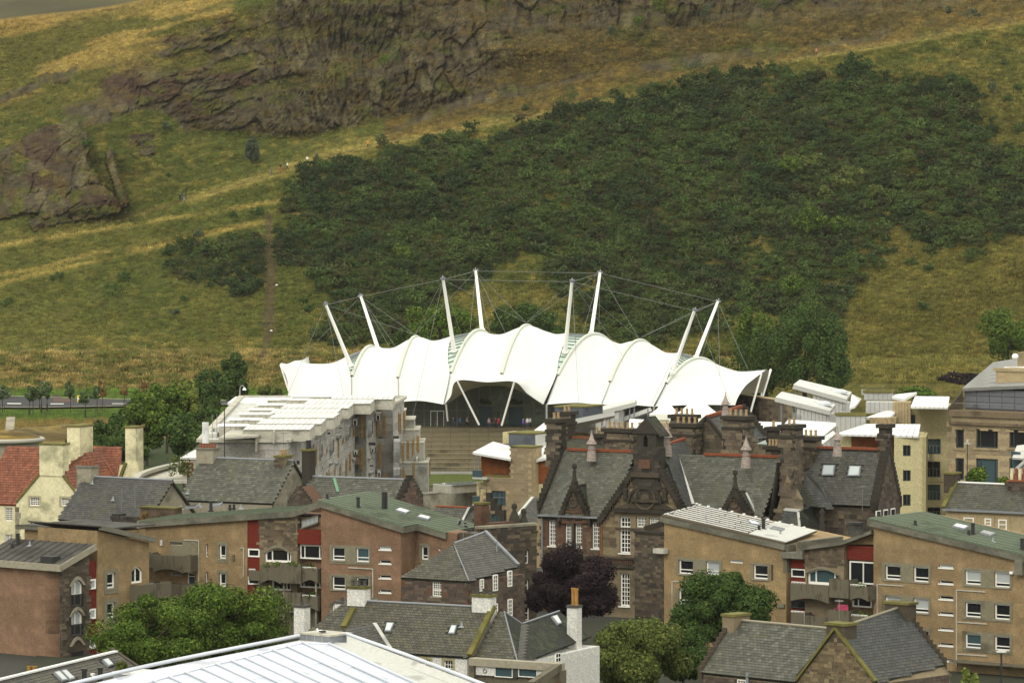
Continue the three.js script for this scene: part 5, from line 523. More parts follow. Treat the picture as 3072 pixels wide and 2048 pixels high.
// a slated slope: deck, slates, ridge roll
function slope(t, pts, tones, o = {}) { const m = mesh('roof', slab(pts, o.th || .22), o.mat || MT.slateDark, t); slates(m, pts, tones, { solo: o.solo ?? 300, w: o.w || .34, h: o.h || .25, skip: o.skip }); return m; }
const sash = { h: [.5], cols: 3, rows: 4, fw: .09, thin: .045 };
{ // white cottages with skylights
  const f = new Frame(1089, 302.4, 1404, 298.5), t = thing('white_house', 'white harled house with mossy slate roof, two roof windows and two white chimneys', 'house', f), E = f.at(1290, 1962), yE = E[1], s = .86, R = (x, y) => f.roof(x, y, yE, s, -.25), c = (a) => px4(f, a);
  const rz = (R(1089, 1802)[2] + R(1427, 1821)[2]) / 2, yr = yE + s * (-rz - .25 + 0) , rx0 = R(1085, 1802)[0], rx1 = R(1430, 1821)[0], ex = R(1404, 1968)[0];
  const rp = (x) => [x, yE + s * (-rz + .25), rz], ep = (x) => [x, yE, .25];
  const sk = [[1155, 1897, 1162, 1870, 1184, 1871, 1172, 1897], [1346, 1904, 1356, 1878, 1372, 1879, 1364, 1904]].map((q) => [R(q[0], q[1]), R(q[6], q[7]), R(q[4], q[5]), R(q[2], q[3])]);
  slope(t, [ep(-3.2), ep(ex), rp(ex), rp(-3.2)], SL.moss, { skip: sk }); mesh('roof', slab([rp(-3.2), rp(ex), [ex, yE, 2 * rz - .25], [-3.2, yE, 2 * rz - .25]], .2), MT.slateDark, t);
  mesh('ridge', tube([rp(-3.2), rp(ex)].map((p) => [p[0], p[1] + .03, p[2]]), .09, 6), MT.lead, t); sk.forEach((q) => skylight(t, q)); vent(t, f, R(1385, 1879), 'white');
  { const q0 = R(1125, 1872), q1 = R(1178, 1956), n = (q, k) => [q[0], q[1], q[2] + k]; slope(t, [n(q1, .1), n(q1, 4.5), n(q0, 4.5), n(q0, .1)].map((p) => [p[0] - .05, p[1] + .06, p[2]]), SL.grey); mesh('valley_lead', bar([q0[0], q0[1] + .1, q0[2] + .1], [q1[0], q1[1] + .1, q1[2] + .1], .3, .06), MT.zincDull, t); }
  { const W = [[1189, 1961, 1217, 1985], [1263, 1976, 1291, 2012], [1331, 1980, 1358, 2031]].map(c); front(t, [[-3.2, 0], [ex - .2, 0], [ex - .2, yE - .05], [-3.2, yE - .05]], W.map((r) => holeOf(r)), MT.white, -2 * rz - .6); W.forEach((r) => { const e = .16; mesh('window_surround', prism([[r.x0 - e, r.y0 - e], [r.x1 + e, r.y0 - e], [r.x1 + e, Math.min(r.y1 + e, yE - .1)], [r.x0 - e, Math.min(r.y1 + e, yE - .1)]], .002, .04, [holeOf(r)]), M(L(.50, .46, .26), 'grain'), t); win(t, r, 0, { ...sash, fw: .06, thin: .035, glass: MT.glass }); }); mesh('gable', prism([[.25, yE - .05], [2 * rz - .25, yE - .05], [rz, yr - .2]], 0, .3).rotateY(-Math.PI / 2).translate(ex - .1, 0, 0), MT.white, t); }
  mesh('skew', slab([ep(ex - .1), ep(ex + .3), rp(ex + .3), rp(ex - .1)].map((p) => [p[0], p[1] + .2, p[2]]), .3), MT.moss, t); { const a = R(1059, 1830), b = R(1030, 1886); mesh('skew', bar([a[0], a[1] + .15, a[2]], [b[0], b[1] + .15, b[2]], .4, .2), MT.moss, t); }
  const ch = (pxa, pya, pxb, pyb, o) => { const a = f.at(pxa, pyb, -rz), b = f.at(pxb, pya, -rz); return chimney(t, a[0], b[0], a[1] - 1.2, b[1], rz - .45, rz + .45, MT.white, o); };
  ch(1050, 1766, 1102, 1838, { pots: 3, potH: .3, potMat: MT.felt, cap: .08 }); ch(1424, 1791, 1480, 1862, { pots: 3, potH: .28, potMat: MT.felt, cap: .08 });
  const r0 = R(1430, 1821);
  // right hand house with the hipped corner and wing running back
  const t2 = thing('white_house', 'white harled corner house with hipped slate roof, wing behind and tall orange chimney pots', 'house', f), x0 = ex + .35, e0 = f.at(1556, 1992), xE = e0[0], yE2 = e0[1], R2 = (x, y) => f.plane(x, y, [x0, yE2, .1], [x0 + 1, yE2, .1], [x0, yE2 + .84, -.9]), RS = (x, y) => f.plane(x, y, [xE, yE2, 0], [xE, yE2, -5], [xE - 1, yE2 + .75, 0]);
  const A = R2(1470, 1832), B = R2(1512, 1834); slope(t2, [[x0, yE2, .1], [xE, yE2, .1], B, [x0, A[1], A[2]]], SL.moss); const far = RS(1776, 1907), fr = RS(1678, 1834), hp = RS(1567, 1872), sk2 = [RS(1652, 1878), RS(1676, 1873), RS(1690, 1885), RS(1668, 1890)].map((q) => q); const skq = [RS(1672, 1877), RS(1683, 1873), RS(1668, 1848), RS(1652, 1852)];
  slope(t2, [[xE, yE2, .1], far, fr, hp, B], SL.grey, { skip: [skq] }); skylight(t2, skq); mesh('ridge', [tube([hp, fr].map((p) => [p[0], p[1] + .04, p[2]]), .08, 5), tube([B, [xE, yE2 + .03, .1]], .06, 5), tube([B, hp], .07, 5)], MT.lead, t2);
  mesh('wall', [prism([[x0, 0], [xE - .25, 0], [xE - .25, yE2 - .05], [x0, yE2 - .05]], -6, 0), box(xE - 5, xE - .25, 0, yE2 - .05, far[2], -6.01)], MT.white, t2); mesh('roof', slab([fr, far, [far[0] - 9, far[1] - .3, far[2]], [fr[0] - 5, fr[1] - 3, fr[2]]], .1), MT.slateDark, t2);
  { const a = f.side(1665, 1961, xE - .25), b = f.side(1679, 1997, xE - .25); const g = new THREE.Group(); g.name = 'side_window'; mesh('window', [box(xE - .25, xE - .17, b[1], a[1], b[2], a[2])], MT.frame, t2); const ps = mesh('pane', [0, 1, 2].flatMap((i) => [0, 1].map((j) => box(xE - .168, xE - .16, lerp(b[1], a[1], i / 3) + .05, lerp(b[1], a[1], (i + 1) / 3) - .03, lerp(a[2], b[2], j / 2) - .06, lerp(a[2], b[2], (j + 1) / 2) + .06))), MT.glass, t2); }
  { const q = RS(1724, 1912), b = RS(1711, 1819); const a = f.side(1711, 1819, q[0]), e = f.side(1744, 1915, q[0]); const zc = q[2], hgt = f.at(1727, 1822, -zc)[1]; const ch2 = chimney(t2, q[0] - .42, q[0] + .38, q[1] - 1.2, hgt, zc - .42, zc + .42, MT.white, { pots: 0, cap: .06, capMat: MT.felt }); for (const [dx, c2] of [[-.15, 1], [.2, 0]]) mesh('chimney_pot', lathe([[.15, 0], [.16, .1], [.14, .12], [.14, 1.1], [.17, 1.14], [.17, 1.25], [.12, 1.25]], q[0] + dx, hgt + .18, zc + dx * .6, 10), M(L(.50, .27, .08), 'grain'), ch2); }
  // lower white house at the far left with two white stacks
  const f3 = new Frame(960, 309, 1060, 307.5), t3 = thing('white_house', 'small white house end with slate roof and thin white stack behind the zinc roof', 'house', f3), ye = f3.at(1010, 1900)[1]; slope(t3, [[-1, ye, .2], [2.6, ye, .2], [3.3, ye + 2.5, -2.7], [1, ye + 2.5, -2.7]], SL.moss); mesh('wall', box(-1, 2.6, 0, ye - .2, -5, 0), MT.white, t3); const k = (x0, y0, x1, y1, w) => { const a = f3.at(x0, y1, w), b = f3.at(x1, y0, w); const c3 = chimney(t3, a[0], b[0], a[1], b[1], -w - .4, -w + .4, MT.white, { pots: 1, potH: .12, potMat: MT.felt, cap: .06, capMat: MT.felt }); }; k(890, 1822, 921, 1905, 1.5); k(1012, 1810, 1040, 1835, 3);
}
{ // concrete box with the round porthole vents
  const f = new Frame(1406, 287.5, 1678, 284), t = thing('concrete_pavilion', 'flat concrete roofed pavilion with white panels and dark windows before the white houses', 'building', f), c = (a) => px4(f, a), A = c([1406, 1974, 1678, 2060]); const yT = f.at(1406, 1974)[1];
  mesh('roof', [box(A.x0, A.x1, yT - .5, yT, -.8, 0)], MT.conc, t); mesh('side_beam', bar([A.x1 - .2, yT - .25, -.3], [A.x1 + .6, yT - .9, 5], .45, .5), MT.concDark, t); mesh('red_side', box(A.x1 + .1, A.x1 + .3, 0, yT - 1.2, .2, 4.5), MT.red, t); mesh('wall', box(A.x0 + .1, A.x1 - .1, 0, yT - .5, -.9, -.45), MT.concDark, t);
  for (const [a, b] of [[1423, 1478], [1608, 1661]]) { const r = c([a, 1998, b, 2028]); const m = mesh('panel', box(r.x0, r.x1, r.y0, r.y1, -.4, -.2), MT.white, t), cx = (r.x0 + r.x1) / 2, cy = (r.y0 + r.y1) / 2; const g = new THREE.TorusGeometry(.13, .045, 6, 14); g.translate(cx, cy, -.18); mesh('porthole', clean(g), MT.lead, m); }
  for (const [a, b] of [[1479, 1533], [1550, 1607]]) win(t, c([a, 2000, b, 2034]), -.05, { fw: .05, glass: MT.glassBlue, in: .15 }); mesh('frame_post', box(c([1535, 2000, 1548, 2034]).x0, c([1535, 2000, 1548, 2034]).x1, c([1535, 2000, 1548, 2034]).y0, c([1535, 2000, 1548, 2034]).y1, -.4, -.2), MT.frameDark, t); for (const x of [A.x0, A.x1 - .4]) mesh('pier', box(x, x + .4, 0, yT - .5, -1, -.02), MT.concDark, t); mesh('lower_roof', box(A.x0 - 1, A.x1 - .5, yT - 2.6, yT - 2.3, -.02, 5), MT.felt, t);
}
{ // purple rubble house with the hipped roof
  const f = new Frame(1208, 342, 1406, 338.6), t = thing('stone_house', 'purple brown rubble house with hipped slate roof beside the pink flats', 'house', f), e = f.at(1406, 1743), xE = e[0], yE = e[1], R = (x, y) => f.plane(x, y, [xE, yE, 0], [xE, yE, -5], [xE - 1, yE + .72, 0]), w = f.at(1212, 1733)[0], far = R(1555, 1698), rid = R(1455, 1597), hip = R(1361, 1631);
  slope(t, [[w - .2, yE, .2], [xE + .15, yE, .2], hip], SL.moss, { w: .36, h: .26 }); slope(t, [[xE + .15, yE, .2], far, rid, hip], SL.grey, { w: .36, h: .26 }); mesh('roof', slab([[w - .2, yE, .2], hip, rid, [w - .2, yE, far[2]]], .1), MT.slateDark, t);
  mesh('ridge', [tube([hip, rid].map((p) => [p[0], p[1] + .04, p[2]]), .1, 5), tube([hip, [xE + .15, yE + .04, .2]], .06, 5)], MT.lead, t); mesh('skew', bar([rid[0], rid[1] + .12, rid[2]], [far[0], far[1] + .12, far[2]], .3, .2), MT.lead, t); { const q = R(1490, 1656); mesh('vent_pipe', cyl(q[0], q[1], q[2], .06, .9, 6), MT.lead, t); }
  const W = px4(f, [1295, 1742, 1324, 1790]), xw = xE - .1; front(t, [[w, 0], [xw, 0], [xw, yE - .1], [w, yE - .1]], [holeOf(W)], MT.stoneRed, -far[2]); win(t, W, 0, { h: [.42], cols: 4, rows: 6, fw: .09, thin: .04, sill: .1 });
  const ws = mesh('stone_face', box(w + .05, xw - .05, 0, .1, -.2, -.01), MT.stoneRed, t); stones(ws, [[w, 2.2, 0], [xw, 2.2, 0], [xw, yE - .15, 0], [w, yE - .15, 0]], ST.purple, { solo: 260, skip: [[[W.x0, W.y0, 0], [W.x1, W.y1, 0]]], w: .55, h: .26 });
  const sw = [[1438, 1738, 1450, 1772], [1478, 1725, 1492, 1771], [1522, 1713, 1535, 1758], [1522, 1798, 1536, 1846], [1478, 1812, 1492, 1850]].map(([a, b, c, d]) => { const p = f.side(a, b, xw), q = f.side(c, d, xw); return { z0: q[2], z1: p[2], y1: p[1], y0: q[1] }; });
  stones(ws, [[xw, 2.2, 0], [xw, 2.2, far[2]], [xw, yE - .15, far[2]], [xw, yE - .15, 0]], ST.purple, { solo: 260, w: .55, h: .26, skip: sw.map((r) => [[xw, r.y0, r.z0], [xw, r.y1, r.z1]]) });
  sw.forEach((r) => { const g = [], x = xw + .02; for (const z of [r.z0, r.z1 - .1]) g.push(box(x - .05, x + .05, r.y0, r.y1, z, z + .1)); for (let i = 0; i <= 4; i++) g.push(box(x - .05, x + (i % 2 ? .03 : .05), lerp(r.y0, r.y1 - .08, i / 4), lerp(r.y0, r.y1 - .08, i / 4) + (i % 4 === 0 ? .1 : .05), r.z0 + .1, r.z1 - .1)); g.push(box(x - .05, x + .035, r.y0, r.y1, (r.z0 + r.z1) / 2 - .03, (r.z0 + r.z1) / 2 + .03)); const m = mesh('window', g, MT.frame, t); mesh('pane', box(x - .06, x - .01, r.y0 + .05, r.y1 - .05, r.z0 + .05, r.z1 - .05), MT.glass, m); });
}
{ // zinc roof in the very front, with its box and the gull
  const f = new Frame(300, 238, 1400, 238), t = thing('zinc_roof', 'wide pale zinc roof with standing rolls in the foreground', 'roof', f), R = (x, y) => f.roof(300 + x / 1.96, 1780 + y / 1.96, 11.8, .17), up = (p, h) => [p[0], p[1] + h, p[2]];
  mesh('deck', slab([R(-650, 700), R(230, 470), R(1170, 275), R(1450, 290), R(2600, 735), R(2600, 1200), R(-650, 1200)], .3), MT.zincDull, t); mesh('wall', box(R(-650, 700)[0], R(2600, 735)[0], 0, 10.2, -6, -.5), MT.white, t);
  const s = [[1345, 305], [1190, 300], [1100, 322], [1015, 343], [932, 366], [850, 388], [770, 406], [682, 426], [595, 449], [500, 475], [402, 500], [310, 525], [215, 550], [120, 575]];
  const end = ([x, y], k) => [x + 1100 * k, y + 505 * k]; const zm = [[.60, .63, .68], [.68, .70, .75], [.55, .58, .63], [.64, .66, .70]].map((q) => M(L(...q), 'zinc', { roughness: .38, metalness: .25 }));
  for (let i = 0; i < s.length - 1; i++) { let k = 0; const cuts = [0, .18 + (i % 2) * .09, .46 + (i % 3) * .1, 1]; for (let j = 0; j < 3; j++) { const a = end(s[i], cuts[j]), b = end(s[i], cuts[j + 1]), c = end(s[i + 1], cuts[j + 1]), d = end(s[i + 1], cuts[j]); mesh('zinc_sheet', slab([R(...d), R(...c), R(...b), R(...a)].map((p) => up(p, .04 + .015 * (2 - j))), .03), zm[Math.floor(rnd() * 4)], t); } }
  s.forEach((p) => { const a = up(R(...p), .12), b = up(R(...end(p, 1)), .12); mesh('roll', tube([a, b], .085, 8), MT.zinc, t); }); for (let i = 0; i < s.length - 1; i++) mesh('roll', tube([up(R(...s[i]), .1), up(R(...s[i + 1]), .1)], .06, 6), MT.zinc, t);
  mesh('flank', slab([R(-650, 690), R(120, 575), R(1190, 300), R(1170, 282), R(260, 462), R(-600, 665)].map((p) => up(p, .05)), .05), zm[1], t); mesh('parapet_roll', tube([up(R(-650, 672), .22), up(R(270, 450), .22), up(R(1170, 270), .22)], .12, 8), MT.zinc, t); mesh('gutter', slab([R(1350, 305), R(2500, 830), R(2560, 745), R(1450, 290)].map((p) => up(p, .03)), .04), MT.zincDull, t); mesh('parapet_roll', tube([up(R(1446, 268), .3), up(R(1800, 392), .3), up(R(2600, 700), .3)], .13, 8), MT.zinc, t); mesh('upstand', slab([up(R(1450, 275), .28), up(R(2600, 708), .28), up(R(2600, 735), .02), up(R(1450, 300), .02)], .04), MT.zincDull, t);
  const bf = new Frame(897, 247, 989, 245.5), b = f.loc(P(897, 1933, 247)); const x1 = bf.at(989, 1930)[0], yb = bf.at(940, 1936)[1], yt = bf.at(897, 1897)[1], d = thing('zinc_vent_box', 'grey zinc clad box on the zinc roof where the gull sits', 'roof box', bf); mesh('casing', box(0, x1, yb - .3, yt - .1, -1.9, 0), MT.lead, d); mesh('lid', box(-.06, x1 + .06, yt - .1, yt, -1.96, .06), MT.concPale, d); mesh('flashing', box(-.08, x1 + .08, yb - .15, yb + .05, .0, .12), MT.zincDull, d); for (const x of [.25, .5, .75]) mesh('seam', box(x1 * x - .015, x1 * x + .015, yb, yt - .1, .001, .02), MT.zincDull, d);
  const lf = new Frame(336, 243, 430, 242), l = thing('zinc_vent_box', 'low white capped box at the left edge of the zinc roof', 'roof box', lf), ly = lf.at(336, 2014)[1]; mesh('casing', box(0, lf.at(430, 2010)[0], ly - 1.2, ly - .12, -1.8, 0), MT.lead, l); mesh('lid', box(-.05, lf.at(430, 2010)[0] + .1, ly - .12, ly, -1.9, .08), MT.white, l);
  // gull resting on the lid
  const gp = P(963, 1884, 246.4); gp.y = yt + 0; const g = thing('gull', 'black backed gull resting on the zinc clad box', 'bird', gp); const WH = M(L(.80, .79, .76)), body = new THREE.SphereGeometry(1, 18, 12); body.scale(.27, .115, .125); const bp = body.attributes.position; for (let i = 0; i < bp.count; i++) { const x = bp.getX(i); if (x > 0) { const k = x / .27; bp.setY(i, bp.getY(i) * (1 - .45 * k) + .02 * k); bp.setZ(i, bp.getZ(i) * (1 - .5 * k)); } else { bp.setY(i, bp.getY(i) + .03 * (-x / .27)); } } body.translate(0, .115, 0); const neck = tube([[-.17, .14, 0], [-.225, .20, 0], [-.24, .27, 0]], .05, 8), head = new THREE.SphereGeometry(.058, 12, 10); head.scale(1.15, 1, .95); head.translate(-.25, .275, 0); mesh('body', [clean(body), neck, clean(head)], WH, g);
  for (const z of [-1, 1]) { const w = new THREE.SphereGeometry(1, 14, 8); w.scale(.26, .075, .035); w.rotateZ(-.06); w.translate(.07, .135, z * .10); mesh('wing', clean(w), M(L(.05, .05, .05)), g); mesh('eye', clean(new THREE.SphereGeometry(.008, 6, 5).translate(-.285, .288, z * .043)), MT.black, g); mesh('leg', [cyl(-.02, 0, z * .04, .009, .05, 5), box(-.09, -.01, .001, .012, z * .04 - .03, z * .04 + .03)], M(L(.5, .3, .2)), g); } const bk = new THREE.ConeGeometry(.02, .085, 8); bk.rotateZ(Math.PI / 2); bk.translate(-.345, .268, 0); mesh('beak', clean(bk), M(L(.55, .38, .05)), g); const tl = new THREE.SphereGeometry(1, 10, 6); tl.scale(.1, .02, .06); tl.translate(.31, .13, 0); mesh('tail', clean(tl), WH, g); g.rotation.y = .15; g.scale.setScalar(.95);
}
{ // slate roof in the lower left corner
  const f = new Frame(0, 250, 345, 265), t = thing('slate_roof_house', 'dark slate roof with pale ridge tiles and three roof windows in the lower corner', 'house', f), yr = f.at(170, 1998)[1], R = (x, y) => f.plane(x, y, [0, yr, 0], [5, yr, 0], [0, yr - .62, 1]), r0 = -4, r1 = f.at(345, 1955)[0];
  const q = (a) => [R(a[0], a[1]), R(a[2], a[3]), R(a[4], a[5]), R(a[6], a[7])], sk = [[184, 2047, 200, 2044, 173, 2017, 157, 2021], [206, 2044, 222, 2040, 193, 2013, 178, 2016], [322, 2003, 337, 1998, 319, 1979, 303, 1983]].map(q);
  slope(t, [[r0, yr - 3.7, 6], [r1, yr - 3.7, 6], [r1, yr, 0], [r0, yr, 0]], [[.07, .062, .05], [.06, .053, .044], [.08, .07, .056]], { skip: sk }); mesh('roof', slab([[r0, yr, 0], [r1, yr, 0], [r1, yr - 3, -5], [r0, yr - 3, -5]], .2), MT.slateDark, t); mesh('wall', box(r0, r1, 0, yr - 3.8, -4.5, 5.6), MT.conc, t);
  for (let i = 0; i < 14; i++) mesh('ridge_tile', bar([lerp(r0, r1, i / 14) + .015, yr + .05, .03], [lerp(r0, r1, (i + 1) / 14) - .015, yr + .05, .03], .34, .1), MT.zincRoof, t); sk.forEach((p) => skylight(t, p, MT.glassNet)); mesh('skew', [bar([r1 + .1, yr + .12, -.4], [r1 + .1, yr - 3.5, 6], .35, .3)], MT.stoneDark, t); { const p = R(277, 2029); mesh('vent', box(p[0] - .15, p[0] + .15, p[1], p[1] + .2, p[2] - .1, p[2] + .1), MT.whiteMetal, t); } vent(t, f, R(300, 2046), 'stack'); vent(t, f, R(252, 2050), 'stack');
  { const p = P(95, 2015, 268); const c = thing('chimney_pots', 'pair of yellow chimney pots behind the pale ridge tiles', 'chimney pots', p); for (const x of [-.18, .15]) mesh('pot', lathe([[.15, -1], [.15, .3], [.17, .32], [.17, .38], [.12, .38]], x, 0, 0, 8), M(L(.48, .27, .07), 'grain'), c); }
}
{ // crow stepped stone house, lower right
  const f = new Frame(2107, 303, 2391, 297), t = thing('stone_house', 'rubble stone house with crow steps, mossy chimneys and dark slate cross wing', 'house', f), E = f.at(2391, 2044), yE = f.at(2250, 2030)[1], R = (x, y) => f.roof(x, y, yE, .92, -.2), rA = R(2179, 1855), rz = (rA[2] + R(2478, 1889)[2]) / 2, yr = yE + .92 * (-rz + .2), x0 = f.at(2107, 2015)[0], xg = E[0];
  const ap = f.at(2510, 1885), eR = f.at(2631, 2049), RW = (x, y) => f.plane(x, y, [eR[0], eR[1], 0], [eR[0], eR[1], -5], ap), rxE = ap[0];
  slope(t, [[x0, yE, .2], [xg, yE, .2], [rxE, yE + .92 * (-rz + .2), rz], [x0, yr, rz]], SL.green, { w: .34, h: .25 }); mesh('roof', slab([[x0, yr, rz], [rxE, yr, rz], [rxE, yE, 2 * rz - .2], [x0, yE, 2 * rz - .2]], .2), MT.slateDark, t); const far = RW(2837, 1994), fr = RW(2704, 1822); slope(t, [[eR[0], eR[1], .05], far, fr, [ap[0], ap[1], .05]], SL.dark, { w: .34, h: .25 }); mesh('roof', slab([[ap[0], ap[1], .05], [fr[0], fr[1], fr[2]], [2 * ap[0] - eR[0], eR[1], fr[2]], [2 * ap[0] - eR[0], eR[1], .05]], .2), MT.slateDark, t);
  mesh('ridge', [tube([[x0, yr + .05, rz], [rxE - .4, yr + .05, rz]], .11, 6), tube([[ap[0], ap[1] + .05, -.5], [fr[0], fr[1] + .05, fr[2]]], .11, 6)], MT.conc, t);
  const gl = xg; const gw = mesh('gable_wall', prism([[gl, 0], [eR[0] - .1, 0], [eR[0] - .1, eR[1] - .1], [ap[0], ap[1] - .12], [gl, yE - .1]], far[2], .02), MT.stone, t); stones(gw, [[gl, 2.5, .02], [eR[0] - .1, 2.5, .02], [eR[0] - .1, eR[1] - .1, .02], [ap[0], ap[1] - .15, .02], [gl, yE - .1, .02]], [[.27, .205, .115], [.22, .165, .095], [.32, .26, .155], [.16, .115, .07], [.24, .17, .09]], { w: .42, h: .24, solo: 300, rough: .06 });
  const mw = mesh('wall', box(x0 + .1, gl, 0, yE - .15, 2 * rz, -.02), MT.stone, t); stones(mw, [[x0 + .1, 2, -.02], [gl, 2, -.02], [gl, yE - .15, -.02], [x0 + .1, yE - .15, -.02]], ST.purple, { w: .42, h: .24, solo: 80 }); stones(mw, [[eR[0] - .1, 2, 0], [eR[0] - .1, 2, far[2]], [eR[0] - .1, eR[1] - .2, far[2]], [eR[0] - .1, eR[1] - .2, 0]], ST.purple, { solo: 60 });
  mesh('skew', [bar([gl + .1, yE + .15, .1], [ap[0], ap[1] + .05, .1], .35, .16), bar([eR[0], eR[1] + .15, .1], [ap[0], ap[1] + .05, .1], .35, .16)], MT.moss, t); crowSteps(t, [fr[0], fr[1] + .1, fr[2] - .2], [far[0], far[1] + .1, far[2] - .2], 13, .5, MT.stoneDark); crowSteps(t, [x0 - .1, yr + .05, rz], [x0 - .1, yE, .15], 11, .4, MT.stoneDark);
  chimney(t, x0 - .35, x0 + .75, yr - 2.2, f.at(2160, 1842, -rz)[1], rz - .9, rz + .9, MT.stone, { pots: 0, cap: .1 }); chimney(t, ap[0] - .85, ap[0] + .8, ap[1] - 1, f.at(2510, 1876)[1], -1.3, .06, MT.stoneDark, { pots: 0, cap: .12 }); { const zc = fr[2]; chimney(t, fr[0] - .2 - .9, fr[0] + 1, fr[1] - 1.2, f.at(2710, 1812, -zc)[1], zc - .5, zc + .5, MT.stoneDark, { pots: 0, cap: .12 }); }
  const W = [px4(f, [2214, 2037, 2240, 2075])]; W.forEach((r) => win(t, r, .12, { ...sash, in: .05, fw: .07 })); mesh('downpipe', box(f.at(2243, 2018)[0], f.at(2250, 2018)[0], 2, yE + .3, .05, .2), MT.lead, t); for (const p of [2745, 2777, 2806]) { const a = f.side(p - 5, 2052 - (p - 2745) * .28, eR[0] - .05), b = f.side(p + 5, 2090, eR[0] - .05); mesh('window', box(eR[0] - .05, eR[0] + .04, b[1], a[1] - .4, b[2], a[2]), MT.frame, t); } { const p = RW(2553, 1884); mesh('plaque', box(p[0] - .3, p[0] + .3, p[1], p[1] + .3, p[2], p[2] + .05), MT.white, t); }
}
// ---------- middle distance: concrete offices, slate houses, cream house ----------
{
  const f = new Frame(599, 428, 862, 428), t = thing('office_building', 'pale concrete offices with stepped zinc roofs, bulging bay windows and oak poles', 'building', f), X = f.len, yP = f.at(730, 1319)[1], g0 = -6.5, RC = [[.52, .505, .46], [.46, .445, .41], [.53, .515, .47], [.47, .43, .39], [.43, .42, .39]], CM = M(L(.46, .45, .41), 'stain');
  const dl = (px, py) => { const d = 428 * 764 / (py - 555); return f.loc(P(px, py, d)); };
  const foot = [[862, 1321], [923, 1292], [1064, 1221], [1098, 1222], [1129, 1207], [1177, 1207.5], [1210, 1191]].map(([a, b]) => dl(a, b)).map((p) => [p[0], p[2]]);
  const zF = foot[6][1], back = zF - 3, plan = [[0, 0], ...foot, [foot[6][0], back], [-1.5, back]]; plan[1] = [X, 0];
  mesh('wall', prism(plan.map(([x, z]) => [x, -z]), g0, yP - .35).rotateX(-Math.PI / 2), CM, t);
  const seg = (a, b, y0, y1, solo) => pieces('concrete_block', t, [[a[0], y0, a[1]], [b[0], y0, b[1]], [b[0], y1, b[1]], [a[0], y1, a[1]]], { w: 1.9, h: .82, th: .12, gap: .06, proud: .012, tones: RC, vr: .15, solo, clip: true });
  seg([0, 0], [X, 0], yP - 6, yP - .3, 70); for (let i = 0; i < 6; i++) seg(i ? foot[i] : [X, 0], foot[i + 1], -5, yP - .3, i < 2 ? 60 : 40);
  plan.forEach((p, i) => { const q = plan[(i + 1) % plan.length]; mesh('parapet', bar([p[0], yP - .1, p[1]], [q[0], yP - .1, q[1]], .7, .3), MT.concPale, t); });
  mesh('roof_deck', prism(plan.map(([x, z]) => [x, -z]), yP - .34, yP - .28).rotateX(-Math.PI / 2), MT.zincDull, t);
  // saw-tooth zinc roofs
  const ZR = [[.66, .65, .60], [.62, .61, .57], [.69, .68, .63]].map((q) => M(L(...q), 'zinc', { roughness: .5 }));
  const strips = [[722, 915, 1288, 934, 1274, 655], [728, 930, 1289, 944, 1275, 655], [768, 963, 1272, 979, 1257, 687], [804, 1000, 1254, 1020, 1240, 718], [806, 1010, 1240, 1024, 1227, 746], [841, 1045, 1225, 1060, 1212, 773], [912, 1112, 1211, 1125, 1197, 801], [990, 1178, 1198, 1185, 1187, 876]];
  strips.slice(1).forEach(([xl, xr, yb, xr2, yt, left], i) => { const h = yP + .95, a = f.level(xl, yb, h), b = f.level(xr, yb, h), c = f.level(xr2, yt, h), d = [a[0] + c[0] - b[0], h, c[2]], n = 12; const m = mesh('roof_upstand', [slab([a, b, c, d].map((p) => [p[0], p[1] - .03, p[2]]), 1.15)], MT.concPale, t); for (let k = 0; k < n; k++) { const L2 = (u, v) => [0, 1, 2].map((q) => lerp(lerp(a[q], b[q], u), lerp(d[q], c[q], u), v)); mesh('zinc_sheet', slab([L2(k / n + .004, -.02), L2((k + 1) / n - .004, -.02), L2((k + 1) / n - .004, 1), L2(k / n + .004, 1)].map((p) => [p[0], p[1] + .05, p[2]]), .05), ZR[(k * 7 + i) % 3], m); }
    const e = f.level(left, yt + 3, h - .1), w = Math.max(2, a[0] - e[0]); for (let k = 0; k < 5; k++) mesh('panel', box(e[0] + w * k / 5 + .02, e[0] + w * (k + 1) / 5 - .02, yP - .4, h - .15, e[2] - 3, e[2]), MT.concPale, t); mesh('coping', box(e[0] - .2, e[0] + w, h - .15, h - .02, e[2] - 3.1, e[2] + .1), MT.zincRoof, t); mesh('ledge', box(e[0] - 1.5, e[0] - .1, yP - .3, yP + .15, e[2] - 2, e[2] + 1.5), MT.zincDull, t); });
  { const h = yP + .5, a = f.level(655, 1313, h), b = f.level(772, 1306, h), c = f.level(822, 1286, h), d = f.level(690, 1290, h); const m = mesh('plant_roof', slab([a, b, c, d], .2), MT.concPale, t); mesh('plant_wall', slab([[b[0] - .05, h - .2, b[2]], [c[0] - .05, h - .2, c[2]], [c[0] - .05, h - 1.7, c[2]], [b[0] - .05, h - 1.7, b[2]]], .2), MT.conc, t); mesh('plant_wall', box(f.level(828, 1310, yP)[0], f.level(832, 1310, yP)[0], yP - .3, yP + .9, b[2] - 2, b[2]), MT.concPale, t); mesh('flue', cyl(a[0] - 1.4, yP - .2, a[2] - 1, .35, 2.2, 10), MT.zincRoof, t); for (const x of [636, 650]) { const q = f.level(x, 1310, yP); mesh('mast', cyl(q[0], yP - .2, q[2], .03, 2.6, 5), MT.metal, t); } }
  // bay windows and oak screens down the long side
  const zx = pl([[862, 0], [923, foot[1][1]], [1064, foot[2][1]], [1098, foot[2][1]], [1129, foot[4][1]], [1177, foot[4][1]], [1210, foot[5][1]], [1300, foot[6][1] - 10]]); const at = (x, y) => { const px = 780 + x / 4.523, py = 1180 + y / 4.523; return f.at(px, py, -zx(px)); };
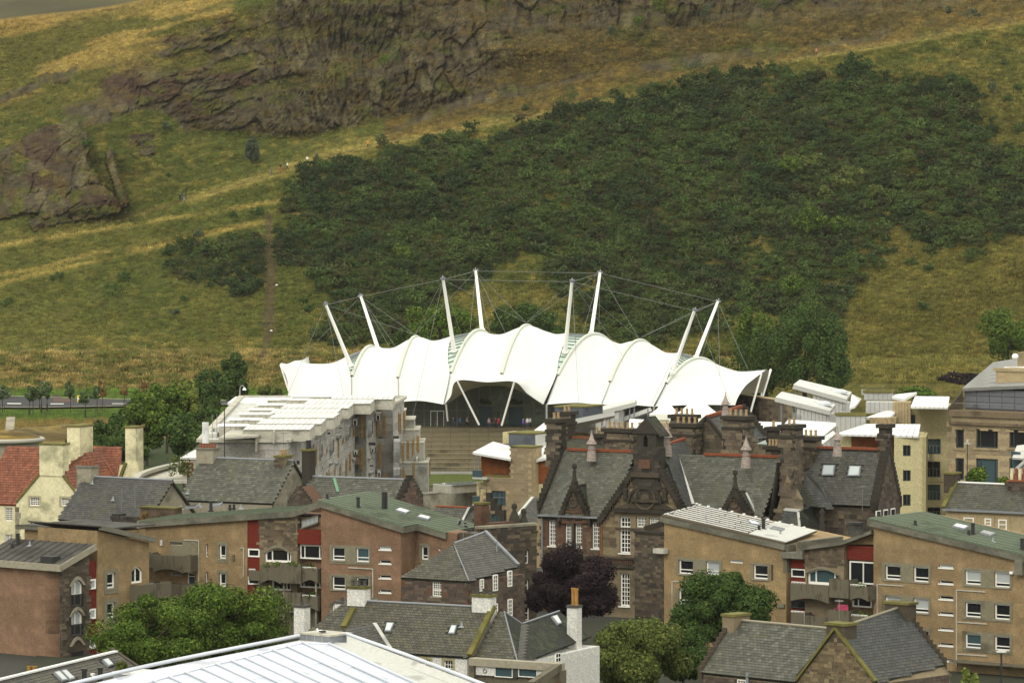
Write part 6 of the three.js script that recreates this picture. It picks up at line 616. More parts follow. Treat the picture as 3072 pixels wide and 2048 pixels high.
  for (const [x0, y0, x1, y1, k] of [[805, 610, 865, 890], [940, 540, 1025, 830], [1030, 490, 1130, 610], [1165, 380, 1245, 620], [1255, 305, 1345, 440, 1], [1465, 290, 1550, 580], [1565, 245, 1650, 375, 1], [1820, 615, 1900, 930], [1505, 670, 1585, 800, 1], [1470, 815, 1540, 890, 1], [1270, 750, 1340, 825, 1], [1260, 845, 1310, 915, 1], [1590, 1020, 1650, 1145, 1], [1820, 1000, 1900, 1160], [2120, 840, 2150, 960], [2190, 805, 2260, 925, 1], [2110, 1220, 2200, 1320, 1], [2190, 1180, 2260, 1250], [780, 1030, 890, 1120], [700, 640, 750, 760], [935, 880, 1010, 960], [1020, 890, 1080, 960], [1480, 1000, 1560, 1090]]) { const a = at(x0, y1), b = at(x1, y0), z = a[2]; const w = b[0] - a[0], h = b[1] - a[1]; const bay = prism([[0, 0], [.5, h * .04], [.85, h * .22], [1, h * .45], [1, h * .92], [.8, h], [-.6, h], [-.6, 0]], 0, w).rotateY(-Math.PI / 2).translate(b[0], a[1], z + .9); const m = mesh('bay_window', bay, k ? MT.concPale : M(L(.62, .61, .57), 'zinc', { roughness: .6 }), t); if (k) { const win0 = box(a[0] + w * .35, a[0] + w * .68, a[1] + h * .25, a[1] + h * .7, z + 1.88, z + 1.93); mesh('pane', win0, MT.glass, m); mesh('frame', [box(a[0] + w * .2, a[0] + w * .32, a[1] + h * .15, a[1] + h * .85, z + 1.9, z + 2.02), box(a[0] + w * .7, a[0] + w * .82, a[1] + h * .15, a[1] + h * .85, z + 1.9, z + 2.02), box(a[0] + w * .32, a[0] + w * .7, a[1] + h * .72, a[1] + h * .85, z + 1.9, z + 2.0)], MT.whiteMetal, m); } else for (const q of [.3, .6]) mesh('seam', box(a[0] - .01, b[0] + .01, a[1] + h * q, a[1] + h * q + .03, z + 1.4, z + 1.915), MT.lead, m); mesh('bay_glass', box(b[0] + .01, b[0] + .05, a[1] + h * .15, b[1] - h * .12, z - .5, z + 1.6), MT.glass, m); }
  for (const [x, y0, y1, n] of [[785, 670, 970], [1080, 560, 850], [1385, 335, 615], [1600, 320, 590], [1690, 270, 545], [1900, 245, 520], [1965, 215, 490], [1240, 780, 1060], [1190, 840, 1130], [1105, 930, 1125], [1030, 970, 1125], [955, 1010, 1125], [1385, 735, 1010], [1630, 660, 975, 5], [1945, 650, 905], [2015, 600, 870], [2085, 575, 825], [2150, 540, 795], [2090, 910, 1210, 5], [2190, 870, 1130], [2300, 840, 1090], [2150, 1290, 1460], [2235, 1240, 1460, 5], [2300, 1210, 1450], [1955, 990, 1160, 4], [1695, 1050, 1160], [1580, 1085, 1150], [925, 1030, 1125], [1290, 450, 560], [1145, 590, 690], [925, 700, 800], [1320, 850, 920]]) { const a = at(x - 22, y1), b = at(x + 22, y0), k = (n || 3) + 1; for (let i = 0; i < k; i++) { const cx = lerp(a[0], b[0], (i + .5) / k), j = rr(-.3, .3); mesh('oak_pole', cyl(cx, a[1] + j, a[2] + 2.2 + (i % 2) * .15, (b[0] - a[0]) / k * .48, b[1] - a[1], 6), MT.oak, t); } }
  for (const [x0, y0, x1, y1] of [[730, 560, 830, 610], [890, 500, 990, 530], [1050, 425, 1150, 465], [1520, 230, 1560, 255], [490, 880, 560, 960], [640, 620, 680, 700], [1600, 580, 1880, 608], [1280, 960, 1330, 1030], [1470, 920, 1560, 990], [970, 860, 1010, 960], [900, 940, 940, 1010], [820, 970, 870, 1020], [1460, 640, 1600, 665], [1280, 580, 1330, 640]]) { const a = at(x0, y1), b = at(x1, y0); mesh('granite_panel', box(a[0], b[0], a[1], b[1], a[2] - .3, a[2] + .2), M(L(.10, .105, .11), 'grain'), t); }
  { const low = [[1212, 1238, 1282], [1241, 1262, 1300], [1256, 1292, 1420], [1270, 1330, 1480], [1283, 1390, 1500]]; let zz = foot[6][1] - 1; low.forEach(([x, y, yb], i) => { const a = f.at(1150, y, -zz), b = f.at(x, y, -zz); mesh('wall', box(foot[6][0] - 6, b[0], g0, a[1], zz - 9, zz), CM, t); mesh('parapet', box(foot[6][0] - 6, b[0] + .1, a[1], a[1] + .15, zz - 9, zz + .1), MT.concPale, t); zz += i < 1 ? 0 : 2.2; }); }
  // timber clad block at the far end with its louvres
  const w = new Frame(688, 505, 800, 505), tb = thing('timber_block', 'brown timber slatted block at the far end of the pale office roofs', 'building', w), wy = w.at(688, 1207)[1], wx = w.at(800, 1207)[0] + 2; mesh('wall', box(0, wx, g0, wy - .3, -14, -.12), M(L(.17, .12, .075), 'wood'), tb); for (let i = 0; i < 22; i++) mesh('slat', box(-.1, wx, wy - .6 - i * .32, wy - .38 - i * .32, -.12, .03), M(L(.28, .20, .12), 'wood'), tb); mesh('roof', box(-.2, wx + 10, wy - .3, wy, -14, .2), MT.zincRoof, tb); { const r = px4(w, [701, 1237, 727, 1262]); mesh('louvre', [0, 1, 2, 3, 4, 5].map((i) => box(r.x0, r.x1, lerp(r.y0, r.y1, i / 6), lerp(r.y0, r.y1, i / 6) + .12, .04, .25)), M(L(.10, .07, .045), 'wood'), tb); }
}
// a simple gabled slate house: px corners of its front eave and ridge
function gabled(name, label, f, o) {
  const t = o.t || thing(name, label, 'house', f, o.group), yE = o.yE ?? f.at((o.e[0] + o.e[2]) / 2, (o.e[1] + o.e[3]) / 2, o.w0 || 0)[1], s = o.s || .9, w0 = o.w0 || 0, R = (x, y) => f.roof(x, y, yE, s, w0 - .2), A = R(o.r[0], o.r[1]), B = R(o.r[2], o.r[3]), rz = (A[2] + B[2]) / 2, yr = yE + s * (-rz - w0 + .2), x0 = o.x0 ?? f.at(o.e[0], o.e[1], w0)[0], x1 = o.x1 ?? f.at(o.e[2], o.e[3], w0)[0], zE = -w0 + .2;
  slope(t, [[x0, yE, zE], [x1, yE, zE], [x1, yr, rz], [x0, yr, rz]], o.tones || SL.grey, { solo: o.solo ?? 100, w: o.sw || .36, h: o.sh || .27, skip: o.skip && o.skip(R) }); mesh('roof', slab([[x0, yr, rz], [x1, yr, rz], [x1, yE, 2 * rz - zE], [x0, yE, 2 * rz - zE]], .2), MT.slateDark, t); mesh('ridge', tube([[x0, yr + .04, rz], [x1, yr + .04, rz]], o.rr || .11, 6), o.ridge || MT.lead, t);
  const g = [[x0 + .2, o.base || 0], [x1 - .2, o.base || 0]]; if (!o.noWall) mesh('wall', [prism([...g, [x1 - .2, yE - .1], [x0 + .2, yE - .1]], 2 * rz - zE + .3, -w0), ...[x0 + .2, x1 - .5].map((x) => prism([[zE - .3, yE - .12], [2 * rz - zE + .3, yE - .12], [rz, yr - .25]], 0, .3).rotateY(-Math.PI / 2).translate(x + .3, 0, 0))], o.wall || MT.conc, t);
  return { t, R, yE, yr, rz, x0, x1, zE }; }
{
  let f = new Frame(176, 404, 336, 400.5), h = gabled('slate_house', 'long grey slate house with grey harled chimney between cream house and ochre flats', f, { e: [176, 1557, 336, 1565], r: [272, 1430, 570, 1444], x1: f.at(440, 1570)[0], tones: SL.dark.concat(SL.grey), solo: 300, wall: MT.conc });
  { const a = f.at(240, 1450, -h.rz), b = f.at(283, 1400, -h.rz); chimney(h.t, a[0], b[0], h.yr - 1.5, f.at(260, 1402, -h.rz)[1], h.rz - .6, h.rz + .6, MT.conc, { pots: 4, potH: .3, potMat: MT.clay, capMat: MT.fascia }); } for (const [x, y] of [[364, 1535], [404, 1525]]) { const p = h.R(x, y); mesh('aerial_pole', cyl(p[0], p[1], p[2], .03, 2.2, 5), MT.metal, h.t); } for (const [x, y] of [[276, 1450], [338, 1500]]) vent(h.t, f, h.R(x, y), 'white'); [[258, 1576, 284, 1590], [324, 1578, 334, 1592], [209, 1566, 214, 1583]].forEach((a) => win(h.t, px4(f, a), .02, { fw: .07, in: .02 }));
  f = new Frame(334, 384, 521, 381); { const t = thing('rubble_wall', 'broken dark rubble wall heads with ferns behind the ochre flats', 'wall', f), a = px4(f, [334, 1541, 415, 1615]), b = px4(f, [419, 1519, 521, 1590]); mesh('wall', [box(a.x0, a.x1, 0, a.y1 - .2, -1.2, 0), box(a.x0, a.x0 + .8, a.y1 - .2, a.y1, -1.2, 0)], MT.stoneBlack, t); stones(t, [[a.x0, a.y0 - 1, 0], [a.x1, a.y0 - 1, 0], [a.x1, a.y1 - .2, 0], [a.x0, a.y1 - .2, 0]], ST.black, { solo: 100, h: .3, proud: .15 }); mesh('stack', box(b.x0, b.x1, b.y0 - 1, b.y1 - .12, -1.4, -.05), M(L(.13, .095, .07), 'stain', GB), t); mesh('coping', box(b.x0 - .1, b.x1 + .1, b.y1 - .12, b.y1, -1.5, .05), MT.moss, t); for (const x of [.25, .7]) { const p = new THREE.Mesh(crownGeo(Math.round(x * 99), { r: [.6, .5, .4], lobes: 6, leaves: 150, leaf: .1, colors: x < .5 ? GREENS.rust : GREENS.olive, lobe: .5 }), LEAFM); p.name = 'fern'; p.position.set(lerp(b.x0, b.x1, x), b.y1 - 1, .3); t.add(p); } }
  f = new Frame(540, 408, 810, 403.5); h = gabled('slate_house', 'large lichen streaked slate roof with a tall rubble chimney before the concrete offices', f, { e: [540, 1500, 810, 1508], r: [629, 1372, 846, 1383], x1: f.at(820, 1508)[0], tones: [[.09, .09, .075], [.075, .075, .062], [.12, .12, .092], [.10, .105, .08], [.17, .17, .125]], solo: 300, wall: MT.conc }); { const a = f.at(597, 1400, -h.rz), b = f.at(648, 1349, -h.rz); chimney(h.t, a[0], b[0], h.yr - 1.4, b[1], h.rz - .6, h.rz + .6, MT.conc, { pots: 6, potH: .3, potMat: MT.clay, capMat: MT.fascia }); const c = f.at(846, 1497, -h.rz), d = f.at(877, 1371, -h.rz); const k = chimney(h.t, c[0] - .4, d[0] - .5, c[1] - 1, d[1], h.rz - .8, h.rz + .8, MT.stone, { pots: 3, potH: .4 }); stones(k, [[c[0] - .4, c[1] - .5, h.rz + .8], [d[0] - .5, c[1] - .5, h.rz + .8], [d[0] - .5, d[1], h.rz + .8], [c[0] - .4, d[1], h.rz + .8]], ST.rubble.concat(ST.black), { solo: 60 }); aerial(h.t, (c[0] + d[0]) / 2 - .4, d[1] + .2, h.rz, 2.2); } vent(h.t, f, h.R(562, 1480), 'white'); { const p = h.R(662, 1300); mesh('pole', cyl(h.x0 + 2.6, h.yr, h.rz, .05, 5, 6), MT.black, h.t); } win(h.t, px4(f, [575, 1519, 590, 1525]), .02, { fw: .05, in: .02 });
  f = new Frame(905, 398, 1200, 393.5); h = gabled('slate_house', 'slate house with green copper valley and crow stepped red stone gable beneath the bay windows', f, { e: [905, 1497, 1200, 1505], r: [935, 1429, 1213, 1440], x0: f.at(903, 1500)[0], x1: f.at(1190, 1500)[0], tones: SL.green, solo: 300, wall: MT.stoneRed, s: .8 }); { const a = h.R(1002, 1437), b = h.R(1013, 1478); mesh('copper_valley', bar([a[0], a[1] + .1, a[2]], [b[0], b[1] + .1, b[2]], .25, .08), M(L(.22, .42, .27), 'grain'), h.t); const gx = h.x1; mesh('gable', prism([[h.zE, 0], [2 * h.rz - h.zE, 0], [2 * h.rz - h.zE, h.yE], [h.rz, h.yr + .3], [h.zE, h.yE]], 0, .4).rotateY(-Math.PI / 2).translate(gx + .4, 0, 0), MT.stoneRed, h.t); stones(h.t, [[gx + .42, 3, h.zE], [gx + .42, 3, 2 * h.rz - h.zE], [gx + .42, h.yE, 2 * h.rz - h.zE], [gx + .42, h.yr, h.rz], [gx + .42, h.yE, h.zE]], [[.20, .12, .09], [.16, .10, .075], [.24, .15, .11], [.12, .08, .06]], { solo: 100 }); crowSteps(h.t, [gx + .2, h.yr + .35, h.rz], [gx + .2, h.yE + .1, h.zE], 7, .5, MT.stoneBlack); crowSteps(h.t, [gx + .2, h.yr + .35, h.rz], [gx + .2, h.yE + .1, 2 * h.rz - h.zE], 7, .5, MT.stoneDark); const c = f.at(912, 1428, -h.rz), d = f.at(938, 1352, -h.rz); chimney(h.t, c[0], d[0], h.yr - 1, d[1], h.rz - .5, h.rz + .5, MT.stoneBlack, { pots: 2, potMat: MT.black, potH: .7 }); }
  f = new Frame(858, 394, 930, 393); { const t = thing('crow_gable', 'small crow stepped rubble gable poking up behind the green roof valley', 'gable', f), a = f.at(894, 1461), b = f.at(862, 1510), c = f.at(930, 1508); mesh('wall', prism([[b[0], 0], [c[0], 0], [c[0], c[1]], [a[0], a[1]], [b[0], b[1]]], -3, 0), MT.stoneRed, t); stones(t, [[b[0], b[1] - 1.5, .01], [c[0], b[1] - 1.5, .01], [c[0], c[1], .01], [a[0], a[1], .01], [b[0], b[1], .01]], ST.purple, { solo: 60 }); crowSteps(t, [a[0], a[1], -.2], [b[0], b[1], -.2], 6, .5, MT.stoneDark); crowSteps(t, [a[0], a[1], -.2], [c[0], c[1], -.2], 6, .5, MT.stoneDark); }
  f = new Frame(1285, 388, 1405, 386); h = gabled('slate_house', 'small slate roof with red ridge and crow step squeezed between pink flats and buff flats', f, { e: [1285, 1570, 1405, 1575], r: [1290, 1519, 1376, 1522], x1: f.at(1385, 1572)[0], tones: SL.grey, solo: 60, wall: MT.stoneDark, ridge: MT.ridge }); { const q = [h.x1, h.yE, h.zE]; slope(h.t, [[h.x1, h.yE, h.zE], [h.x1 + 2.2, h.yE, h.rz - 1], [h.x1 + .6, h.yr + .6, h.rz - 2], [h.x1, h.yr, h.rz]], SL.dark, { solo: 40 }); mesh('valley_lead', bar([h.x1, h.yr + .1, h.rz], [h.x1, h.yE + .1, h.zE], .22, .06), MT.zincDull, h.t); crowSteps(h.t, [h.x1 + .7, h.yr + 1.2, h.rz - 2.2], [h.x1 + 2.6, h.yE + .6, h.rz - 2.2], 4, .5, MT.stoneBlack); }
}
{ // cream house with pantiles
  const f = new Frame(47, 452, 223, 449.5), t = thing('cream_house', 'cream harled old mansion with red pantile roofs and four tall chimneys', 'house', f), p = (x, y, w = 0) => f.at(x, y, w), c = (a, w) => px4(f, a, w), PT = [[.30, .10, .052], [.26, .085, .045], [.34, .12, .062], [.22, .078, .045]];
  const tiles = (pts) => { const m = mesh('roof', slab(pts, .2), MT.clay, t); pieces('pantile', m, pts, { w: .3, h: .36, th: .07, lap: .15, tilt: .12, gap: .03, lift: .03, tones: PT, solo: 90 }); return m; };
  const W = [[87, 1491, 117, 1517], [181, 1493, 208, 1517], [89, 1567, 117, 1600], [181, 1567, 208, 1600]].map((a) => c(a)), gp = [p(47, 1508), p(117, 1424), p(187, 1428), p(226, 1473)].map((q) => q.slice(0, 2)); front(t, [[gp[0][0], -3], [gp[3][0], -3], gp[3], gp[2], gp[1], gp[0]], W.map((r) => holeOf(r)), MT.cream, 6); W.forEach((r) => { const m = win(t, r, 0, { h: [.5], cols: 4, rows: 4, fw: .1, thin: .05 }); mesh('window_margin', prism([[r.x0 - .2, r.y0 - .2], [r.x1 + .2, r.y0 - .2], [r.x1 + .2, r.y1 + .2], [r.x0 - .2, r.y1 + .2]], .002, .04, [holeOf(r)]), M(L(.62, .56, .36), 'grain'), t); });
  { const W2 = [[13, 1521, 36, 1563], [13, 1602, 36, 1640]].map((a) => c(a, 1)), x0 = p(-60, 1500, 1)[0]; mesh('wall', [prism([[x0, -3], [gp[0][0], -3], [gp[0][0], p(30, 1513, 1)[1]], [x0, p(30, 1513, 1)[1]]], -1.3, -1, W2.map((r) => holeOf(r))), box(x0, gp[0][0], -3, p(30, 1513, 1)[1], -7, -1.31)], MT.cream, t); W2.forEach((r) => win(t, r, -1, { h: [.5], cols: 4, rows: 6, fw: .1, thin: .05 })); }
  for (let i = 0; i < 10; i++) mesh('quoin', box(gp[0][0] - .1, gp[0][0] + (i % 2 ? .55 : .35), gp[0][1] - 1 - i * .62, gp[0][1] - .45 - i * .62, -.5, .06), i % 3 ? MT.conc : MT.concDark, t);
  const e = p(0, 1512, 1), R = (x, y) => f.roof(x, y, e[1], .95, 1), xa = p(-60, 1510, 1)[0], g1 = R(117, 1342); tiles([[xa, e[1], -.8], [gp[0][0] - .05, e[1], -.8], [f.at(117, 1426, .6)[0], f.at(117, 1426, .6)[1], R(117, 1426)[2]], R(117, 1341), [xa, R(60, 1341)[1], R(60, 1341)[2]]]);
  const xr = gp[2][0], b1 = p(223, 1473), S = (x, y) => f.plane(x, y, [b1[0], b1[1], 0], [b1[0], b1[1], -5], [p(187, 1428)[0], p(187, 1428)[1], 0]); tiles([[b1[0], b1[1], -.1], S(341, 1430), S(291, 1344), [p(187, 1428)[0] - .2, S(189, 1382)[1], S(189, 1382)[2]], [p(187, 1428)[0], p(187, 1428)[1], -.1]]); const q = S(291, 1344), q2 = S(340, 1430); mesh('ridge_tile', bar([q[0], q[1] + .08, q[2]], [q2[0], q2[1] + .08, q2[2]], .3, .2), MT.clay, t); mesh('skew', bar([gp[2][0], gp[2][1] + .05, .05], [b1[0], b1[1] + .05, .05], .25, .2), MT.moss, t); mesh('skew', bar([gp[1][0], gp[1][1] + .05, .05], [gp[0][0], gp[0][1] + .05, .05], .25, .2), MT.moss, t);
  const w3 = -q[2] - 1; tiles([[f.at(330, 1440, w3)[0], f.at(330, 1434, w3)[1], -w3], [f.at(362, 1434, w3)[0], f.at(330, 1434, w3)[1], -w3], f.roof(362, 1343, f.at(330, 1434, w3)[1], .95, w3), f.roof(219, 1341, f.at(330, 1434, w3)[1], .95, w3)]);
  const ch = (x0, y0, x1, y1, w, d) => { const a = f.at(x0, y1, w), b = f.at(x1, y0, w); const k = chimney(t, a[0], b[0], a[1], b[1] - .15, -w - d, -w, MT.cream, { pots: 0, cap: .12, capMat: MT.moss }); return [a, b]; };
  ch(117, 1331, 187, 1430, 0, 1.4); ch(200, 1277, 238, 1400, 7, 3.2); const [ca, cb] = ch(375, 1280, 406, 1420, w3 - 1.6, 1.9); { const w = w3 - 1.6; mesh('gable', prism([f.at(359, 1395, w), f.at(408, 1385, w), f.at(420, 1440, w), f.at(420, 1500, w), f.at(352, 1500, w), f.at(352, 1440, w)].map((v) => v.slice(0, 2)), -w - .6, -w + .05), MT.cream, t); mesh('skew', bar(f.at(377, 1388, w - .1), f.at(358, 1440, w - .1), .5, .3), MT.moss, t); }
}
{ // parliament garden edge: curved parapet, pavilion, grass roof, concrete roof by the lawn
  const c = P(560, 1430, 436), t = thing('curved_wall', 'pale concrete curved parapet with paved terrace behind the slate houses', 'wall', c), pts = []; for (let i = 0; i <= 14; i++) { const k = i / 14; pts.push(P(lerp(405, 552, k), 1438 - 50 * Math.pow(k, .55), lerp(430, 452, k)).sub(c)); } for (let i = 0; i < 14; i++) mesh('coping_stone', bar(pts[i].toArray(), pts[i].clone().lerp(pts[i + 1], .96).toArray(), .7, .35), MT.concPale, t); for (let i = 0; i < 14; i++) { const a = pts[i], b = pts[i + 1]; mesh('panel', slab([[a.x, a.y - .1, a.z + .3], [b.x, b.y - .1, b.z + .3], [b.x, b.y - 2, b.z + .3], [a.x, a.y - 2, a.z + .3]], .2), MT.conc, t); } mesh('terrace', slab([P(415, 1441, 431), P(560, 1441, 431), P(560, 1396, 450), P(500, 1398, 450)].map((v) => v.sub(c).toArray()), .3), MT.concPale, t);
  const f = new Frame(546, 436, 612, 436), g = thing('garden_pavilion', 'small white pavilion with orange door beside the curved parapet', 'pavilion', f), r = px4(f, [546, 1372, 612, 1436]); mesh('wall', box(r.x0, r.x1, -6, r.y1, -4, 0), MT.concPale, g); mesh('roof', slab([[r.x0 - .2, r.y1, .2], [r.x1, r.y1, .2], [r.x1, r.y1 + .7, -3], [r.x0 + 1.2, r.y1 + .7, -3]], .2), MT.zincRoof, g); const d = px4(f, [559, 1387, 579, 1431]), d2 = px4(f, [587, 1387, 600, 1420]); win(g, d, .1, { fw: .2, in: .05, mat: M(L(.38, .18, .05), 'wood'), h: [.35] }); win(g, d2, .1, { fw: .08, in: .05, mat: MT.frameDark });
  { const b = tree('climber', 'leafy climber growing on the terrace by the orange door', P(540, 1440, 434), 2.6, 2.6, { cat: 'plant', bush: true, clear: 0, leaves: 500, leaf: .14, lobes: 9, lobe: .5, tone: 'olive' }); }
  const m = P(20, 1318, 520), gr = thing('grass_roof_building', 'low rounded roof of straw coloured grass with pale concrete rim', 'building', m), sp = new THREE.SphereGeometry(1, 32, 10, 0, 6.283, 0, 1.571); sp.scale(4.2, 1.1, 4.5); mesh('grass_roof', clean(sp), M(L(.30, .215, .085), 'grass'), gr); const rim = new THREE.TorusGeometry(1, .07, 8, 40); rim.rotateX(Math.PI / 2); rim.scale(4.4, 4, 4.7); mesh('rim', clean(rim), MT.concPale, gr); mesh('wall', cyl(0, -3, 0, 4.3, 3, 32), MT.conc, gr);
  const lf = new Frame(1240, 470, 1430, 462), lt = thing('concrete_roof', 'pale curved concrete roof edge with glass lantern beside the bright lawn', 'building', lf), a = lf.at(1290, 1482), b = lf.at(1425, 1462); mesh('wall', prism([[a[0] - 2, -7], [b[0] + 1, -7], [b[0] + 1, b[1]], [lerp(a[0], b[0], .5), lerp(a[1], b[1], .62)], [a[0] - 2, a[1]]], -6, 0), M(L(.40, .38, .31), 'stain'), lt); for (const k of [.2, .4, .6, .8]) mesh('joint', box(lerp(a[0], b[0], k) - .02, lerp(a[0], b[0], k) + .02, -6, lerp(a[1], b[1], k) - .4, .001, .01), MT.concDark, lt); const h = lerp(a[1], b[1], .7) + .3; mesh('roof', slab([[a[0] - 2, a[1] + .02, .1], [b[0] + 1, b[1] + .05, .1], [b[0] + 2, b[1] + .3, -11], [a[0] - 2, a[1] + .3, -9]], .2), MT.concPale, lt); const g0 = lf.level(1352, 1456, h + .5), g1 = lf.level(1420, 1444, h + .5); mesh('lantern', box(g0[0], g1[0], h - .4, h + .5, g1[2], g0[2]), MT.concPale, lt); mesh('pane', box(g0[0] + .2, g1[0] - .2, h + .5, h + .54, g1[2] + .2, g0[2] - .2), MT.skylight, lt);
}
// ---------- the Victorian school ----------
const quoted = (t, pts, tones, n, o = {}) => stones(t, pts, tones, { solo: n, w: .62, h: .31, ...o });
function stack(t, f, x0, yt, x1, yb, w, d, o = {}) { const a = f.at(x0, yb, w), b = f.at(x1, yt, w), m = chimney(t, a[0], b[0], a[1], b[1] - .5, -w - d, -w, MT.stoneBlack, { pots: o.pots ?? 4, potH: .45, capMat: MT.stoneBlack, cap: .22, capH: .35 }); mesh('chimney_band', box(a[0] - .12, b[0] + .12, b[1] - 1.4, b[1] - 1.15, -w - d - .12, -w + .12), MT.stoneBlack, m); quoted(m, [[a[0], a[1], -w], [b[0], a[1], -w], [b[0], b[1] - .6, -w], [a[0], b[1] - .6, -w]], o.tones || ST.school.concat(ST.black), 50); if (o.tones) quoted(m, [[b[0], a[1], -w], [b[0], a[1], -w - d], [b[0], b[1] - .6, -w - d], [b[0], b[1] - .6, -w]], o.tones, 20); return m; }
function spire(label, f, px, yt, yb, w) { const p = P(px, yb, w), h = (yb - yt) / F * w, t = thing('roof_ventilator', label, 'ventilator', p, 'pink ridge ventilators'); const s = h / 3.1; mesh('base', [cyl(0, -.6 * s, 0, .62 * s, 1.2 * s, 8, .5 * s), cyl(0, .6 * s, 0, .42 * s, .35 * s, 8)], MT.lilac, t); mesh('drum', cyl(0, .95 * s, 0, .36 * s, .55 * s, 8), MT.lilac, t); mesh('collar', [cyl(0, .85 * s, 0, .5 * s, .12 * s, 8), cyl(0, 1.45 * s, 0, .52 * s, .1 * s, 8)], MT.lilac, t); mesh('cone', lathe([[.66, 1.5], [.62, 1.6], [.34, 2.05], [.12, 2.7], [.05, 2.95], [0, 3]].map(([a, b]) => [a * s, b * s]), 0, 0, 0, 8), MT.lilac, t); mesh('finial', [clean(new THREE.SphereGeometry(.09 * s, 8, 6).translate(0, 3.05 * s, 0)), cyl(0, 2.9 * s, 0, .03 * s, .35 * s, 5)], MT.metal, t); }
const font = await new FontLoader().loadAsync('fonts/droid/droid_serif_bold.typeface.json');
{
  const f = new Frame(1614, 390, 1806, 386.7), t = thing('school', 'dark Victorian sandstone school with crow stepped gables, bellcote and steep slate roofs', 'school', f), p = (x, y, w = 0) => f.at(x, y, w), c = (a, w) => px4(f, a, w), yE = p(1710, 1546)[1], s = 1.15, R = (x, y) => f.roof(x, y, yE, s, -.3);
  const rz = R(1790, 1354)[2], yr = yE + s * (-rz + .3), x0 = p(1618, 1542)[0], xg = p(1800, 1550)[0], xr2 = R(1905, 1359)[0], T = SL.green.concat([[.13, .13, .11]]);
  slope(t, [[x0, yE, .3], [xr2, yE, .3], [xr2, yr, rz], [x0, yr, rz]], T, { solo: 300, w: .36, h: .27 }); mesh('roof', slab([[x0, yr, rz], [xr2 + 16, yr, rz], [xr2 + 16, yE, 2 * rz], [x0, yE, 2 * rz]], .2), MT.slateDark, t);
  const rr2 = p(2350, 1376, -rz)[0], x2 = p(2010, 1560)[0]; slope(t, [[x2 - 2, yE, .3], [rr2, yE, .3], [rr2, yr, rz], [x2 - 2, yr, rz]], T, { solo: 200, w: .36, h: .27 });
  for (const [a, b] of [[x0 + .5, xr2 - .2], [x2 + 1.2, rr2]]) mesh('ridge_tile', bar([a, yr + .12, rz], [b, yr + .12, rz], .34, .24), MT.ridge, t);
  crowSteps(t, [x0 - .1, yr + .4, rz], [x0 - .1, yE + .1, .4], 14, .6, MT.stoneBlack); mesh('gutter', box(x0, xg, yE - .15, yE + .02, .3, .5), MT.lead, t);
  // main front with tall windows
  const W = [[1645, 1559, 1667, 1638], [1695, 1568, 1718, 1640], [1725, 1569, 1746, 1642], [1776, 1566, 1798, 1646], [1778, 1704, 1799, 1730]].map((a) => c(a)), U = [[1695, 1536, 1718, 1562], [1725, 1538, 1746, 1563]].map((a) => c(a, -.25)), g = { cols: 3, rows: 6, fw: .12, thin: .06, in: .2, sill: .12, sillMat: MT.frame };
  const fr = front(t, [[x0 + .2, 0], [xg, 0], [xg, yE - .1], [x0 + .2, yE - .1]], W.map((r) => holeOf(r)), MT.stoneRed, -2 * rz); W.forEach((r, i) => win(t, r, 0, { ...g, rows: i === 4 ? 2 : 6 }));
  quoted(fr, [[x0 + .2, 4, 0], [xg, 4, 0], [xg, yE - .2, 0], [x0 + .2, yE - .2, 0]], [[.16, .105, .066], [.13, .088, .058], [.20, .14, .09], [.10, .066, .048], [.23, .165, .10]], 300, { skip: W.map((r) => [[r.x0 - .1, r.y0, 0], [r.x1 + .1, r.y1, 0]]) });
  W.slice(0, 4).forEach((r) => mesh('lintel', box(r.x0 - .25, r.x1 + .25, r.y1 + .01, r.y1 + .35, .0, .1), MT.stoneBlack, t)); mesh('sill_band', box(x0 + .2, xg, W[0].y0 - 1.2, W[0].y0 - .75, .01, .12), MT.stoneDark, t);
  const dormer = (ax, ay, bl, br, by, lab) => { const a = p(ax, ay, -.25), l = p(bl, by, -.25), r = p(br, by, -.25); const d = mesh('dormer', prism([[l[0], l[1] - .6], [r[0], r[1] - .6], [r[0], r[1]], [a[0], a[1]], [l[0], l[1]]], -3, .25, lab ? U.map((q) => holeOf(q)) : []), MT.stoneRed, t); quoted(d, [[l[0], l[1], .25], [r[0], l[1], .25], [a[0], a[1], .25]], [[.15, .10, .062], [.10, .068, .05], [.07, .055, .042]], 40, { skip: lab ? U.map((q) => [[q.x0, q.y0, .25], [q.x1, q.y1, .25]]) : [] }); crowSteps(t, [a[0], a[1] + .25, .1], [l[0] - .3, l[1] - .3, .1], 9, .7, MT.stoneBlack); crowSteps(t, [a[0], a[1] + .25, .1], [r[0] + .3, r[1] - .3, .1], 9, .7, MT.stoneBlack); mesh('finial', [lathe([[.3, 0], [.22, .4], [.14, .9], [.22, 1.0], [.12, 1.2], [.26, 1.5], [.2, 1.75], [0, 1.8]], a[0], a[1] + .2, .1, 8)], MT.stoneBlack, d); const k = (a[1] - l[1]) / 1.15; mesh('dormer_roof', [slab([[a[0], a[1], 0], [r[0] + .2, r[1], 0], [r[0] + .2, r[1], -.4], [a[0], a[1], -k]], .15), slab([[a[0], a[1], 0], [l[0] - .2, l[1], 0], [l[0] - .2, l[1], -.4], [a[0], a[1], -k]], .15)], MT.slateDark, d); mesh('lead_flashing', bar([r[0] + .35, r[1], -.6], [a[0] + .3, a[1] - .2, -k + .2], .18, .1), MT.zincDull, d); const tor = new THREE.TorusGeometry(.38, .09, 6, 14); tor.translate(a[0], l[1] + (a[1] - l[1]) * .45, .3); mesh('roundel', clean(tor), MT.stoneDark, d); };
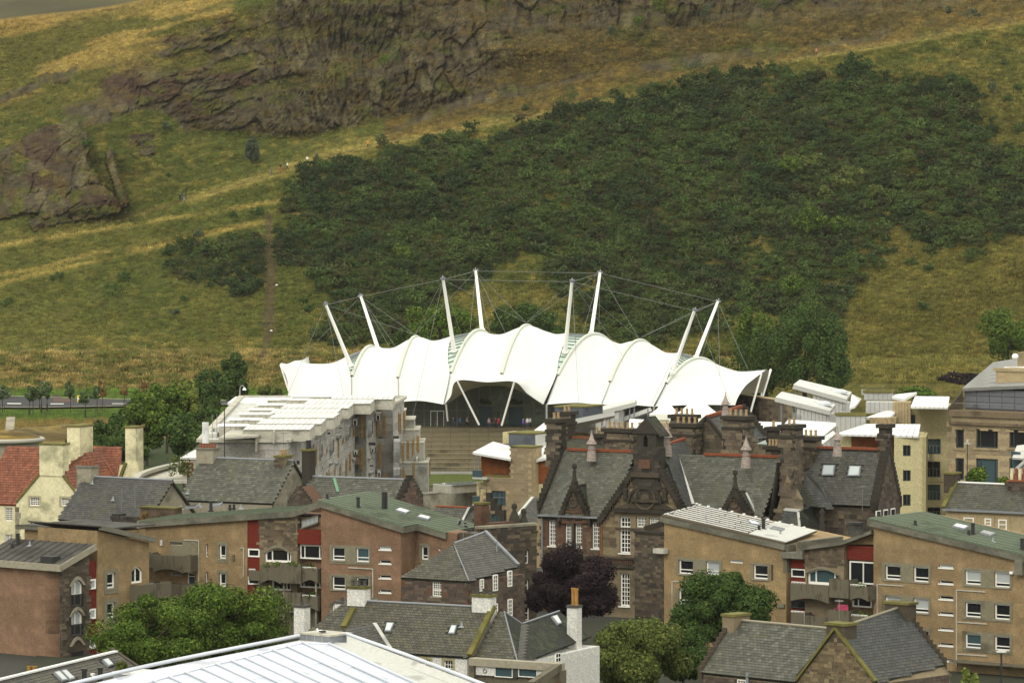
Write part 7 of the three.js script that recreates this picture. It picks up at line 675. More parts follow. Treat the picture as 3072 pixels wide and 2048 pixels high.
  dormer(1721, 1455, 1683, 1764, 1550, 1); U.forEach((r) => win(t, r, .25, { cols: 3, rows: 3, fw: .1, thin: .05, in: .2 })); dormer(2204, 1475, 2168, 2246, 1540, 0); mesh('mullion', box(W[1].x1, W[2].x0, W[1].y0, U[0].y1, -.1, .28), MT.stoneDark, t);
  // central gable, pediment, bellcote
  const wg = -1.6, q = (x, y) => p(x, y, wg), A = [q(1905, 1410), q(1981, 1410)], Bl = q(1808, 1553), Br = q(2056, 1540), big = c([1859, 1549, 1891, 1660], wg), sm = [[1909, 1549, 1938, 1582], [1947, 1552, 1977, 1577]].map((a) => c(a, wg)), low = c([1860, 1719, 1889, 1819], wg), z = -wg;
  const G = mesh('gable_wall', [prism([[Bl[0], 0], [Br[0], 0], [Br[0], Br[1]], A[1].slice(0, 2), A[0].slice(0, 2), [Bl[0], Bl[1]]].map((v) => [v[0], v[1]]), z - .3, z, [big, ...sm, low].map((r) => holeOf(r))), prism([[Bl[0], 0], [Br[0], 0], [Br[0], Br[1]], A[1].slice(0, 2), A[0].slice(0, 2), [Bl[0], Bl[1]]], z - .9, z - .3)], MT.stone, t);
  quoted(G, [[Bl[0], 5, z], [Br[0], 5, z], [Br[0], Br[1], z], [A[1][0], A[1][1], z], [A[0][0], A[0][1], z], [Bl[0], Bl[1], z]], [[.27, .21, .115], [.22, .165, .095], [.16, .11, .07], [.31, .25, .145], [.12, .085, .06]], 300, { skip: [big, ...sm, low].map((r) => [[r.x0 - .15, r.y0, z], [r.x1 + .15, r.y1 + .3, z]]) });
  win(t, big, z, { h: [.72], cols: 3, rows: 8, fw: .13, thin: .06, in: .22, sill: .14, sillMat: MT.frame }); sm.forEach((r) => win(t, r, z, { cols: 5, rows: 3, fw: .1, thin: .05, in: .22 })); win(t, low, z, { cols: 3, rows: 7, fw: .13, thin: .06, in: .22, sill: .14, sillMat: MT.frame }); { const r = c([1868, 1745, 1882, 1770], wg); }
  mesh('transom', box(big.x0 - .4, q(1990, 1590)[0], q(1890, 1588)[1], q(1890, 1583)[1], z, z + .16), MT.stoneDark, t);
  crowSteps(t, [A[0][0], A[0][1] + .2, z - .1], [Bl[0] - .4, Bl[1] - .3, z - .1], 16, .8, MT.stoneBlack); crowSteps(t, [A[1][0], A[1][1] + .2, z - .1], [Br[0] + .3, Br[1] - .3, z - .1], 14, .8, MT.stoneBlack);
  { const l = q(1853, 1523), r = q(2022, 1528), k = q(1940, 1462), pts = [[l[0], l[1]], [r[0], r[1]], [lerp(r[0], k[0], .42), lerp(r[1], k[1], .28)]]; for (let i = 0; i <= 8; i++) { const a = Math.PI * i / 8; pts.push([k[0] + (r[0] - l[0]) * .27 * Math.cos(a), lerp(l[1], k[1], .5) + (k[1] - l[1]) * .5 * Math.sin(a)]); } pts.push([lerp(l[0], k[0], .42), lerp(l[1], k[1], .28)]); const m = mesh('pediment', prism(pts, z, z + .3), MT.stoneDark, t); mesh('cornice', [box(l[0] - .3, r[0] + .3, l[1] - .35, l[1], z, z + .5), ...pts.slice(2, -1).map((a, i) => bar([a[0], a[1], z + .35], [pts[i + 3][0], pts[i + 3][1], z + .35], .22, .24))], MT.stoneBlack, m); const to = new THREE.TorusGeometry(1, .14, 8, 24); to.translate(k[0], lerp(l[1], k[1], .5), z + .32); mesh('roundel', [clean(to), clean(new THREE.SphereGeometry(.5, 10, 8).scale(1, 1, .4).translate(k[0], lerp(l[1], k[1], .5), z + .3))], MT.stoneDark, m); for (const x of [lerp(l[0], k[0], .3), lerp(r[0], k[0], .3)]) mesh('urn', lathe([[.3, 0], [.2, .4], [.3, .8], [.12, 1.1], [0, 1.3]], x, lerp(l[1], k[1], .42), z + .15, 8), MT.stoneBlack, m); }
  { const b = c([1906, 1343, 1979, 1412], wg), n = c([1914, 1299, 1974, 1343], wg), ap = q(1942, 1252), zo = z + .3; const op = c([1935, 1305, 1948, 1342], wg), m = mesh('bellcote', [prism([[b.x0, b.y0 - 3], [b.x1, b.y0 - 3], [b.x1, b.y1], [n.x1, n.y0 + .1], [n.x1, n.y1], [n.x0, n.y1], [n.x0, n.y0 + .1], [b.x0, b.y1]], z - 1.2, zo, [holeOf(op, .35)]), prism([[n.x0 - .35, n.y1], [n.x1 + .35, n.y1], [(n.x0 + n.x1) / 2, ap[1]]], z - 1.4, zo + .15)], MT.stoneBlack, t); mesh('bellcote_roof', [slab([[n.x1 + .5, n.y1 - .2, zo + .1], [n.x1 + .5, n.y1 - .2, z - 1.5], [(n.x0 + n.x1) / 2, ap[1] + .1, z - 1.5], [(n.x0 + n.x1) / 2, ap[1] + .1, zo + .1]], .14)], MT.slateDark, m); mesh('niche', box(c([1921, 1377, 1955, 1405], wg).x0, c([1921, 1377, 1955, 1405], wg).x1, c([1921, 1377, 1955, 1405], wg).y0, c([1921, 1377, 1955, 1405], wg).y1, zo, zo + .06), MT.stoneRed, m); mesh('corbel', [box(b.x0 - .2, b.x1 + .2, b.y0 - .6, b.y0 - .2, zo, zo + .3), box(b.x0 - .15, b.x1 + .15, b.y0 - 2.9, b.y0 - 2.6, zo, zo + .25)], MT.stoneDark, m); mesh('finial', cyl((n.x0 + n.x1) / 2, ap[1], z, .06, .8, 5), MT.metal, m); quoted(m, [[b.x0, b.y0 - 2.5, zo], [b.x1, b.y0 - 2.5, zo], [b.x1, b.y1, zo], [b.x0, b.y1, zo]], ST.black, 40, { skip: [[[b.x0 + 1, b.y0 - .6, zo], [b.x1 - 1, b.y1 - 1, zo]]] }); }
  { const b = c([1806, 1674, 1905, 1698], wg); mesh('inscription_band', [box(b.x0, b.x1, b.y0, b.y1, z, z + .15), box(b.x0, b.x1, b.y1, b.y1 + .2, z, z + .3), box(b.x0, b.x1, b.y0 - .2, b.y0, z, z + .3)], MT.stoneDark, t); const g2 = new TextGeometry('MILTON HO', { font, size: .36, depth: .06, curveSegments: 3 }); g2.computeBoundingBox(); g2.scale((b.x1 - b.x0) * .9 / g2.boundingBox.max.x, 1.1, 1); g2.translate(b.x0 + .15, b.y0 + .12, z + .15); mesh('lettering', clean(g2), MT.stoneRed, t); }
  // roof of the wing behind the gable, facing right
  { const e = p(2082, 1530, 2), k = f.at(1974, 1345, .5); const S = (x, y) => f.plane(x, y, [Br[0], Br[1], -.5], [Br[0], Br[1], -6], [(A[0][0] + A[1][0]) / 2, A[1][1] + 1, -.5]); const a = S(1985, 1345), b = S(2055, 1318), d = S(2090, 1390), h = S(2082, 1530); slope(t, [[Br[0], Br[1], z - .5], h, d, b, a], SL.dark, { solo: 120, w: .36, h: .27 }); mesh('ridge_tile', bar([a[0] - .3, a[1] + .1, a[2]], [b[0], b[1] + .1, b[2]], .3, .22), MT.ridge, t); const v1 = R(2031, 1368), v2 = R(2080, 1515); mesh('valley_lead', bar([v1[0], v1[1] + .12, v1[2]], [v2[0], v2[1] + .12, v2[2]], .3, .08), MT.zincDull, t); }
  mesh('downpipe', [box(x0 + .3, x0 + .42, 4, yE - .2, .02, .16)], MT.lead, t); mesh('rust_pipe', box(Bl[0] - .15, Bl[0], 4, Bl[1], z, z + .14), M(L(.18, .085, .04)), t);
  stack(t, f, 1639, 1252, 1674, 1400, -rz - 1, 1.6, { pots: 2 }); stack(t, f, 1675, 1230, 1703, 1345, -rz + 5, 1.6, { pots: 2 }); stack(t, f, 1812, 1282, 1893, 1354, -rz + 1.5, 1.4, { pots: 6, tones: ST.school }); stack(t, f, 1775, 1297, 1817, 1352, -rz + 4, 1.2, { pots: 3 }); stack(t, f, 2012, 1240, 2075, 1330, -rz + 7, 1.4, { pots: 4 }); stack(t, f, 2016, 1266, 2084, 1366, -rz + 4, 1.4, { pots: 4, tones: ST.school }); stack(t, f, 2170, 1244, 2233, 1376, -rz + 2.5, 2, { pots: 4, tones: ST.school });
  // gabled block behind
  { const w = -rz + 6, a = f.at(2121, 1254, w), b = f.at(2083, 1292, w), d = f.at(2172, 1318, w), e = f.at(2230, 1222, w + 9); const m = mesh('rear_gable', prism([[b[0], 4], [d[0] + 1, 4], [d[0], d[1]], [a[0], a[1]], [b[0], b[1]]], -w - 4, -w), MT.stone, t); quoted(m, [[b[0], a[1] - 7, -w], [d[0], a[1] - 7, -w], [d[0], d[1], -w], [a[0], a[1], -w], [b[0], b[1], -w]], ST.school, 120); mesh('skew', [bar([a[0], a[1] + .1, -w + .1], [b[0], b[1] + .1, -w + .1], .3, .3), bar([a[0], a[1] + .1, -w + .1], [d[0], d[1] + .1, -w + .1], .3, .3)], MT.stoneBlack, t); const S = (x, y) => f.plane(x, y, [a[0], a[1], -w], [a[0], a[1], -w - 5], [d[0], d[1], -w]); const r2 = S(2229, 1222), d2 = S(2298, 1310), d3 = S(2240, 1335); slope(t, [[a[0], a[1], -w], [d[0], d[1], -w], d3, d2, r2], SL.dark, { solo: 100, w: .36, h: .27 }); mesh('ridge_tile', bar([a[0], a[1] + .15, -w], [r2[0], r2[1] + .15, r2[2]], .34, .25), MT.ridge, t); crowSteps(t, [r2[0], r2[1] + .2, r2[2]], [d2[0], d2[1] + .2, d2[2]], 11, .6, MT.stoneBlack); { const g1 = c([2257, 1303, 2302, 1334], w); mesh('glass_lean_to', slab([[g1.x0, g1.y0, -w - 1], [g1.x1, g1.y0, -w - 1], [g1.x1, g1.y1, -w - 3], [g1.x0 + 1, g1.y1 - .6, -w - 3]], .1), M(L(.32, .40, .36), null, { roughness: .2 }), t); } }
  mesh('rear_roof', slab([f.at(1700, 1345, -rz + 2), f.at(1905, 1353, -rz + 2), f.at(1905, 1318, -rz + 6), f.at(1702, 1312, -rz + 6)], .2), MT.slate, t); mesh('ridge_tile', bar(f.at(1702, 1311, -rz + 6), f.at(1985, 1320, -rz + 6), .3, .22), MT.ridge, t);
  // tall gable chimney and the slopes to its right
  { const w = -.5; stack(t, f, 2341, 1270, 2382, 1500, w + 3, 2.0, { pots: 2, tones: ST.school }); const a = f.at(2362, 1425, w + 2.9), l = f.at(2322, 1560, w + 2.9), r = f.at(2402, 1500, w + 2.9); const m = mesh('end_gable', prism([[l[0], 4], [r[0], 4], [r[0], r[1]], [a[0], a[1]], [l[0], l[1]]], -w - 3.5, -w - 2.9), MT.stone, t); quoted(m, [[l[0], l[1] - 1, -w - 2.9], [r[0], l[1] - 1, -w - 2.9], [r[0], r[1], -w - 2.9], [a[0], a[1], -w - 2.9], [l[0], l[1], -w - 2.9]], ST.school, 60); crowSteps(t, [a[0] - .8, a[1] + 1, -w - 2.8], [l[0] - .3, l[1], -w - 2.8], 12, .7, MT.stoneBlack); stack(t, f, 2386, 1305, 2445, 1460, w + 8, 1.5, { pots: 4, tones: ST.school }); stack(t, f, 2302, 1276, 2324, 1345, w + 12, 1.2, { pots: 1 }); stack(t, f, 2297, 1333, 2337, 1385, -rz + .8, 1.2, { pots: 4 });
    const S = [f.at(2386, 1390, 5), f.at(2457, 1455, 6), f.at(2500, 1520, 6), f.at(2440, 1545, 5), f.at(2395, 1500, 4)]; slope(t, [f.at(2386, 1392, 6), f.at(2400, 1510, 3), f.at(2500, 1528, 3.2), f.at(2455, 1450, 4.8)], SL.dark, { solo: 60, w: .36, h: .27 }); }
  { // right wing with the two roof windows and the end gable
    const e = f.at(2500, 1512, 6), yW = e[1], R3 = (x, y) => f.roof(x, y, yW, 1.9, 5.7), a = R3(2446, 1346), b = R3(2634, 1349), rz3 = (a[2] + b[2]) / 2, yr3 = yW + 1.9 * (-rz3 - 5.7), xa = f.at(2440, 1510, 6)[0], xb = f.at(2618, 1515, 6)[0], sk = [[2467, 1427, 2503, 1427, 2508, 1396, 2472, 1396], [2545, 1429, 2581, 1429, 2586, 1399, 2550, 1398]].map((k) => [R3(k[0], k[1]), R3(k[2], k[3]), R3(k[4], k[5]), R3(k[6], k[7])]);
    slope(t, [[xa - 1, yW, -5.7], [xb, yW, -5.7], [xb, yr3, rz3], [xa - 1, yr3, rz3]], SL.grey, { solo: 200, w: .36, h: .27, skip: sk }); sk.forEach((k) => skylight(t, k)); mesh('ridge_tile', bar([xa - 1, yr3 + .12, rz3], [xb, yr3 + .12, rz3], .34, .22), MT.ridge, t); mesh('roof', slab([[xa - 1, yr3, rz3], [xb, yr3, rz3], [xb, yW, 2 * rz3 + 5.7], [xa - 1, yW, 2 * rz3 + 5.7]], .2), MT.slateDark, t); const m = mesh('wall', box(xa, xb, 0, yW - .2, 2 * rz3 + 6, -6), MT.stoneDark, t); quoted(m, [[xa, yW - 5, -6], [xb, yW - 5, -6], [xb, yW - .4, -6], [xa, yW - .4, -6]], ST.black.concat(ST.school), 80);
    const gx = xb + .1, zc = rz3, g2 = mesh('end_gable', prism([[-5.7, 0], [2 * zc + 5.7, 0], [2 * zc + 5.7, yW], [zc, yr3 + .6], [-5.7, yW]], 0, .5).rotateY(-Math.PI / 2).translate(gx + .5, 0, 0), MT.stoneDark, t); quoted(g2, [[gx + .52, yW - 9, -5.7], [gx + .52, yW - 9, 2 * zc + 5.7], [gx + .52, yW, 2 * zc + 5.7], [gx + .52, yr3, zc], [gx + .52, yW, -5.7]], ST.purple.concat(ST.black), 150); crowSteps(t, [gx + .25, yr3 + .7, zc], [gx + .25, yW + .1, -5.5], 14, .7, MT.stoneBlack); crowSteps(t, [gx + .25, yr3 + .7, zc], [gx + .25, yW + .1, 2 * zc + 5.5], 14, .7, MT.stoneBlack); stack(t, f, 2637, 1268, 2662, 1385, -zc - .4, 1.2, { pots: 1 }); for (const k of [0, 1, 2]) { mesh('window', box(gx + .52, gx + .58, yW - 3.2, yW - .4, zc + 1.9 - k * 1.6, zc + 2.9 - k * 1.6), MT.frame, t); mesh('pane', box(gx + .581, gx + .6, yW - 3.1, yW - .5, zc + 2.0 - k * 1.6, zc + 2.8 - k * 1.6), MT.glass, t); } aerial(t, xb - .3, yW - .5, -4.5, 2.4); }
  { // mansard corner with ribbed lead top
    const w = 1, a = f.at(2352, 1532, w), b = f.at(2395, 1536, w), h = a[1], D = 5; const top = [a, b, f.level(2456, 1510, h), f.level(2385, 1503, h)]; mesh('lead_top', slab(top, .2), MT.lead, t); for (let k = 0; k < 9; k++) { const u = k / 8; mesh('lead_roll', bar([0, 1, 2].map((i) => lerp(top[0][i], top[3][i], u) + (i === 1 ? .1 : 0)), [0, 1, 2].map((i) => lerp(top[1][i], top[2][i], u) + (i === 1 ? .1 : 0)), .14, .12), MT.zincDull, t); } const dn = h - 4.6; slope(t, [[a[0] - 1, dn, a[2] + 1.4], [b[0] + 1.2, dn, b[2] + 1.4], b, a], SL.dark, { solo: 40 }); slope(t, [[b[0] + 1.2, dn, b[2] + 1.4], [top[2][0] + 4, dn, top[2][2]], top[2], b], SL.dark, { solo: 60 }); mesh('hip_lead', bar(b, [b[0] + 1.2, dn, b[2] + 1.45], .22, .12), MT.zincDull, t); const q2 = f.at(2467, 1600, -1); mesh('finial', lathe([[.35, 0], [.2, 1], [.3, 1.3], [.15, 1.6], [.3, 1.9], [0, 2.3]], q2[0], q2[1], q2[2], 8), MT.stoneBlack, t); }
}
spire('pink ridge ventilator spire on the left slate slope of the school', null, 1775, 1292, 1368, 391); spire('pink ventilator spire just right of the bellcote', null, 2000, 1266, 1352, 386); spire('tallest pink ventilator spire standing against the white hall', null, 2177, 1178, 1245, 393); spire('pink ventilator spire on the right slate slope near the tall gable chimney', null, 2239, 1307, 1388, 382.5); spire('pink ventilator spire on the wing with two roof windows', null, 2513, 1281, 1354, 380.5); spire('pale pink ventilator half hidden behind the wide school chimney', null, 1814, 1256, 1300, 412);
{ // rubble walls that flank the school
  let f = new Frame(1440, 362, 1615, 366), t = thing('rubble_wall', 'dark rubble tower wall with flat coping between stone house and school', 'wall', f), a = px4(f, [1440, 1583, 1610, 1850]); const wn = [[1576, 1646, 1588, 1690], [1576, 1735, 1588, 1775], [1576, 1818, 1590, 1860]].map((q) => px4(f, q)); mesh('wall', [prism([[a.x0, 0], [a.x1, 0], [a.x1, a.y1], [a.x0, a.y1]], -.4, 0, wn.map((r) => holeOf(r, .2))), box(a.x0, a.x1, 0, a.y1 - .6, -3, -.41)], MT.stoneDark, t); stones(t, [[a.x0, 4, 0], [a.x1, 4, 0], [a.x1, a.y1 - .2, 0], [a.x0, a.y1 - .2, 0]], ST.rubble.concat(ST.black, ST.black), { solo: 300, w: .55, h: .27, skip: wn.map((r) => [[r.x0 - .2, r.y0, 0], [r.x1 + .2, r.y1 + .2, 0]]) }); mesh('coping', box(a.x0 - .1, a.x1 + .1, a.y1 - .1, a.y1 + .12, -.6, .12), MT.conc, t); wn.forEach((r) => win(t, r, 0, { arch: .2, fw: .08, h: [.5], in: .2 })); { const b = px4(f, [1473, 1570, 1556, 1586], 2); mesh('back_wall', box(b.x0, b.x1, 0, b.y1, -3.2, -2.4), MT.stoneRed, t); }
  for (const [x, y] of [[1543, 1520], [1571, 1535]]) { const q = f.at(x, y + 50, 3); mesh('finial', lathe([[.6, 0], [.45, .5], [.3, .9], [.15, 1.2], [.28, 1.45], [.2, 1.7], [0, 1.8]], q[0], q[1], q[2], 8), MT.stoneBlack, t); } slope(t, [f.at(1535, 1567, 4), f.at(1612, 1567, 4), f.at(1612, 1492, 7), f.at(1598, 1492, 7)], SL.grey, { solo: 40 }); mesh('hip_lead', bar(f.at(1535, 1566, 4), f.at(1598, 1491, 7), .25, .12), MT.zincDull, t); { const a2 = f.at(1443, 1575, 3), b2 = f.at(1466, 1512, 3); chimney(t, a2[0], b2[0], a2[1] - 1, b2[1], -4, -3, MT.stoneRed, { pots: 1 }); }
  f = new Frame(1905, 360, 1995, 357.4); t = thing('rubble_wall', 'rubble stone end wall with slab coping joining the ochre block with battened roof', 'wall', f); a = px4(f, [1905, 1597, 1994, 1870]); mesh('wall', [box(a.x0, a.x1, 0, a.y1, -4, 0)], MT.stoneDark, t); stones(t, [[a.x0, 3, 0], [a.x1, 3, 0], [a.x1, a.y1 - .1, 0], [a.x0, a.y1 - .1, 0]], ST.rubble.concat(ST.black), { solo: 300, w: .5, h: .25 }); mesh('coping', [box(a.x0 - .1, a.x1, a.y1, a.y1 + .2, -1, .1), bar([a.x0 + .6, a.y1 + .3, -.6], [a.x1, a.y1 + 1.4, -2.5], .5, .5), box(a.x1 - .3, a.x1, a.y1 - 2, a.y1 + 1.2, -3, -.2)], MT.stoneBlack, t); const b = px4(f, [1976, 1643, 2008, 1660]); mesh('meter_box', box(b.x0, b.x1, b.y0, b.y1, .1, .7), MT.concPale, t);
}
// ---------- modern flats and the stone office at the right ----------
{
  const f = new Frame(1425, 456, 1610, 452), t = thing('modern_flats', 'buff stone and cedar flats with curved white roof left of the school', 'flats', f), c = (a, w) => px4(f, a, w), P4 = (r, z0, z1, n, m) => mesh(n, box(r.x0, r.x1, r.y0, r.y1, z0, z1), m, t);
  const A = c([1461, 1428, 1594, 1600]), B = c([1532, 1341, 1594, 1428]), Wn = [[1474, 1471, 1517, 1518], [1474, 1542, 1517, 1567]].map((a) => c(a)); const fr = mesh('wall', [prism([[A.x0, -5], [A.x1, -5], [A.x1, B.y1], [B.x0, B.y1], [B.x0, A.y1], [A.x0, A.y1]], -.3, 0, Wn.map((r) => holeOf(r))), box(A.x0, A.x1, -5, A.y1, -9, -.31), box(B.x0, A.x1, A.y1, B.y1, -2.2, -.31)], MT.ashlar, t); pieces('stone', fr, [[A.x0, 2, 0], [A.x1, 2, 0], [A.x1, B.y1, 0], [B.x0, B.y1, 0], [B.x0, A.y1, 0], [A.x0, A.y1, 0]], { w: .95, h: .33, th: .06, gap: .02, tones: ST.buff, vr: .07, solo: 150, lift: -.01, proud: .01, skip: Wn.map((r) => [[r.x0, r.y0, 0], [r.x1, r.y1, 0]]) }); Wn.forEach((r) => { const m = win(t, r, 0, { v: [.33, .66], fw: .08, mat: MT.frameDark, glass: MT.glassBlue }); mesh('rail', box(r.x0, r.x1, r.y0 + .9, r.y0 + .96, .05, .1), MT.metal, m); });
  mesh('coping', [box(A.x0 - .1, B.x0, A.y1, A.y1 + .12, -1.2, .1), box(B.x0 - .1, B.x1 + .1, B.y1, B.y1 + .15, -2.3, .1)], MT.moss, t);
  const C = c([1444, 1362, 1532, 1441], .9); P4(C, -8, -.9, 'cedar_wall', MT.cedar); for (let i = 0; i < 12; i++) mesh('board', box(C.x0, C.x1, lerp(C.y0, C.y1, i / 12) + .02, lerp(C.y0, C.y1, (i + 1) / 12) - .03, -.9, -.86), MT.cedar, t); win(t, c([1481, 1390, 1526, 1424], .9), -.84, { v: [.33, .66], fw: .07, mat: MT.frameDark, in: .02, glass: MT.glassBlue }); const C2 = c([1594, 1378, 1640, 1450], 1.5); P4(C2, -8, -1.5, 'cedar_wall', MT.cedar); P4(c([1594, 1450, 1640, 1520], 1.5), -8, -1.55, 'render_wall', MT.lime); P4(c([1427, 1446, 1462, 1540], .6), -6, -.8, 'render_wall', MT.lime); win(t, c([1436, 1462, 1458, 1500], .6), -.75, { fw: .07, mat: MT.frameDark, in: .02 });
  for (const [y0, y1] of [[1432, 1410], [1512, 1488]]) { const r = c([1417, y1, 1446, y0], -.6); const m = mesh('balcony_floor', box(r.x0, r.x1 + .6, r.y0 - .2, r.y0, -2, .6), MT.zincDull, t); mesh('glass_panel', box(r.x0, r.x1, r.y0, r.y1, .56, .6), MT.glassBlue, m); mesh('railing', [box(r.x0, r.x1, r.y1, r.y1 + .06, .54, .62), box(r.x0, r.x0 + .05, r.y0, r.y1, .54, .6)], MT.metal, m); } for (const x of [1427, 1438]) { const p = f.at(x, 1440), q = f.at(x, 1366); mesh('post', cyl(p[0], p[1], .2, .05, q[1] - p[1], 6), MT.lead, t); }
  const r0 = f.at(1418, 1356, -.6), r1 = f.at(1532, 1376, -.6), y = r0[1]; mesh('roof', slab([r0, r1, f.plane(1545, 1341, r0, r1, [r0[0] + 4, r0[1] + .5, -6]), f.plane(1479, 1324, r0, r1, [r0[0] + 4, r0[1] + .5, -6])], .25), MT.zincRoof, t); mesh('roof', slab([f.at(1594, 1383, 1), f.at(1660, 1368, 1), f.at(1650, 1330, 7), f.at(1590, 1352, 6)], .25), MT.zincRoof, t);
  const G = c([1526, 1300, 1606, 1342], 5), G2 = c([1508, 1296, 1530, 1330], 5.5); P4(G, -9, -5, 'plant_box', M(L(.085, .095, .11), 'zinc', { roughness: .5 })); P4(G2, -8, -5.5, 'plant_box', MT.lime); mesh('coping', box(G.x0 - .1, G.x1 + .3, G.y1, G.y1 + .15, -9.2, -4.9), MT.moss, t); mesh('side_panel', box(G.x1, G.x1 + .3, G.y0, G.y1, -9, -5), MT.zincDull, t);
  // long zinc sheds behind, each its own raking roof on posts
  const shed = (label, pts, d, wall, posts) => { const F0 = new Frame(pts[0][0], d, pts[1][0], d - 1.5), h = thing('zinc_shed_roof', label, 'roof', F0), a = F0.at(...pts[0]), b = F0.at(...pts[1]), cc = F0.plane(pts[2][0], pts[2][1], a, b, [a[0], a[1], -5]), dd = F0.plane(pts[3][0], pts[3][1], a, b, [a[0], a[1], -5]); mesh('roof', slab([a, b, cc, dd], .5), MT.zincDull, h); mesh('top_sheet', slab([a, b, cc, dd].map((p) => [p[0], p[1] + .04, p[2]]), .03), M(L(.58, .565, .52), 'zinc', { roughness: .5 }), h); const e = [lerp(a[0], b[0], wall[0]), lerp(a[0], b[0], wall[1])], at = (x) => lerp(a[1], b[1], (x - a[0]) / (b[0] - a[0])) - .5, n = 9; for (let i = 0; i < n; i++) { const x0 = lerp(e[0], e[1], i / n), x1 = lerp(e[0], e[1], (i + 1) / n); mesh('panel', prism([[x0 + .02, wall[2]], [x1 - .02, wall[2]], [x1 - .02, at(x1)], [x0 + .02, at(x0)]], -4, -.3), M(L(.50, .49, .45), 'zinc', { roughness: .55 }), h); } (posts || []).forEach((k) => { const x = lerp(a[0], b[0], k); mesh('post', cyl(x, wall[2], -.4, .09, at(x) - wall[2], 6), MT.lead, h); }); for (const k of wall[3] || []) { const q = [0, 1, 2].map((i) => lerp(lerp(a[i], b[i], k), lerp(dd[i], cc[i], k), .5)); const g = new THREE.SphereGeometry(.8, 14, 6, 0, 6.283, 0, 1.57); g.scale(1.2, .5, 1); g.translate(q[0], q[1] + .15, q[2]); mesh('dome_light', [clean(g), box(q[0] - 1.1, q[0] + 1.1, q[1], q[1] + .15, q[2] - 1, q[2] + 1)], MT.skylight, h); } return h; };
  shed('long zinc shed roof rising right on thin posts, upper one below the hall', [[1731, 1250], [1905, 1207], [1909, 1198], [1731, 1234]], 545, [.0, .72, 6, [.12]], [.8, .9, .98]); shed('long zinc shed roof rising right, lower one beside the twin chimneys', [[1702, 1282], [1838, 1243], [1843, 1234], [1700, 1262]], 525, [0, .62, 6], [.75, .92]); shed('short zinc roof behind the posts of the long sheds', [[1858, 1280], [1945, 1230], [1952, 1222], [1858, 1256]], 560, [0, .5, 6], [.7, .95]);
  { const t2 = thing('white_roofs', 'low white zinc roofs and stone parapets between bellcote and tent', 'building', new Frame(1700, 520, 1960, 515)), q = (x, y2, w) => new Frame(1700, 520, 1960, 515).at(x, y2, w); mesh('roof', slab([q(1878, 1296, 0), q(1915, 1301, 0), q(1936, 1258, 8), q(1890, 1256, 8)], .25), MT.zincRoof, t2); mesh('roof', slab([q(1590, 1300, -4), q(1700, 1296, -4), q(1720, 1235, 10), q(1640, 1262, 4)], .25), MT.zincRoof, t2); mesh('roof', slab([q(1765, 1302, 0), q(1880, 1302, 0), q(1880, 1290, 3), q(1765, 1290, 3)], .3), MT.zincRoof, t2); mesh('wall', [box(q(1592, 1300, -4)[0], q(2030, 1300, 0)[0], -6, q(1700, 1304, 0)[1], -8, -.1)], MT.ashlar, t2); mesh('parapet', box(q(1915, 1270, 2)[0], q(2040, 1270, 2)[0], -5, q(1980, 1268, 2)[1], -6, -2), MT.ashlar, t2); mesh('plant_box', box(q(1664, 1228, 6)[0], q(1750, 1228, 6)[0], q(1700, 1262, 6)[1], q(1700, 1222, 6)[1], -12, -6), M(L(.085, .095, .11), 'zinc'), t2); mesh('coping', box(q(1662, 1228, 6)[0], q(1752, 1228, 6)[0], q(1700, 1222, 6)[1], q(1700, 1218, 6)[1], -12.2, -5.9), MT.moss, t2); }
  // lime coloured flats
  const g = new Frame(2683, 480.4, 2770, 480), u = thing('lime_flats', 'lime rendered flats with white roofs, zinc sheds and small square windows', 'flats', g), gc = (a, w) => px4(g, a, w), w1 = [[2710, 1335, 2733, 1368], [2710, 1410, 2733, 1443], [2710, 1483, 2733, 1517]].map((a) => gc(a)), X1 = g.at(2769, 1400)[0], yT = g.at(2720, 1309)[1]; front(u, [[0, -5], [X1, -5], [X1, yT], [0, yT]], w1.map((r) => holeOf(r)), MT.lime, 9); w1.forEach((r) => win(u, r, 0, { v: [.5], fw: .12, mat: MT.frameDark, in: .17 })); const X1b = g.at(2779, 1400)[0]; mesh('side_wall', box(X1, X1b, -5, yT - .05, -9, -.05), M(L(.58, .51, .27), 'grain', GB), u);
  { const r = g.at(2555, 1345, 3), rr3 = gc([2555, 1308, 2683, 1350], 3); mesh('cedar_wall', box(rr3.x0, rr3.x1, -5, rr3.y1, -9, -3), MT.cedar, u); for (let i = 0; i < 8; i++) mesh('board', box(rr3.x0, rr3.x1, lerp(rr3.y0, rr3.y1, i / 8) + .02, lerp(rr3.y0, rr3.y1, (i + 1) / 8) - .03, -3, -2.95), MT.cedar, u); win(u, gc([2567, 1325, 2588, 1342], 3), -2.94, { fw: .1, mat: MT.frameDark, in: .02 }); const r4 = gc([2520, 1308, 2555, 1345], 3); mesh('render_wall', box(r4.x0, r4.x1, -5, r4.y1, -9, -3.05), MT.lime, u); }
  const zr = (pts, w, n, nm = 'zinc_sheet') => { const q = pts.map(([x, y2, dw]) => g.at(x, y2, dw)); for (let i = 0; i < n; i++) { const k = (a, b, s) => [0, 1, 2].map((j) => lerp(q[a][j], q[b][j], s)); mesh(nm, slab([k(0, 1, i / n + .004), k(0, 1, (i + 1) / n - .004), k(3, 2, (i + 1) / n - .004), k(3, 2, i / n + .004)], .25), M(L(.82, .81, .77), 'zinc', { roughness: .5 }), u); } };
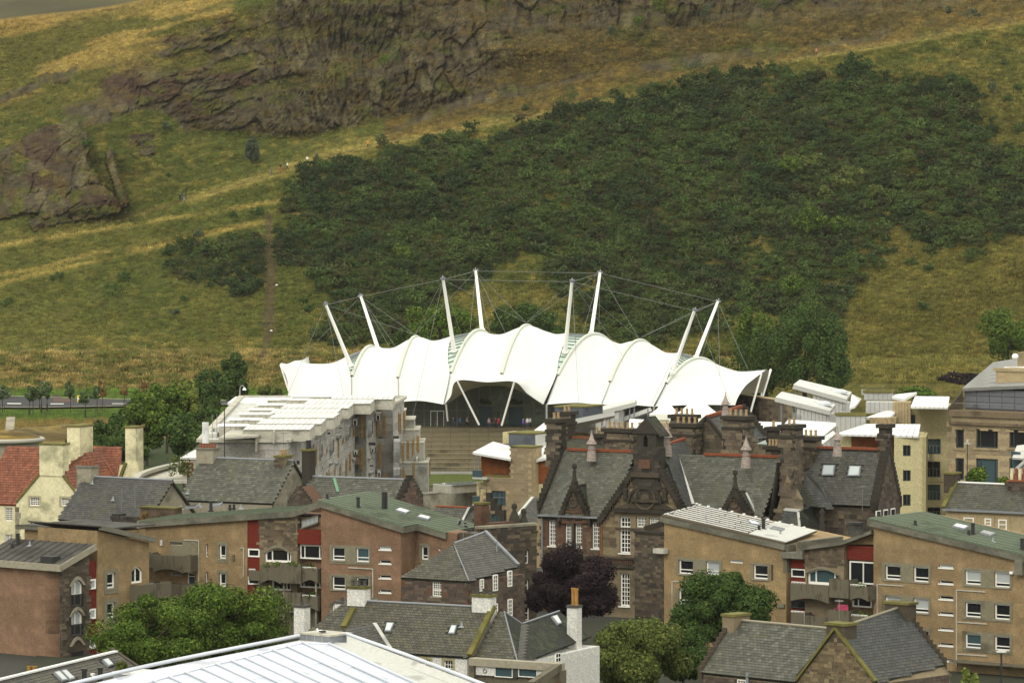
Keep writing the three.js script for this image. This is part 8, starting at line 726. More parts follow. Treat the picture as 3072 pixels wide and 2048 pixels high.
  zr([[2506, 1301, 1.5], [2757, 1307, -.6], [2763, 1272, 6], [2597, 1271, 6]], 0, 14); zr([[2733, 1219, 9], [2846, 1221, 9], [2850, 1189, 16], [2746, 1188, 16]], 0, 8); zr([[2276, 1283, 4], [2345, 1284, 4], [2345, 1266, 12], [2276, 1264, 12]], 0, 5); mesh('roof', [slab([g.at(2447, 1326, 3), g.at(2470, 1330, 3), g.at(2510, 1300, 8), g.at(2500, 1292, 9)], .3), slab([g.at(2340, 1290, 3), g.at(2448, 1326, 3), g.at(2520, 1268, 12), g.at(2365, 1258, 12)], .3), slab([g.at(2597, 1252, 9), g.at(2672, 1250, 9), g.at(2708, 1216, 16), g.at(2690, 1220, 16)], .3), slab([g.at(2550, 1222, 14), g.at(2568, 1216, 14), g.at(2586, 1195, 22), g.at(2556, 1182, 22)], .3), slab([g.at(2677, 1190, 18), g.at(2715, 1196, 16), g.at(2752, 1176, 24), g.at(2680, 1183, 22)], .3)], MT.zincRoof, u);
  const bx = (a, w, d, mat, cap) => { const r = gc(a, w), n = 6; for (let i = 0; i < n; i++) mesh('panel', box(lerp(r.x0, r.x1, i / n) + .015, lerp(r.x0, r.x1, (i + 1) / n) - .015, r.y0, r.y1, -w - d, -w), mat, u); if (cap) mesh('coping', [box(r.x0 - .15, r.x1 + .15, r.y1, r.y1 + .25, -w - .3, -w + .15), box(r.x0 - .15, r.x1 + .15, r.y1, r.y1 + .25, -w - d - .1, -w - d + .3), box(r.x0 - .15, r.x0 + .2, r.y1, r.y1 + .25, -w - d, -w), box(r.x1 - .2, r.x1 + .15, r.y1, r.y1 + .25, -w - d, -w)], cap, u); }; const ZP = M(L(.43, .425, .39), 'zinc', { roughness: .55 }); bx([2509, 1247, 2597, 1296], 6, 2.6, ZP, MT.moss); bx([2598, 1206, 2681, 1240], 13, 3, ZP); bx([2593, 1178, 2678, 1200], 19, 3, ZP, MT.moss); bx([2585, 1165, 2650, 1185], 23, 3, ZP, MT.moss); bx([2680, 1206, 2733, 1275], 12, 3, MT.ashlar); bx([2610, 1252, 2690, 1275], 9, 3, MT.ashlar);
  const g2 = new Frame(2734, 494.6, 2853, 494), u2 = thing('lime_flats', 'taller lime rendered block with dark balcony windows beside the stone office', 'flats', g2), c2 = (a) => px4(g2, a), w2 = [[2779, 1316, 2823, 1362], [2779, 1384, 2822, 1431], [2779, 1453, 2822, 1500], [2779, 1521, 2822, 1560], [2735, 1244, 2747, 1270]].map(c2), X2 = g2.at(2848, 1400)[0], y2 = g2.at(2790, 1222)[1]; front(u2, [[0, -5], [X2, -5], [X2, y2], [0, y2]], w2.map((r) => holeOf(r)), MT.lime, 10); mesh('side_wall', box(X2, g2.at(2865, 1400)[0], -5, y2 - .3, -10, -.1), MT.lime, u2); w2.forEach((r, i) => { const m = win(u2, r, 0, { v: i < 4 ? [.5] : [], fw: .1, mat: MT.frameDark, in: .17, glass: i % 2 ? MT.glass : MT.glassBlue }); if (i < 4) { const rl = [box(r.x0, r.x1, r.y0 + 1, r.y0 + 1.05, .2, .26)]; for (let k = 0; k < 5; k++) rl.push(box(lerp(r.x0, r.x1, k / 4) - .03, lerp(r.x0, r.x1, k / 4) + .03, r.y0, r.y0 + 1, .2, .25)); mesh('railing', rl, MT.metal, m); } });
  mesh('seam', box(0, X2, g2.at(2800, 1446)[1], g2.at(2800, 1444)[1], .01, .05), MT.ashlar, u2); { const r = c2([2768, 1340, 2792, 1378]); const m = mesh('balcony_floor', box(r.x0, r.x1, r.y0, r.y0 + .25, .2, 2), MT.zincDull, u2); mesh('glass_panel', box(r.x1 - .05, r.x1, r.y0 + .25, r.y0 + 1.3, .2, 2), MT.glassBlue, m); } { const r = c2([2855, 1254, 2876, 1290]); mesh('balcony', [box(r.x0, r.x1, r.y0, r.y0 + .25, -1, 1), box(r.x1 - .06, r.x1, r.y0, r.y1, -1, 1)], MT.metal, u2); }
  shed('front zinc shed roof falling right on posts, nearer the viewer', [[2327, 1192], [2492, 1233], [2508, 1213], [2346, 1175]], 505, [.38, .99, 5, [.82]], [.1, .3]); shed('rear zinc shed roof falling right beside the dark tree', [[2381, 1154], [2541, 1198], [2556, 1176], [2400, 1139]], 525, [.36, .99, 5, [.82]], [.03, .12, .3]);
}
{ // stone office with grey panelled top storey
  const f = new Frame(2862, 476, 3072, 470), t = thing('stone_office', 'buff stone office with large dark windows and grey panelled attic at the right border', 'office', f), c = (a, w) => px4(f, a, w), x0 = f.at(2856, 1300)[0], x1 = f.at(3200, 1300)[0], yT = f.at(2960, 1252)[1], W = [[2867, 1286, 2893, 1344], [2929, 1286, 2995, 1345], [3029, 1287, 3094, 1345], [2867, 1373, 2893, 1440], [2929, 1374, 2995, 1450], [3029, 1374, 3094, 1450]].map((a) => c(a)); const fr = front(t, [[x0, -4], [x1, -4], [x1, yT], [x0, yT]], W.map((r) => holeOf(r)), MT.ashlar, 14); W.forEach((r, i) => { win(t, r, 0, { v: [.18, .82], fw: .14, mat: MT.frameDark, in: .17, glass: i === 4 ? MT.glassBlue : MT.glass }); mesh('sill', box(r.x0 - .2, r.x1 + .2, r.y0 - .25, r.y0, -.1, .15), MT.ashlar, t); }); pieces('stone', fr, [[x0, 0, 0], [x1, 0, 0], [x1, yT, 0], [x0, yT, 0]], { w: 1.3, h: .6, th: .06, gap: .02, tones: ST.buff, vr: .06, solo: 60, lift: 0, skip: W.map((r) => [[r.x0, r.y0, 0], [r.x1, r.y1, 0]]) });
  mesh('cornice', [box(x0 - .2, x1, yT - .9, yT - .6, .01, .35), box(x0 - .2, x1, yT, f.at(2960, 1234)[1], -4, .3)], M(L(.20, .15, .10), 'stain'), t); for (let i = 0; i < 9; i++) mesh('dentil', box(x0 + .5 + i * 1.7, x0 + 1.6 + i * 1.7, yT - 1.5, yT - 1.3, .01, .12), MT.ashlar, t);
  const A = c([2894, 1166, 3200, 1236], 2.5), n = 8, GP = M(L(.135, .14, .15), 'zinc', { roughness: .5 }); mesh('attic_wall', box(A.x0, A.x1, A.y0 - 2, A.y1, -14, -2.7), GP, t); for (let i = 0; i < n; i++) for (let j = 0; j < 3; j++) mesh('panel', box(lerp(A.x0, A.x1, i / n) + .03, lerp(A.x0, A.x1, (i + 1) / n) - .03, lerp(A.y0, A.y1, j / 3) + .03, lerp(A.y0, A.y1, (j + 1) / 3) - .03, -2.7, -2.5), GP, t); const a = f.at(2888, 1164, 2), b = f.at(3200, 1125, 2), y = a[1]; const R = (x, q) => f.level(x, q, y); mesh('roof', slab([[a[0], y, a[2]], [b[0], y + .9, b[2]], [R(3200, 1083)[0], y + .9, R(2981, 1086)[2]], R(2981, 1086)], .35), M(L(.21, .21, .205), 'stain', { roughness: .6 }), t); mesh('raking_wall', slab([f.at(2850, 1222, .5), f.at(2890, 1172, 2), f.at(2890, 1235, 2), f.at(2850, 1240, .5)], .4), MT.stoneDark, t); mesh('handrail', bar(f.at(2866, 1209, .3), f.at(3200, 1216, .3), .06), MT.metal, t);
  const B = c([2989, 1112, 3200, 1146], 9); mesh('roof_box', [box(B.x0, B.x1, B.y0 - 1, B.y1, -16, -9), box(B.x0 - .3, B.x1, B.y1, B.y1 + .3, -16.2, -8.8)], MT.ashlar, t); mesh('roof_light', slab([f.at(3008, 1112, 9.5), f.at(3200, 1112, 9.5), f.at(3200, 1100, 13), f.at(3015, 1100, 13)], .2), MT.skylight, t); const C2 = c([3054, 1056, 3200, 1088], 22); mesh('roof_box', [box(C2.x0, C2.x1, C2.y0 - 2, C2.y1, -30, -22), box(C2.x0 + .6, C2.x1, C2.y1, C2.y1 + 1, -29, -23)], MT.ashlar, t); mesh('dome_lamp', clean(new THREE.SphereGeometry(.4, 10, 8).translate(f.at(3047, 1070, 20)[0], f.at(3047, 1070, 20)[1], -20)), MT.whiteMetal, t);
}
{ // slate tenement at the right
  const f = new Frame(2834, 408, 3023, 404.5), h = gabled('tenement', 'slate roofed sandstone tenement with pale ridge under the stone office windows', f, { e: [2834, 1525, 3023, 1532], r: [2868, 1448, 3023, 1453], x1: f.at(3100, 1532)[0], tones: SL.moss.concat(SL.grey), solo: 200, wall: MT.ashlar, ridge: MT.zincRoof, s: .8 }); const W = [[2893, 1551, 2924, 1580], [2956, 1554, 2976, 1578], [2997, 1557, 3023, 1590]].map((a) => px4(f, a)); W.forEach((r) => { mesh('window_margin', box(r.x0 - .3, r.x1 + .3, r.y0 - .2, r.y1 + .3, .0, .06), MT.ashlar, h.t); win(h.t, r, .12, { h: [.5], fw: .12, in: .02 }); }); mesh('gutter', box(h.x0, h.x1, h.yE - .2, h.yE, .25, .42), MT.lead, h.t); const a = f.at(2843, 1450, -h.rz), b = f.at(2872, 1422, -h.rz); chimney(h.t, a[0], b[0], h.yr - 1, b[1], h.rz - .8, h.rz + .8, MT.stoneDark, { pots: 2 }); const c = f.at(3024, 1536, 2), d = f.at(3110, 1448, 2); const k = chimney(h.t, c[0], d[0], c[1] - 1, d[1], -3.4, -2, MT.stoneDark, { pots: 0, capMat: MT.clay }); stones(k, [[c[0], c[1] - 1, -2], [d[0], c[1] - 1, -2], [d[0], d[1], -2], [c[0], d[1], -2]], ST.purple, { solo: 60, w: .9, h: .4 }); for (let i = 0; i < 7; i++) mesh('chimney_pot', lathe([[.18, 0], [.2, .6], [.16, .65], [.18, 1.1], [.12, 1.1]], lerp(c[0], d[0], (i + .4) / 7), d[1] + .18, -2.6, 8), i % 2 ? MT.clay : MT.cream, k); mesh('skew', bar([h.x0, h.yr + .1, h.rz], [h.x0, h.yE + .1, h.zE], .4, .25), MT.moss, h.t);
  const f2 = new Frame(3015, 420, 3100, 418), t2 = thing('white_gable', 'white rendered gable with grey porch roof cut by the right border', 'gable', f2); mesh('wall', prism([f2.at(3038, 1420), f2.at(3100, 1420), f2.at(3100, 1362), f2.at(3038, 1418)].map((v) => v.slice(0, 2)), -4, 0), MT.white, t2); mesh('roof', [slab([f2.at(3038, 1372, -.5), f2.at(3100, 1376, -.5), f2.at(3100, 1330, 4), f2.at(3052, 1336, 4)], .2), bar(f2.at(3036, 1422, -.3), f2.at(3100, 1362, -.3), .4, .3)], MT.zincDull, t2); mesh('glazing', slab([f2.at(3034, 1352, .5), f2.at(3062, 1356, .5), f2.at(3062, 1418, .5), f2.at(3040, 1418, .5)], .1), MT.glassBlue, t2); { const l = P(2903, 1452, 440), q = thing('mast', 'thin dark mast with a cross arm in front of the stone office', 'mast', l); mesh('pole', cyl(0, -1, 0, .05, 5.4, 6), MT.black, q); mesh('cross_arm', [box(-.35, .35, 4.2, 4.3, -.04, .04), box(-.1, .1, 4.3, 4.7, -.04, .04)], MT.zincDull, q); }
}
// ---------- trees, road, people, small things ----------
const LF = { leaf: .115, leaves: 62000, lobes: 64, lobe: .25 }, MF = { leaf: .24, leaves: 12000, lobes: 32, lobe: .31 };
const treeAt = (label, px, top, w, base, d, o) => { const k = d / F, a = P(px, base, d), h = (base - top) * k; return tree(o.name || 'tree', label, a, w * k, h, { ...MF, ...o }); };
treeAt('largest broad green tree in front of the long ochre flats', 648, 1731, 430, 2075, 331, { ...LF, tone: 'maple', clear: 1.6 }); treeAt('lower green tree with yellowish tip left of the broad front tree', 458, 1788, 375, 2080, 322, { ...LF, tone: 'maple', leaves: 50000, clear: 1 }); treeAt('narrow yellow green leader rising between the two front trees', 505, 1782, 130, 2080, 325, { ...LF, tone: 'bright', leaves: 9000, lobes: 20, clear: 4 });
treeAt('dark purple leaved beech tree in front of the school windows', 1712, 1630, 292, 1925, 352, { ...LF, tone: 'purple', lobes: 60, lobe: .24, clear: .8, name: 'copper_beech' }); treeAt('yellow green bushy tree between white corner house and stone house', 1905, 1828, 310, 2120, 318, { ...LF, tone: 'olive', clear: .4 }); treeAt('dark green round tree before the ochre block with battened roof', 2165, 1702, 312, 2000, 333, { ...LF, tone: 'dark', clear: .6 }); treeAt('green undergrowth tree between the two trees at the stone house', 2050, 1880, 150, 2080, 326, { ...LF, leaves: 24000, tone: 'dark', clear: .2 });
{ const a = thing('roof_aerials', 'television aerials standing on the stone house hip beside the pink flats', 'aerial', P(1390, 1632, 348)); aerial(a, 0, -1.5, 0, 3.2); aerial(a, .9, -1.8, -.6, 2.8); const b = thing('roof_aerials', 'television aerial on the mossy chimney between the two stone house roofs', 'aerial', P(2520, 1876, 298)); aerial(b, 0, -.3, -.4, 2.1); }
treeAt('small bright conifer by the arch of the right flats', 2900, 2000, 42, 2075, 324, { leaf: .14, leaves: 2500, tone: 'bright', cone: true, clear: .1 }); treeAt('second small conifer right of the bright conifer', 2925, 2022, 34, 2075, 323, { leaf: .14, leaves: 1800, tone: 'bright', cone: true, clear: .1 }); treeAt('small shrub behind the skew of the corner slate roof', 362, 1980, 36, 2030, 262, { leaf: .1, leaves: 1500, tone: 'olive', clear: 0, bush: true }); treeAt('leafy tree below the stone office windows', 2935, 1398, 64, 1475, 450, { leaf: .22, leaves: 2500, tone: 'maple' }); treeAt('small bush beside the red and white chimney pots', 3012, 1428, 34, 1460, 440, { leaf: .2, leaves: 900, tone: 'maple', bush: true, clear: 0 });
[['tall dark tree at the head of the row left of the hall', 690, 1064, 128, 1262, 735, 'dark'], ['dark green tree second in the row left of the hall', 612, 1110, 120, 1300, 700, 'dark'], ['yellow green tree below the dark tree second in the row', 560, 1142, 95, 1320, 672, 'bright'], ['brightest broad tree in the middle of the row left of the offices', 500, 1146, 130, 1370, 620, 'maple'], ['round green tree leaning over the lawn left of the offices', 440, 1186, 140, 1400, 592, 'maple'], ['dark drooping tree at the left end of the row', 362, 1228, 96, 1370, 600, 'dark'], ['dark bushy tree between the tall cream chimneys', 285, 1256, 150, 1440, 545, 'dark'], ['shaded tree low against the timber block', 620, 1210, 120, 1395, 600, 'dark'], ['dark tree beside the trunk line above the curved parapet', 545, 1240, 110, 1400, 588, 'dark'], ['low dark tree right of the tall cream chimney', 395, 1300, 90, 1420, 560, 'dark']].forEach(([l, px, t, w, b, d, tone]) => treeAt(l, px, t, w, b, d, { tone, group: 'row of trees left of the offices' }));
treeAt('big dark tree behind the right tip of the hall', 2415, 900, 245, 1225, 762, { ...MF, leaves: 20000, tone: 'dark', clear: .5 }); treeAt('dark tree filling the space left of the big dark tree', 2300, 960, 190, 1225, 770, { ...MF, tone: 'dark', clear: .4 }); treeAt('lighter green tree top behind the left of the big dark tree', 2262, 912, 120, 1200, 790, { tone: 'maple' }); treeAt('small olive tree beside the right pair of masts', 2130, 1022, 110, 1190, 765, { tone: 'olive', leaves: 5000 }); treeAt('rounded dark tree at the lower right of the big dark tree', 2500, 1010, 110, 1215, 755, { tone: 'dark', leaves: 6000, clear: .3 }); treeAt('green tree on the slope at the right border', 3025, 915, 185, 1110, 800, { tone: 'maple', clear: .6 });
treeAt('bright green tree behind the second pair of masts', 1320, 905, 215, 1090, 768, { tone: 'maple', leaves: 11000 }); treeAt('dark green tree behind the middle arch of the hall', 1570, 898, 250, 1090, 772, { tone: 'dark', leaves: 11000 }); treeAt('dim tree behind the left end of the bright tree', 1215, 960, 90, 1090, 775, { tone: 'dark', leaves: 4000 }); treeAt('shrub belt along the grass right of the zinc sheds', 2745, 1160, 140, 1200, 700, { tone: 'maple', leaves: 3500, bush: true, clear: 0, cat: 'shrubs', name: 'shrub' }); treeAt('purple brown scrub patch on the grass left of the grey roof', 2880, 1115, 130, 1160, 790, { tone: 'purple', leaves: 2500, bush: true, clear: 0, cat: 'shrubs', name: 'shrub' });
treeAt('young pale trees by the left tip of the hall', 790, 1155, 46, 1200, 725, { tone: 'olive', leaves: 1800 }); treeAt('young pale tree right of the hooked lamp', 828, 1162, 36, 1205, 722, { tone: 'olive', leaves: 1500 });
[['light round tree crown alone in the middle of the thicket', 2545, 588, 95, 'olive'], ['pale tree crown left of the light round tree in the thicket', 2480, 610, 50, 'olive'], ['paler tree crown right of the light round tree', 2620, 612, 60, 'olive'], ['twin green crown lower in the thicket', 2430, 718, 105, 'maple'], ['right green crown of the lower pair in the thicket', 2518, 712, 78, 'maple'], ['high pale green crown above the light round tree', 2432, 512, 55, 'olive'], ['second high pale crown left in the thicket', 2372, 530, 66, 'maple'], ['green crown just above the big dark tree', 2375, 900, 75, 'maple'], ['small green crown in the left half of the thicket', 1205, 790, 60, 'maple'], ['pale crown in the upper thicket near the right', 2720, 500, 52, 'olive']].forEach(([l, px, y, w, tone]) => { const v = onHill(px, y), k = -v.z / F; tree('thicket_tree', l, v, w * k, w * k * 1.05, { tone, leaves: 3000, leaf: .25, clear: .4 }); });
{ const v = onHill(757, 492); tree('tall_shrub', 'tall narrow dark shrub at the crag foot above the path', v, 3.6, 7, { tone: 'grey', leaves: 2600, leaf: .25, clear: .2 }); }
[[6, 1236, 1153, 44, 'pine'], [87, 1244, 1149, 40, 'pine'], [123, 1238, 1145, 42, 'pine'], [140, 1233, 1142, 40, 'pine'], [211, 1236, 1140, 40, 'pine'], [255, 1251, 1168, 46, 'pine'], [290, 1240, 1153, 32, 'pine'], [307, 1234, 1138, 34, 'rust'], [373, 1223, 1147, 32, 'rust'], [430, 1215, 1140, 30, 'rust'], [98, 1243, 1160, 26, 'pine']].forEach(([px, b, t, w, tone], i) => { const v = HILL(px, b), k = -v.z / F, l = ['young staked tree at the left border by the car', 'young tree left of the lamp post', 'young tree touching the lamp post', 'young tree just right of the lamp post', 'young tree by the path crossing', 'young tree nearest the viewer with stakes', 'young tree left of the rusty one', 'rust tinged young tree in the group of two', 'orange brown young tree alone by the road', 'thin brown young tree beside the bright row of trees', 'thin young stem between the first and second tree'][i]; const o = tree('young_tree', l, v, w * k, (b - t) * k, { tone, leaves: 900, leaf: .2, lobes: 16, lobe: .26, clear: 1.7, trunk: .07, cone: i === 8, group: 'young trees along the park road' }); mesh('stake', [cyl(.35, 0, 0, .04, 1.3, 5), cyl(-.35, 0, 0, .04, 1.3, 5)], MT.bark, o); });
{ // road with kerbs and dashes, lawns
  const strip = (top, bot, lift, x0, x1, n = 60, m = 5) => { const q = [], at = (i, j) => { const px = lerp(x0, x1, i / n), v = HILL(px, lerp(bot(px), top(px), j / m)); return [v.x, v.y + lift, v.z]; }; for (let i = 0; i < n; i++) for (let j = 0; j < m; j++) q.push([at(i, j), at(i + 1, j), at(i + 1, j + 1), at(i, j + 1)]); return quadsGeo(q); };
  const tp = pl([[-120, 1190], [0, 1192], [160, 1197], [400, 1203], [700, 1206]]), bt = pl([[-120, 1226], [120, 1226], [400, 1221], [700, 1217]]); tag(struct('road', strip(tp, bt, .25, -120, 700), M(L(.062, .062, .066), 'grain')), 'grey park road at the hill foot', null, null, 'structure');
  tag(struct('kerb', [strip((x) => tp(x) - 1.2, tp, .34, -120, 700, 60, 1), strip(bt, (x) => bt(x) + 1.2, .34, -120, 700, 60, 1)], MT.conc), 'pale kerb along the park road', null, null, 'structure'); tag(struct('road_marking', [[20, 62], [150, 190], [335, 378]].map(([a, b]) => strip((x) => lerp(tp(x), bt(x), .62), (x) => lerp(tp(x), bt(x), .68), .28, a, b, 6, 1)), MT.whiteMetal), 'white dashes on the park road', null, null, 'structure'); tag(struct('speed_table', strip((x) => tp(x) + 1, (x) => lerp(tp(x), bt(x), .45), .27, 158, 215, 10, 2), M(L(.14, .085, .07), 'grain')), 'reddish crossing patch on the road', null, null, 'structure');
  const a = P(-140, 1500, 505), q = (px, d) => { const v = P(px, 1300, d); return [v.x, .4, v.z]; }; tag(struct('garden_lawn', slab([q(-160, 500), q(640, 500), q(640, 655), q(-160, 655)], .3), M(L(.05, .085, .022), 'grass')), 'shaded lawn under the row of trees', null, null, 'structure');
  const mnd = new THREE.SphereGeometry(1, 40, 12, 0, 6.283, 0, 1.57), mp = mnd.attributes.position; mnd.scale(13, 3.2, 16); for (let i = 0; i < mp.count; i++) mp.setY(i, mp.getY(i) * (.75 + .5 * fbm(mp.getX(i) / 4 + 9, mp.getZ(i) / 4, 3))); mnd.computeVertexNormals(); const mm = struct('grass_mound', clean(mnd), M(L(.235, .175, .07), 'grass')); mm.position.copy(P(180, 1345, 612)); tag(mm, 'straw coloured grass mound below the young trees', null, null, 'structure'); const pth = struct('garden_path', slab([P(14, 1292, 640), P(40, 1292, 640), P(44, 1250, 655), P(18, 1250, 655)].map((v) => v.toArray()), .2), MT.conc); tag(pth, 'short pale path climbing beside the straw mound', null, null, 'structure');
  tag(struct('court_ground', slab([[-40, .5, -380], [70, .5, -380], [70, .5, -250], [-40, .5, -250]], .2), M(L(.055, .06, .04), 'grain')), 'dark court between the flats and the white cottages', null, null, 'structure');
}
// people: one tapered figure each, with clothes and hair
function person(label, pos, o) {
  const t = thing('person', label, 'person', pos, o.group), st = o.step ?? .2, sk = M(L(.45, .28, .20)), top = M(L(...o.top)), leg = M(L(...o.leg)), A = o.arm ?? .3; const limb = (a, b, c, r0, r1, r2) => { const g = (p, q, ra, rb) => { const P0 = new V3(...p), Q = new V3(...q), l = P0.distanceTo(Q), y = new THREE.CylinderGeometry(rb, ra, l, 8, 1); y.translate(0, l / 2, 0); y.applyQuaternion(new THREE.Quaternion().setFromUnitVectors(new V3(0, 1, 0), Q.sub(P0).normalize())); y.translate(...p); return clean(y); }; const s = (p, r) => clean(new THREE.SphereGeometry(r, 8, 6).translate(...p)); return [g(a, b, r0, r1), g(b, c, r1, r2), s(b, r1), s(a, r0)]; };
  const legs = [-1, 1].flatMap((s) => [...limb([s * .09, .86, 0], [s * .10, .46, s * st * .5 + .04], [s * .1, .06, s * st], .095, .065, .045), clean(new THREE.SphereGeometry(.06, 8, 6).scale(.8, .7, 1.9).translate(s * .1, .045, s * st + .05))]); mesh('trousers', legs, leg, t);
  const torso = lathe([[.01, .80], [.16, .84], [.15, 1.0], [.185, 1.25], [.19, 1.38], [.11, 1.46], [.05, 1.50]], 0, 0, 0, 14).scale(1.05, 1, .68); const arms = [-1, 1].flatMap((s) => limb([s * .2, 1.38, 0], [s * .27, 1.10, -s * st * .4], [s * .24, .88, s === 1 ? A : .08], .06, .048, .035)); mesh('jacket', [torso, ...arms], top, t);
  mesh('head', [clean(new THREE.SphereGeometry(.1, 12, 10).scale(.85, 1.15, .98).translate(0, 1.63, .01)), cyl(0, 1.46, 0, .05, .1, 8), clean(new THREE.SphereGeometry(.016, 6, 5).translate(0, 1.62, .11)), ...[-1, 1].map((s) => clean(new THREE.SphereGeometry(.045, 8, 6).translate(s * .24, .85, s === 1 ? A + .02 : .1)))], sk, t); mesh('hair', clean(new THREE.SphereGeometry(.107, 12, 8, 0, 6.283, 0, 1.75).scale(.88, 1.12, 1).rotateX(-.35).translate(0, 1.645, -.01)), M(L(...(o.hair || [.03, .02, .015]))), t); if (o.bag) mesh('backpack', box(-.15, .15, 1.0, 1.42, -.3, -.12), M(L(...o.bag)), t); t.rotation.y = o.turn ?? 0; t.scale.setScalar(o.size || 1); return t; }
const plz = (px, d = 694) => { const v = P(px, 1276, d); v.y = -.05; return v; };
[['person in dark clothes standing at the left canopy post', 1360, 692, [.03, .035, .05], [.025, .03, .04], 0], ['person in blue jacket with backpack walking under the canopy', 1381, 693, [.04, .08, .16], [.03, .035, .05], 1.5, [.03, .09, .2]], ['person striding right with pale top and dark trousers', 1400, 695, [.25, .24, .2], [.02, .02, .025], 1.7], ['person in pinkish top by the revolving doors', 1467, 692, [.35, .22, .26], [.05, .06, .09], .4], ['person in black coat beside the pinkish top', 1474, 693, [.02, .02, .025], [.05, .06, .1], 2.8], ['person in dark brown jacket near the right canopy post', 1487, 692, [.06, .03, .03], [.02, .02, .03], 0], ['person in red jacket near the right canopy post', 1496, 692, [.42, .035, .05], [.03, .03, .06], .8], ['person in white shirt at the right of the terrace', 1582, 693, [.7, .7, .68], [.08, .08, .1], .5], ['second person in white beside the first at the right of the terrace', 1590, 694, [.66, .66, .64], [.04, .04, .05], 2], ['person in purple top bending near the zinc roof', 1569, 690, [.16, .08, .4], [.03, .03, .06], 1]].forEach(([l, px, d, top, leg, turn, bag], i) => person(l, plz(px, d), { top, leg, turn, bag, step: i === 2 ? .35 : .12 + .03 * i % .2, group: 'visitors before the hall' }));
[['person in dark top and red trousers on the hill path', 841, 512, [.03, .03, .03], [.42, .06, .03]], ['person in white shirt on the hill path beside the red trousers', 861, 508, [.75, .74, .7], [.03, .03, .04]], ['person in white top alone higher on the path', 921, 490, [.72, .7, .66], [.04, .04, .05]], ['person in dark jacket ahead of the white top', 951, 480, [.05, .05, .08], [.04, .05, .08]], ['grey clad person at the top of the stony gully', 814, 524, [.12, .12, .13], [.1, .1, .11]], ['person in black on the grass below the rock pinnacle', 539, 603, [.03, .025, .025], [.03, .03, .03]], ['person in blue beside the one in black below the pinnacle', 551, 602, [.06, .12, .2], [.3, .32, .36]], ['person in orange jacket on the path under the crag', 1103, 442, [.6, .28, .05], [.05, .05, .06]], ['person in dark blue with pale cap on the path at mid slope', 1668, 336, [.04, .07, .18], [.08, .1, .18]], ['person in salmon top near the foot of the brown rocks', 2450, 166, [.5, .18, .12], [.06, .05, .05]]].forEach(([l, px, y, top, leg], i) => person(l, onHill(px, y, .05), { top, leg, turn: i * 1.3, hair: i === 8 ? [.7, .7, .7] : undefined, size: 1.08, group: 'walkers on the hillside' }));
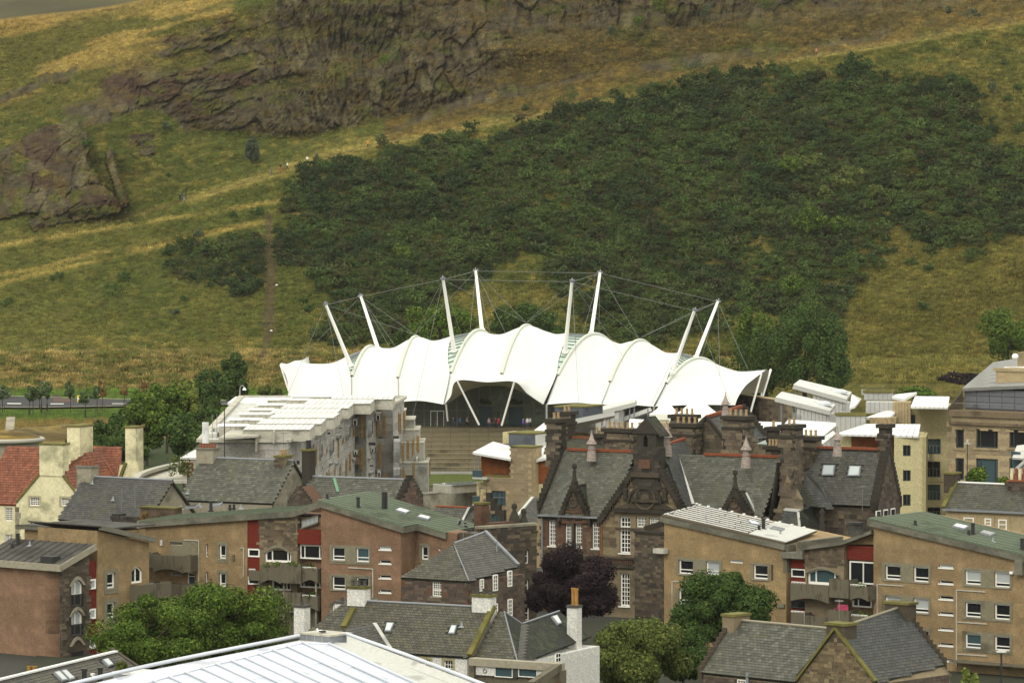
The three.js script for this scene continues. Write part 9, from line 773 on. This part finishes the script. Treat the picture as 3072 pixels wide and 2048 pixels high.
{ // lamps, car, bollard, rock, litter of the roadside
  const lamp = (label, v, h, kind) => { const t = thing('street_lamp', label, 'street lamp', v); mesh('column', [cyl(0, 0, 0, .07, h, 8), cyl(0, 0, 0, .13, .8, 8)], kind === 'hook' ? MT.zincDull : MT.black, t); if (kind === 'hook') { mesh('arm', tube([[0, h, 0], [.1, h + .5, 0], [.4, h + .6, 0], [.6, h + .35, 0]], .05, 6), MT.zincDull, t); mesh('shade', lathe([[.28, 0], [.2, .2], [.06, .35], [0, .36]], .6, h, 0, 10), MT.whiteMetal, t); } else if (kind === 'disc') mesh('lamp_head', [lathe([[.1, 0], [.42, .12], [.42, .2], [.15, .3], [0, .31]], 0, h, 0, 14)], MT.zincDull, t); else mesh('lantern', [lathe([[.08, 0], [.2, .5], [.22, .55], [.06, .8], [0, .95]], 0, h, 0, 6)], MT.black, t); }; lamp('dark lantern lamp post among the young trees', HILL(117, 1228), 4.6); lamp('white hooked lamp above the timber block', P(719, 1235, 560), 2.9, 'hook'); lamp('black lamp post with round flat head before the arches', P(3005, 2075, 320), 2.9, 'disc');
  const v = HILL(-2, 1197), c = thing('car', 'dark grey car on the road at the left border', 'car', v.setY(v.y + .3)); mesh('body', prism([[-2, .3], [2, .3], [2.05, .75], [1.3, .9], [.7, 1.4], [-1, 1.42], [-1.7, .95], [-2.05, .85]], -.85, .85), M(L(.045, .05, .055), null, { roughness: .3 }), c); mesh('window', prism([[-1.5, .95], [1.1, .95], [.62, 1.32], [-.95, 1.34]], -.87, .87), MT.glass, c); for (const x of [-1.25, 1.3]) for (const z of [-.78, .78]) { const w = new THREE.CylinderGeometry(.32, .32, .2, 14); w.rotateX(Math.PI / 2); w.translate(x, .32, z); const m = mesh('wheel', clean(w), MT.black, c); const r = new THREE.CylinderGeometry(.18, .18, .21, 10); r.rotateX(Math.PI / 2); r.translate(x, .32, z); mesh('rim', clean(r), MT.lead, m); }
  const b = thing('traffic_bollard', 'yellow and white keep left bollard on the road island', 'bollard', HILL(235, 1210)); mesh('base', box(-.35, .35, .1, .4, -.3, .3), MT.conc, b); mesh('face', box(-.28, .28, .4, 1.5, -.12, .12), M(L(.75, .55, .05), null, { roughness: .5 }), b); mesh('disc', clean(new THREE.CylinderGeometry(.2, .2, .04, 14).rotateX(Math.PI / 2).translate(0, .9, .14)), MT.whiteMetal, b); const k = new THREE.IcosahedronGeometry(.8, 2), kp = k.attributes.position; for (let i = 0; i < kp.count; i++) { const s = .8 + .4 * vn(kp.getX(i) * 2 + 9, kp.getY(i) * 2 + kp.getZ(i)); kp.setXYZ(i, kp.getX(i) * s * 1.1, kp.getY(i) * s * .9, kp.getZ(i) * s); } k.computeVertexNormals(); const rk = mesh('boulder', clean(k), MT.stoneDark); rk.position.copy(HILL(168, 1194)); tag(rk, 'dark boulder on the grass edge beside the road', 'boulder');
  for (const [x, y, l] of [[829, 855, 'small white stone on the upper stony gully'], [813, 992, 'small white stone low in the stony gully']]) { const s = mesh('pale_stone', clean(new THREE.IcosahedronGeometry(.28, 1).scale(1, .7, 1)), MT.whiteMetal); s.position.copy(HILL(x, y)); tag(s, l, 'stone'); }
  for (const [px, w] of [[1458, .8], [1550, .9]]) { const q = P(px, 1217, 698.4), s = tree('planter_shrub', px < 1500 ? 'dark shrub above the left entrance booth' : 'dark shrub above the right entrance booth', q, 2.2, 1.3, { tone: 'dark', leaves: 500, leaf: .14, bush: true, clear: 0, cat: 'shrub' }); }
  const w = new Frame(2208, 715, 2360, 690), wt = thing('retaining_wall', 'stone retaining wall with coping beyond the right end of the hall', 'wall', w), r = px4(w, [2208, 1194, 2350, 1300]); mesh('wall', box(-6, w.len, -8, w.at(2300, 1196)[1], -1, 0), MT.stone, wt); mesh('coping', box(-6, w.len + .2, w.at(2300, 1196)[1], w.at(2300, 1193)[1], -1.2, .2), MT.ashlar, wt); pieces('stone', wt, [[-6, 0, 0], [w.len, 0, 0], [w.len, w.at(2300, 1197)[1], 0], [-6, w.at(2300, 1197)[1], 0]], { w: 1.4, h: .6, th: .1, gap: .04, tones: ST.rubble, solo: 60 });
}
renderer.render(scene, camera);
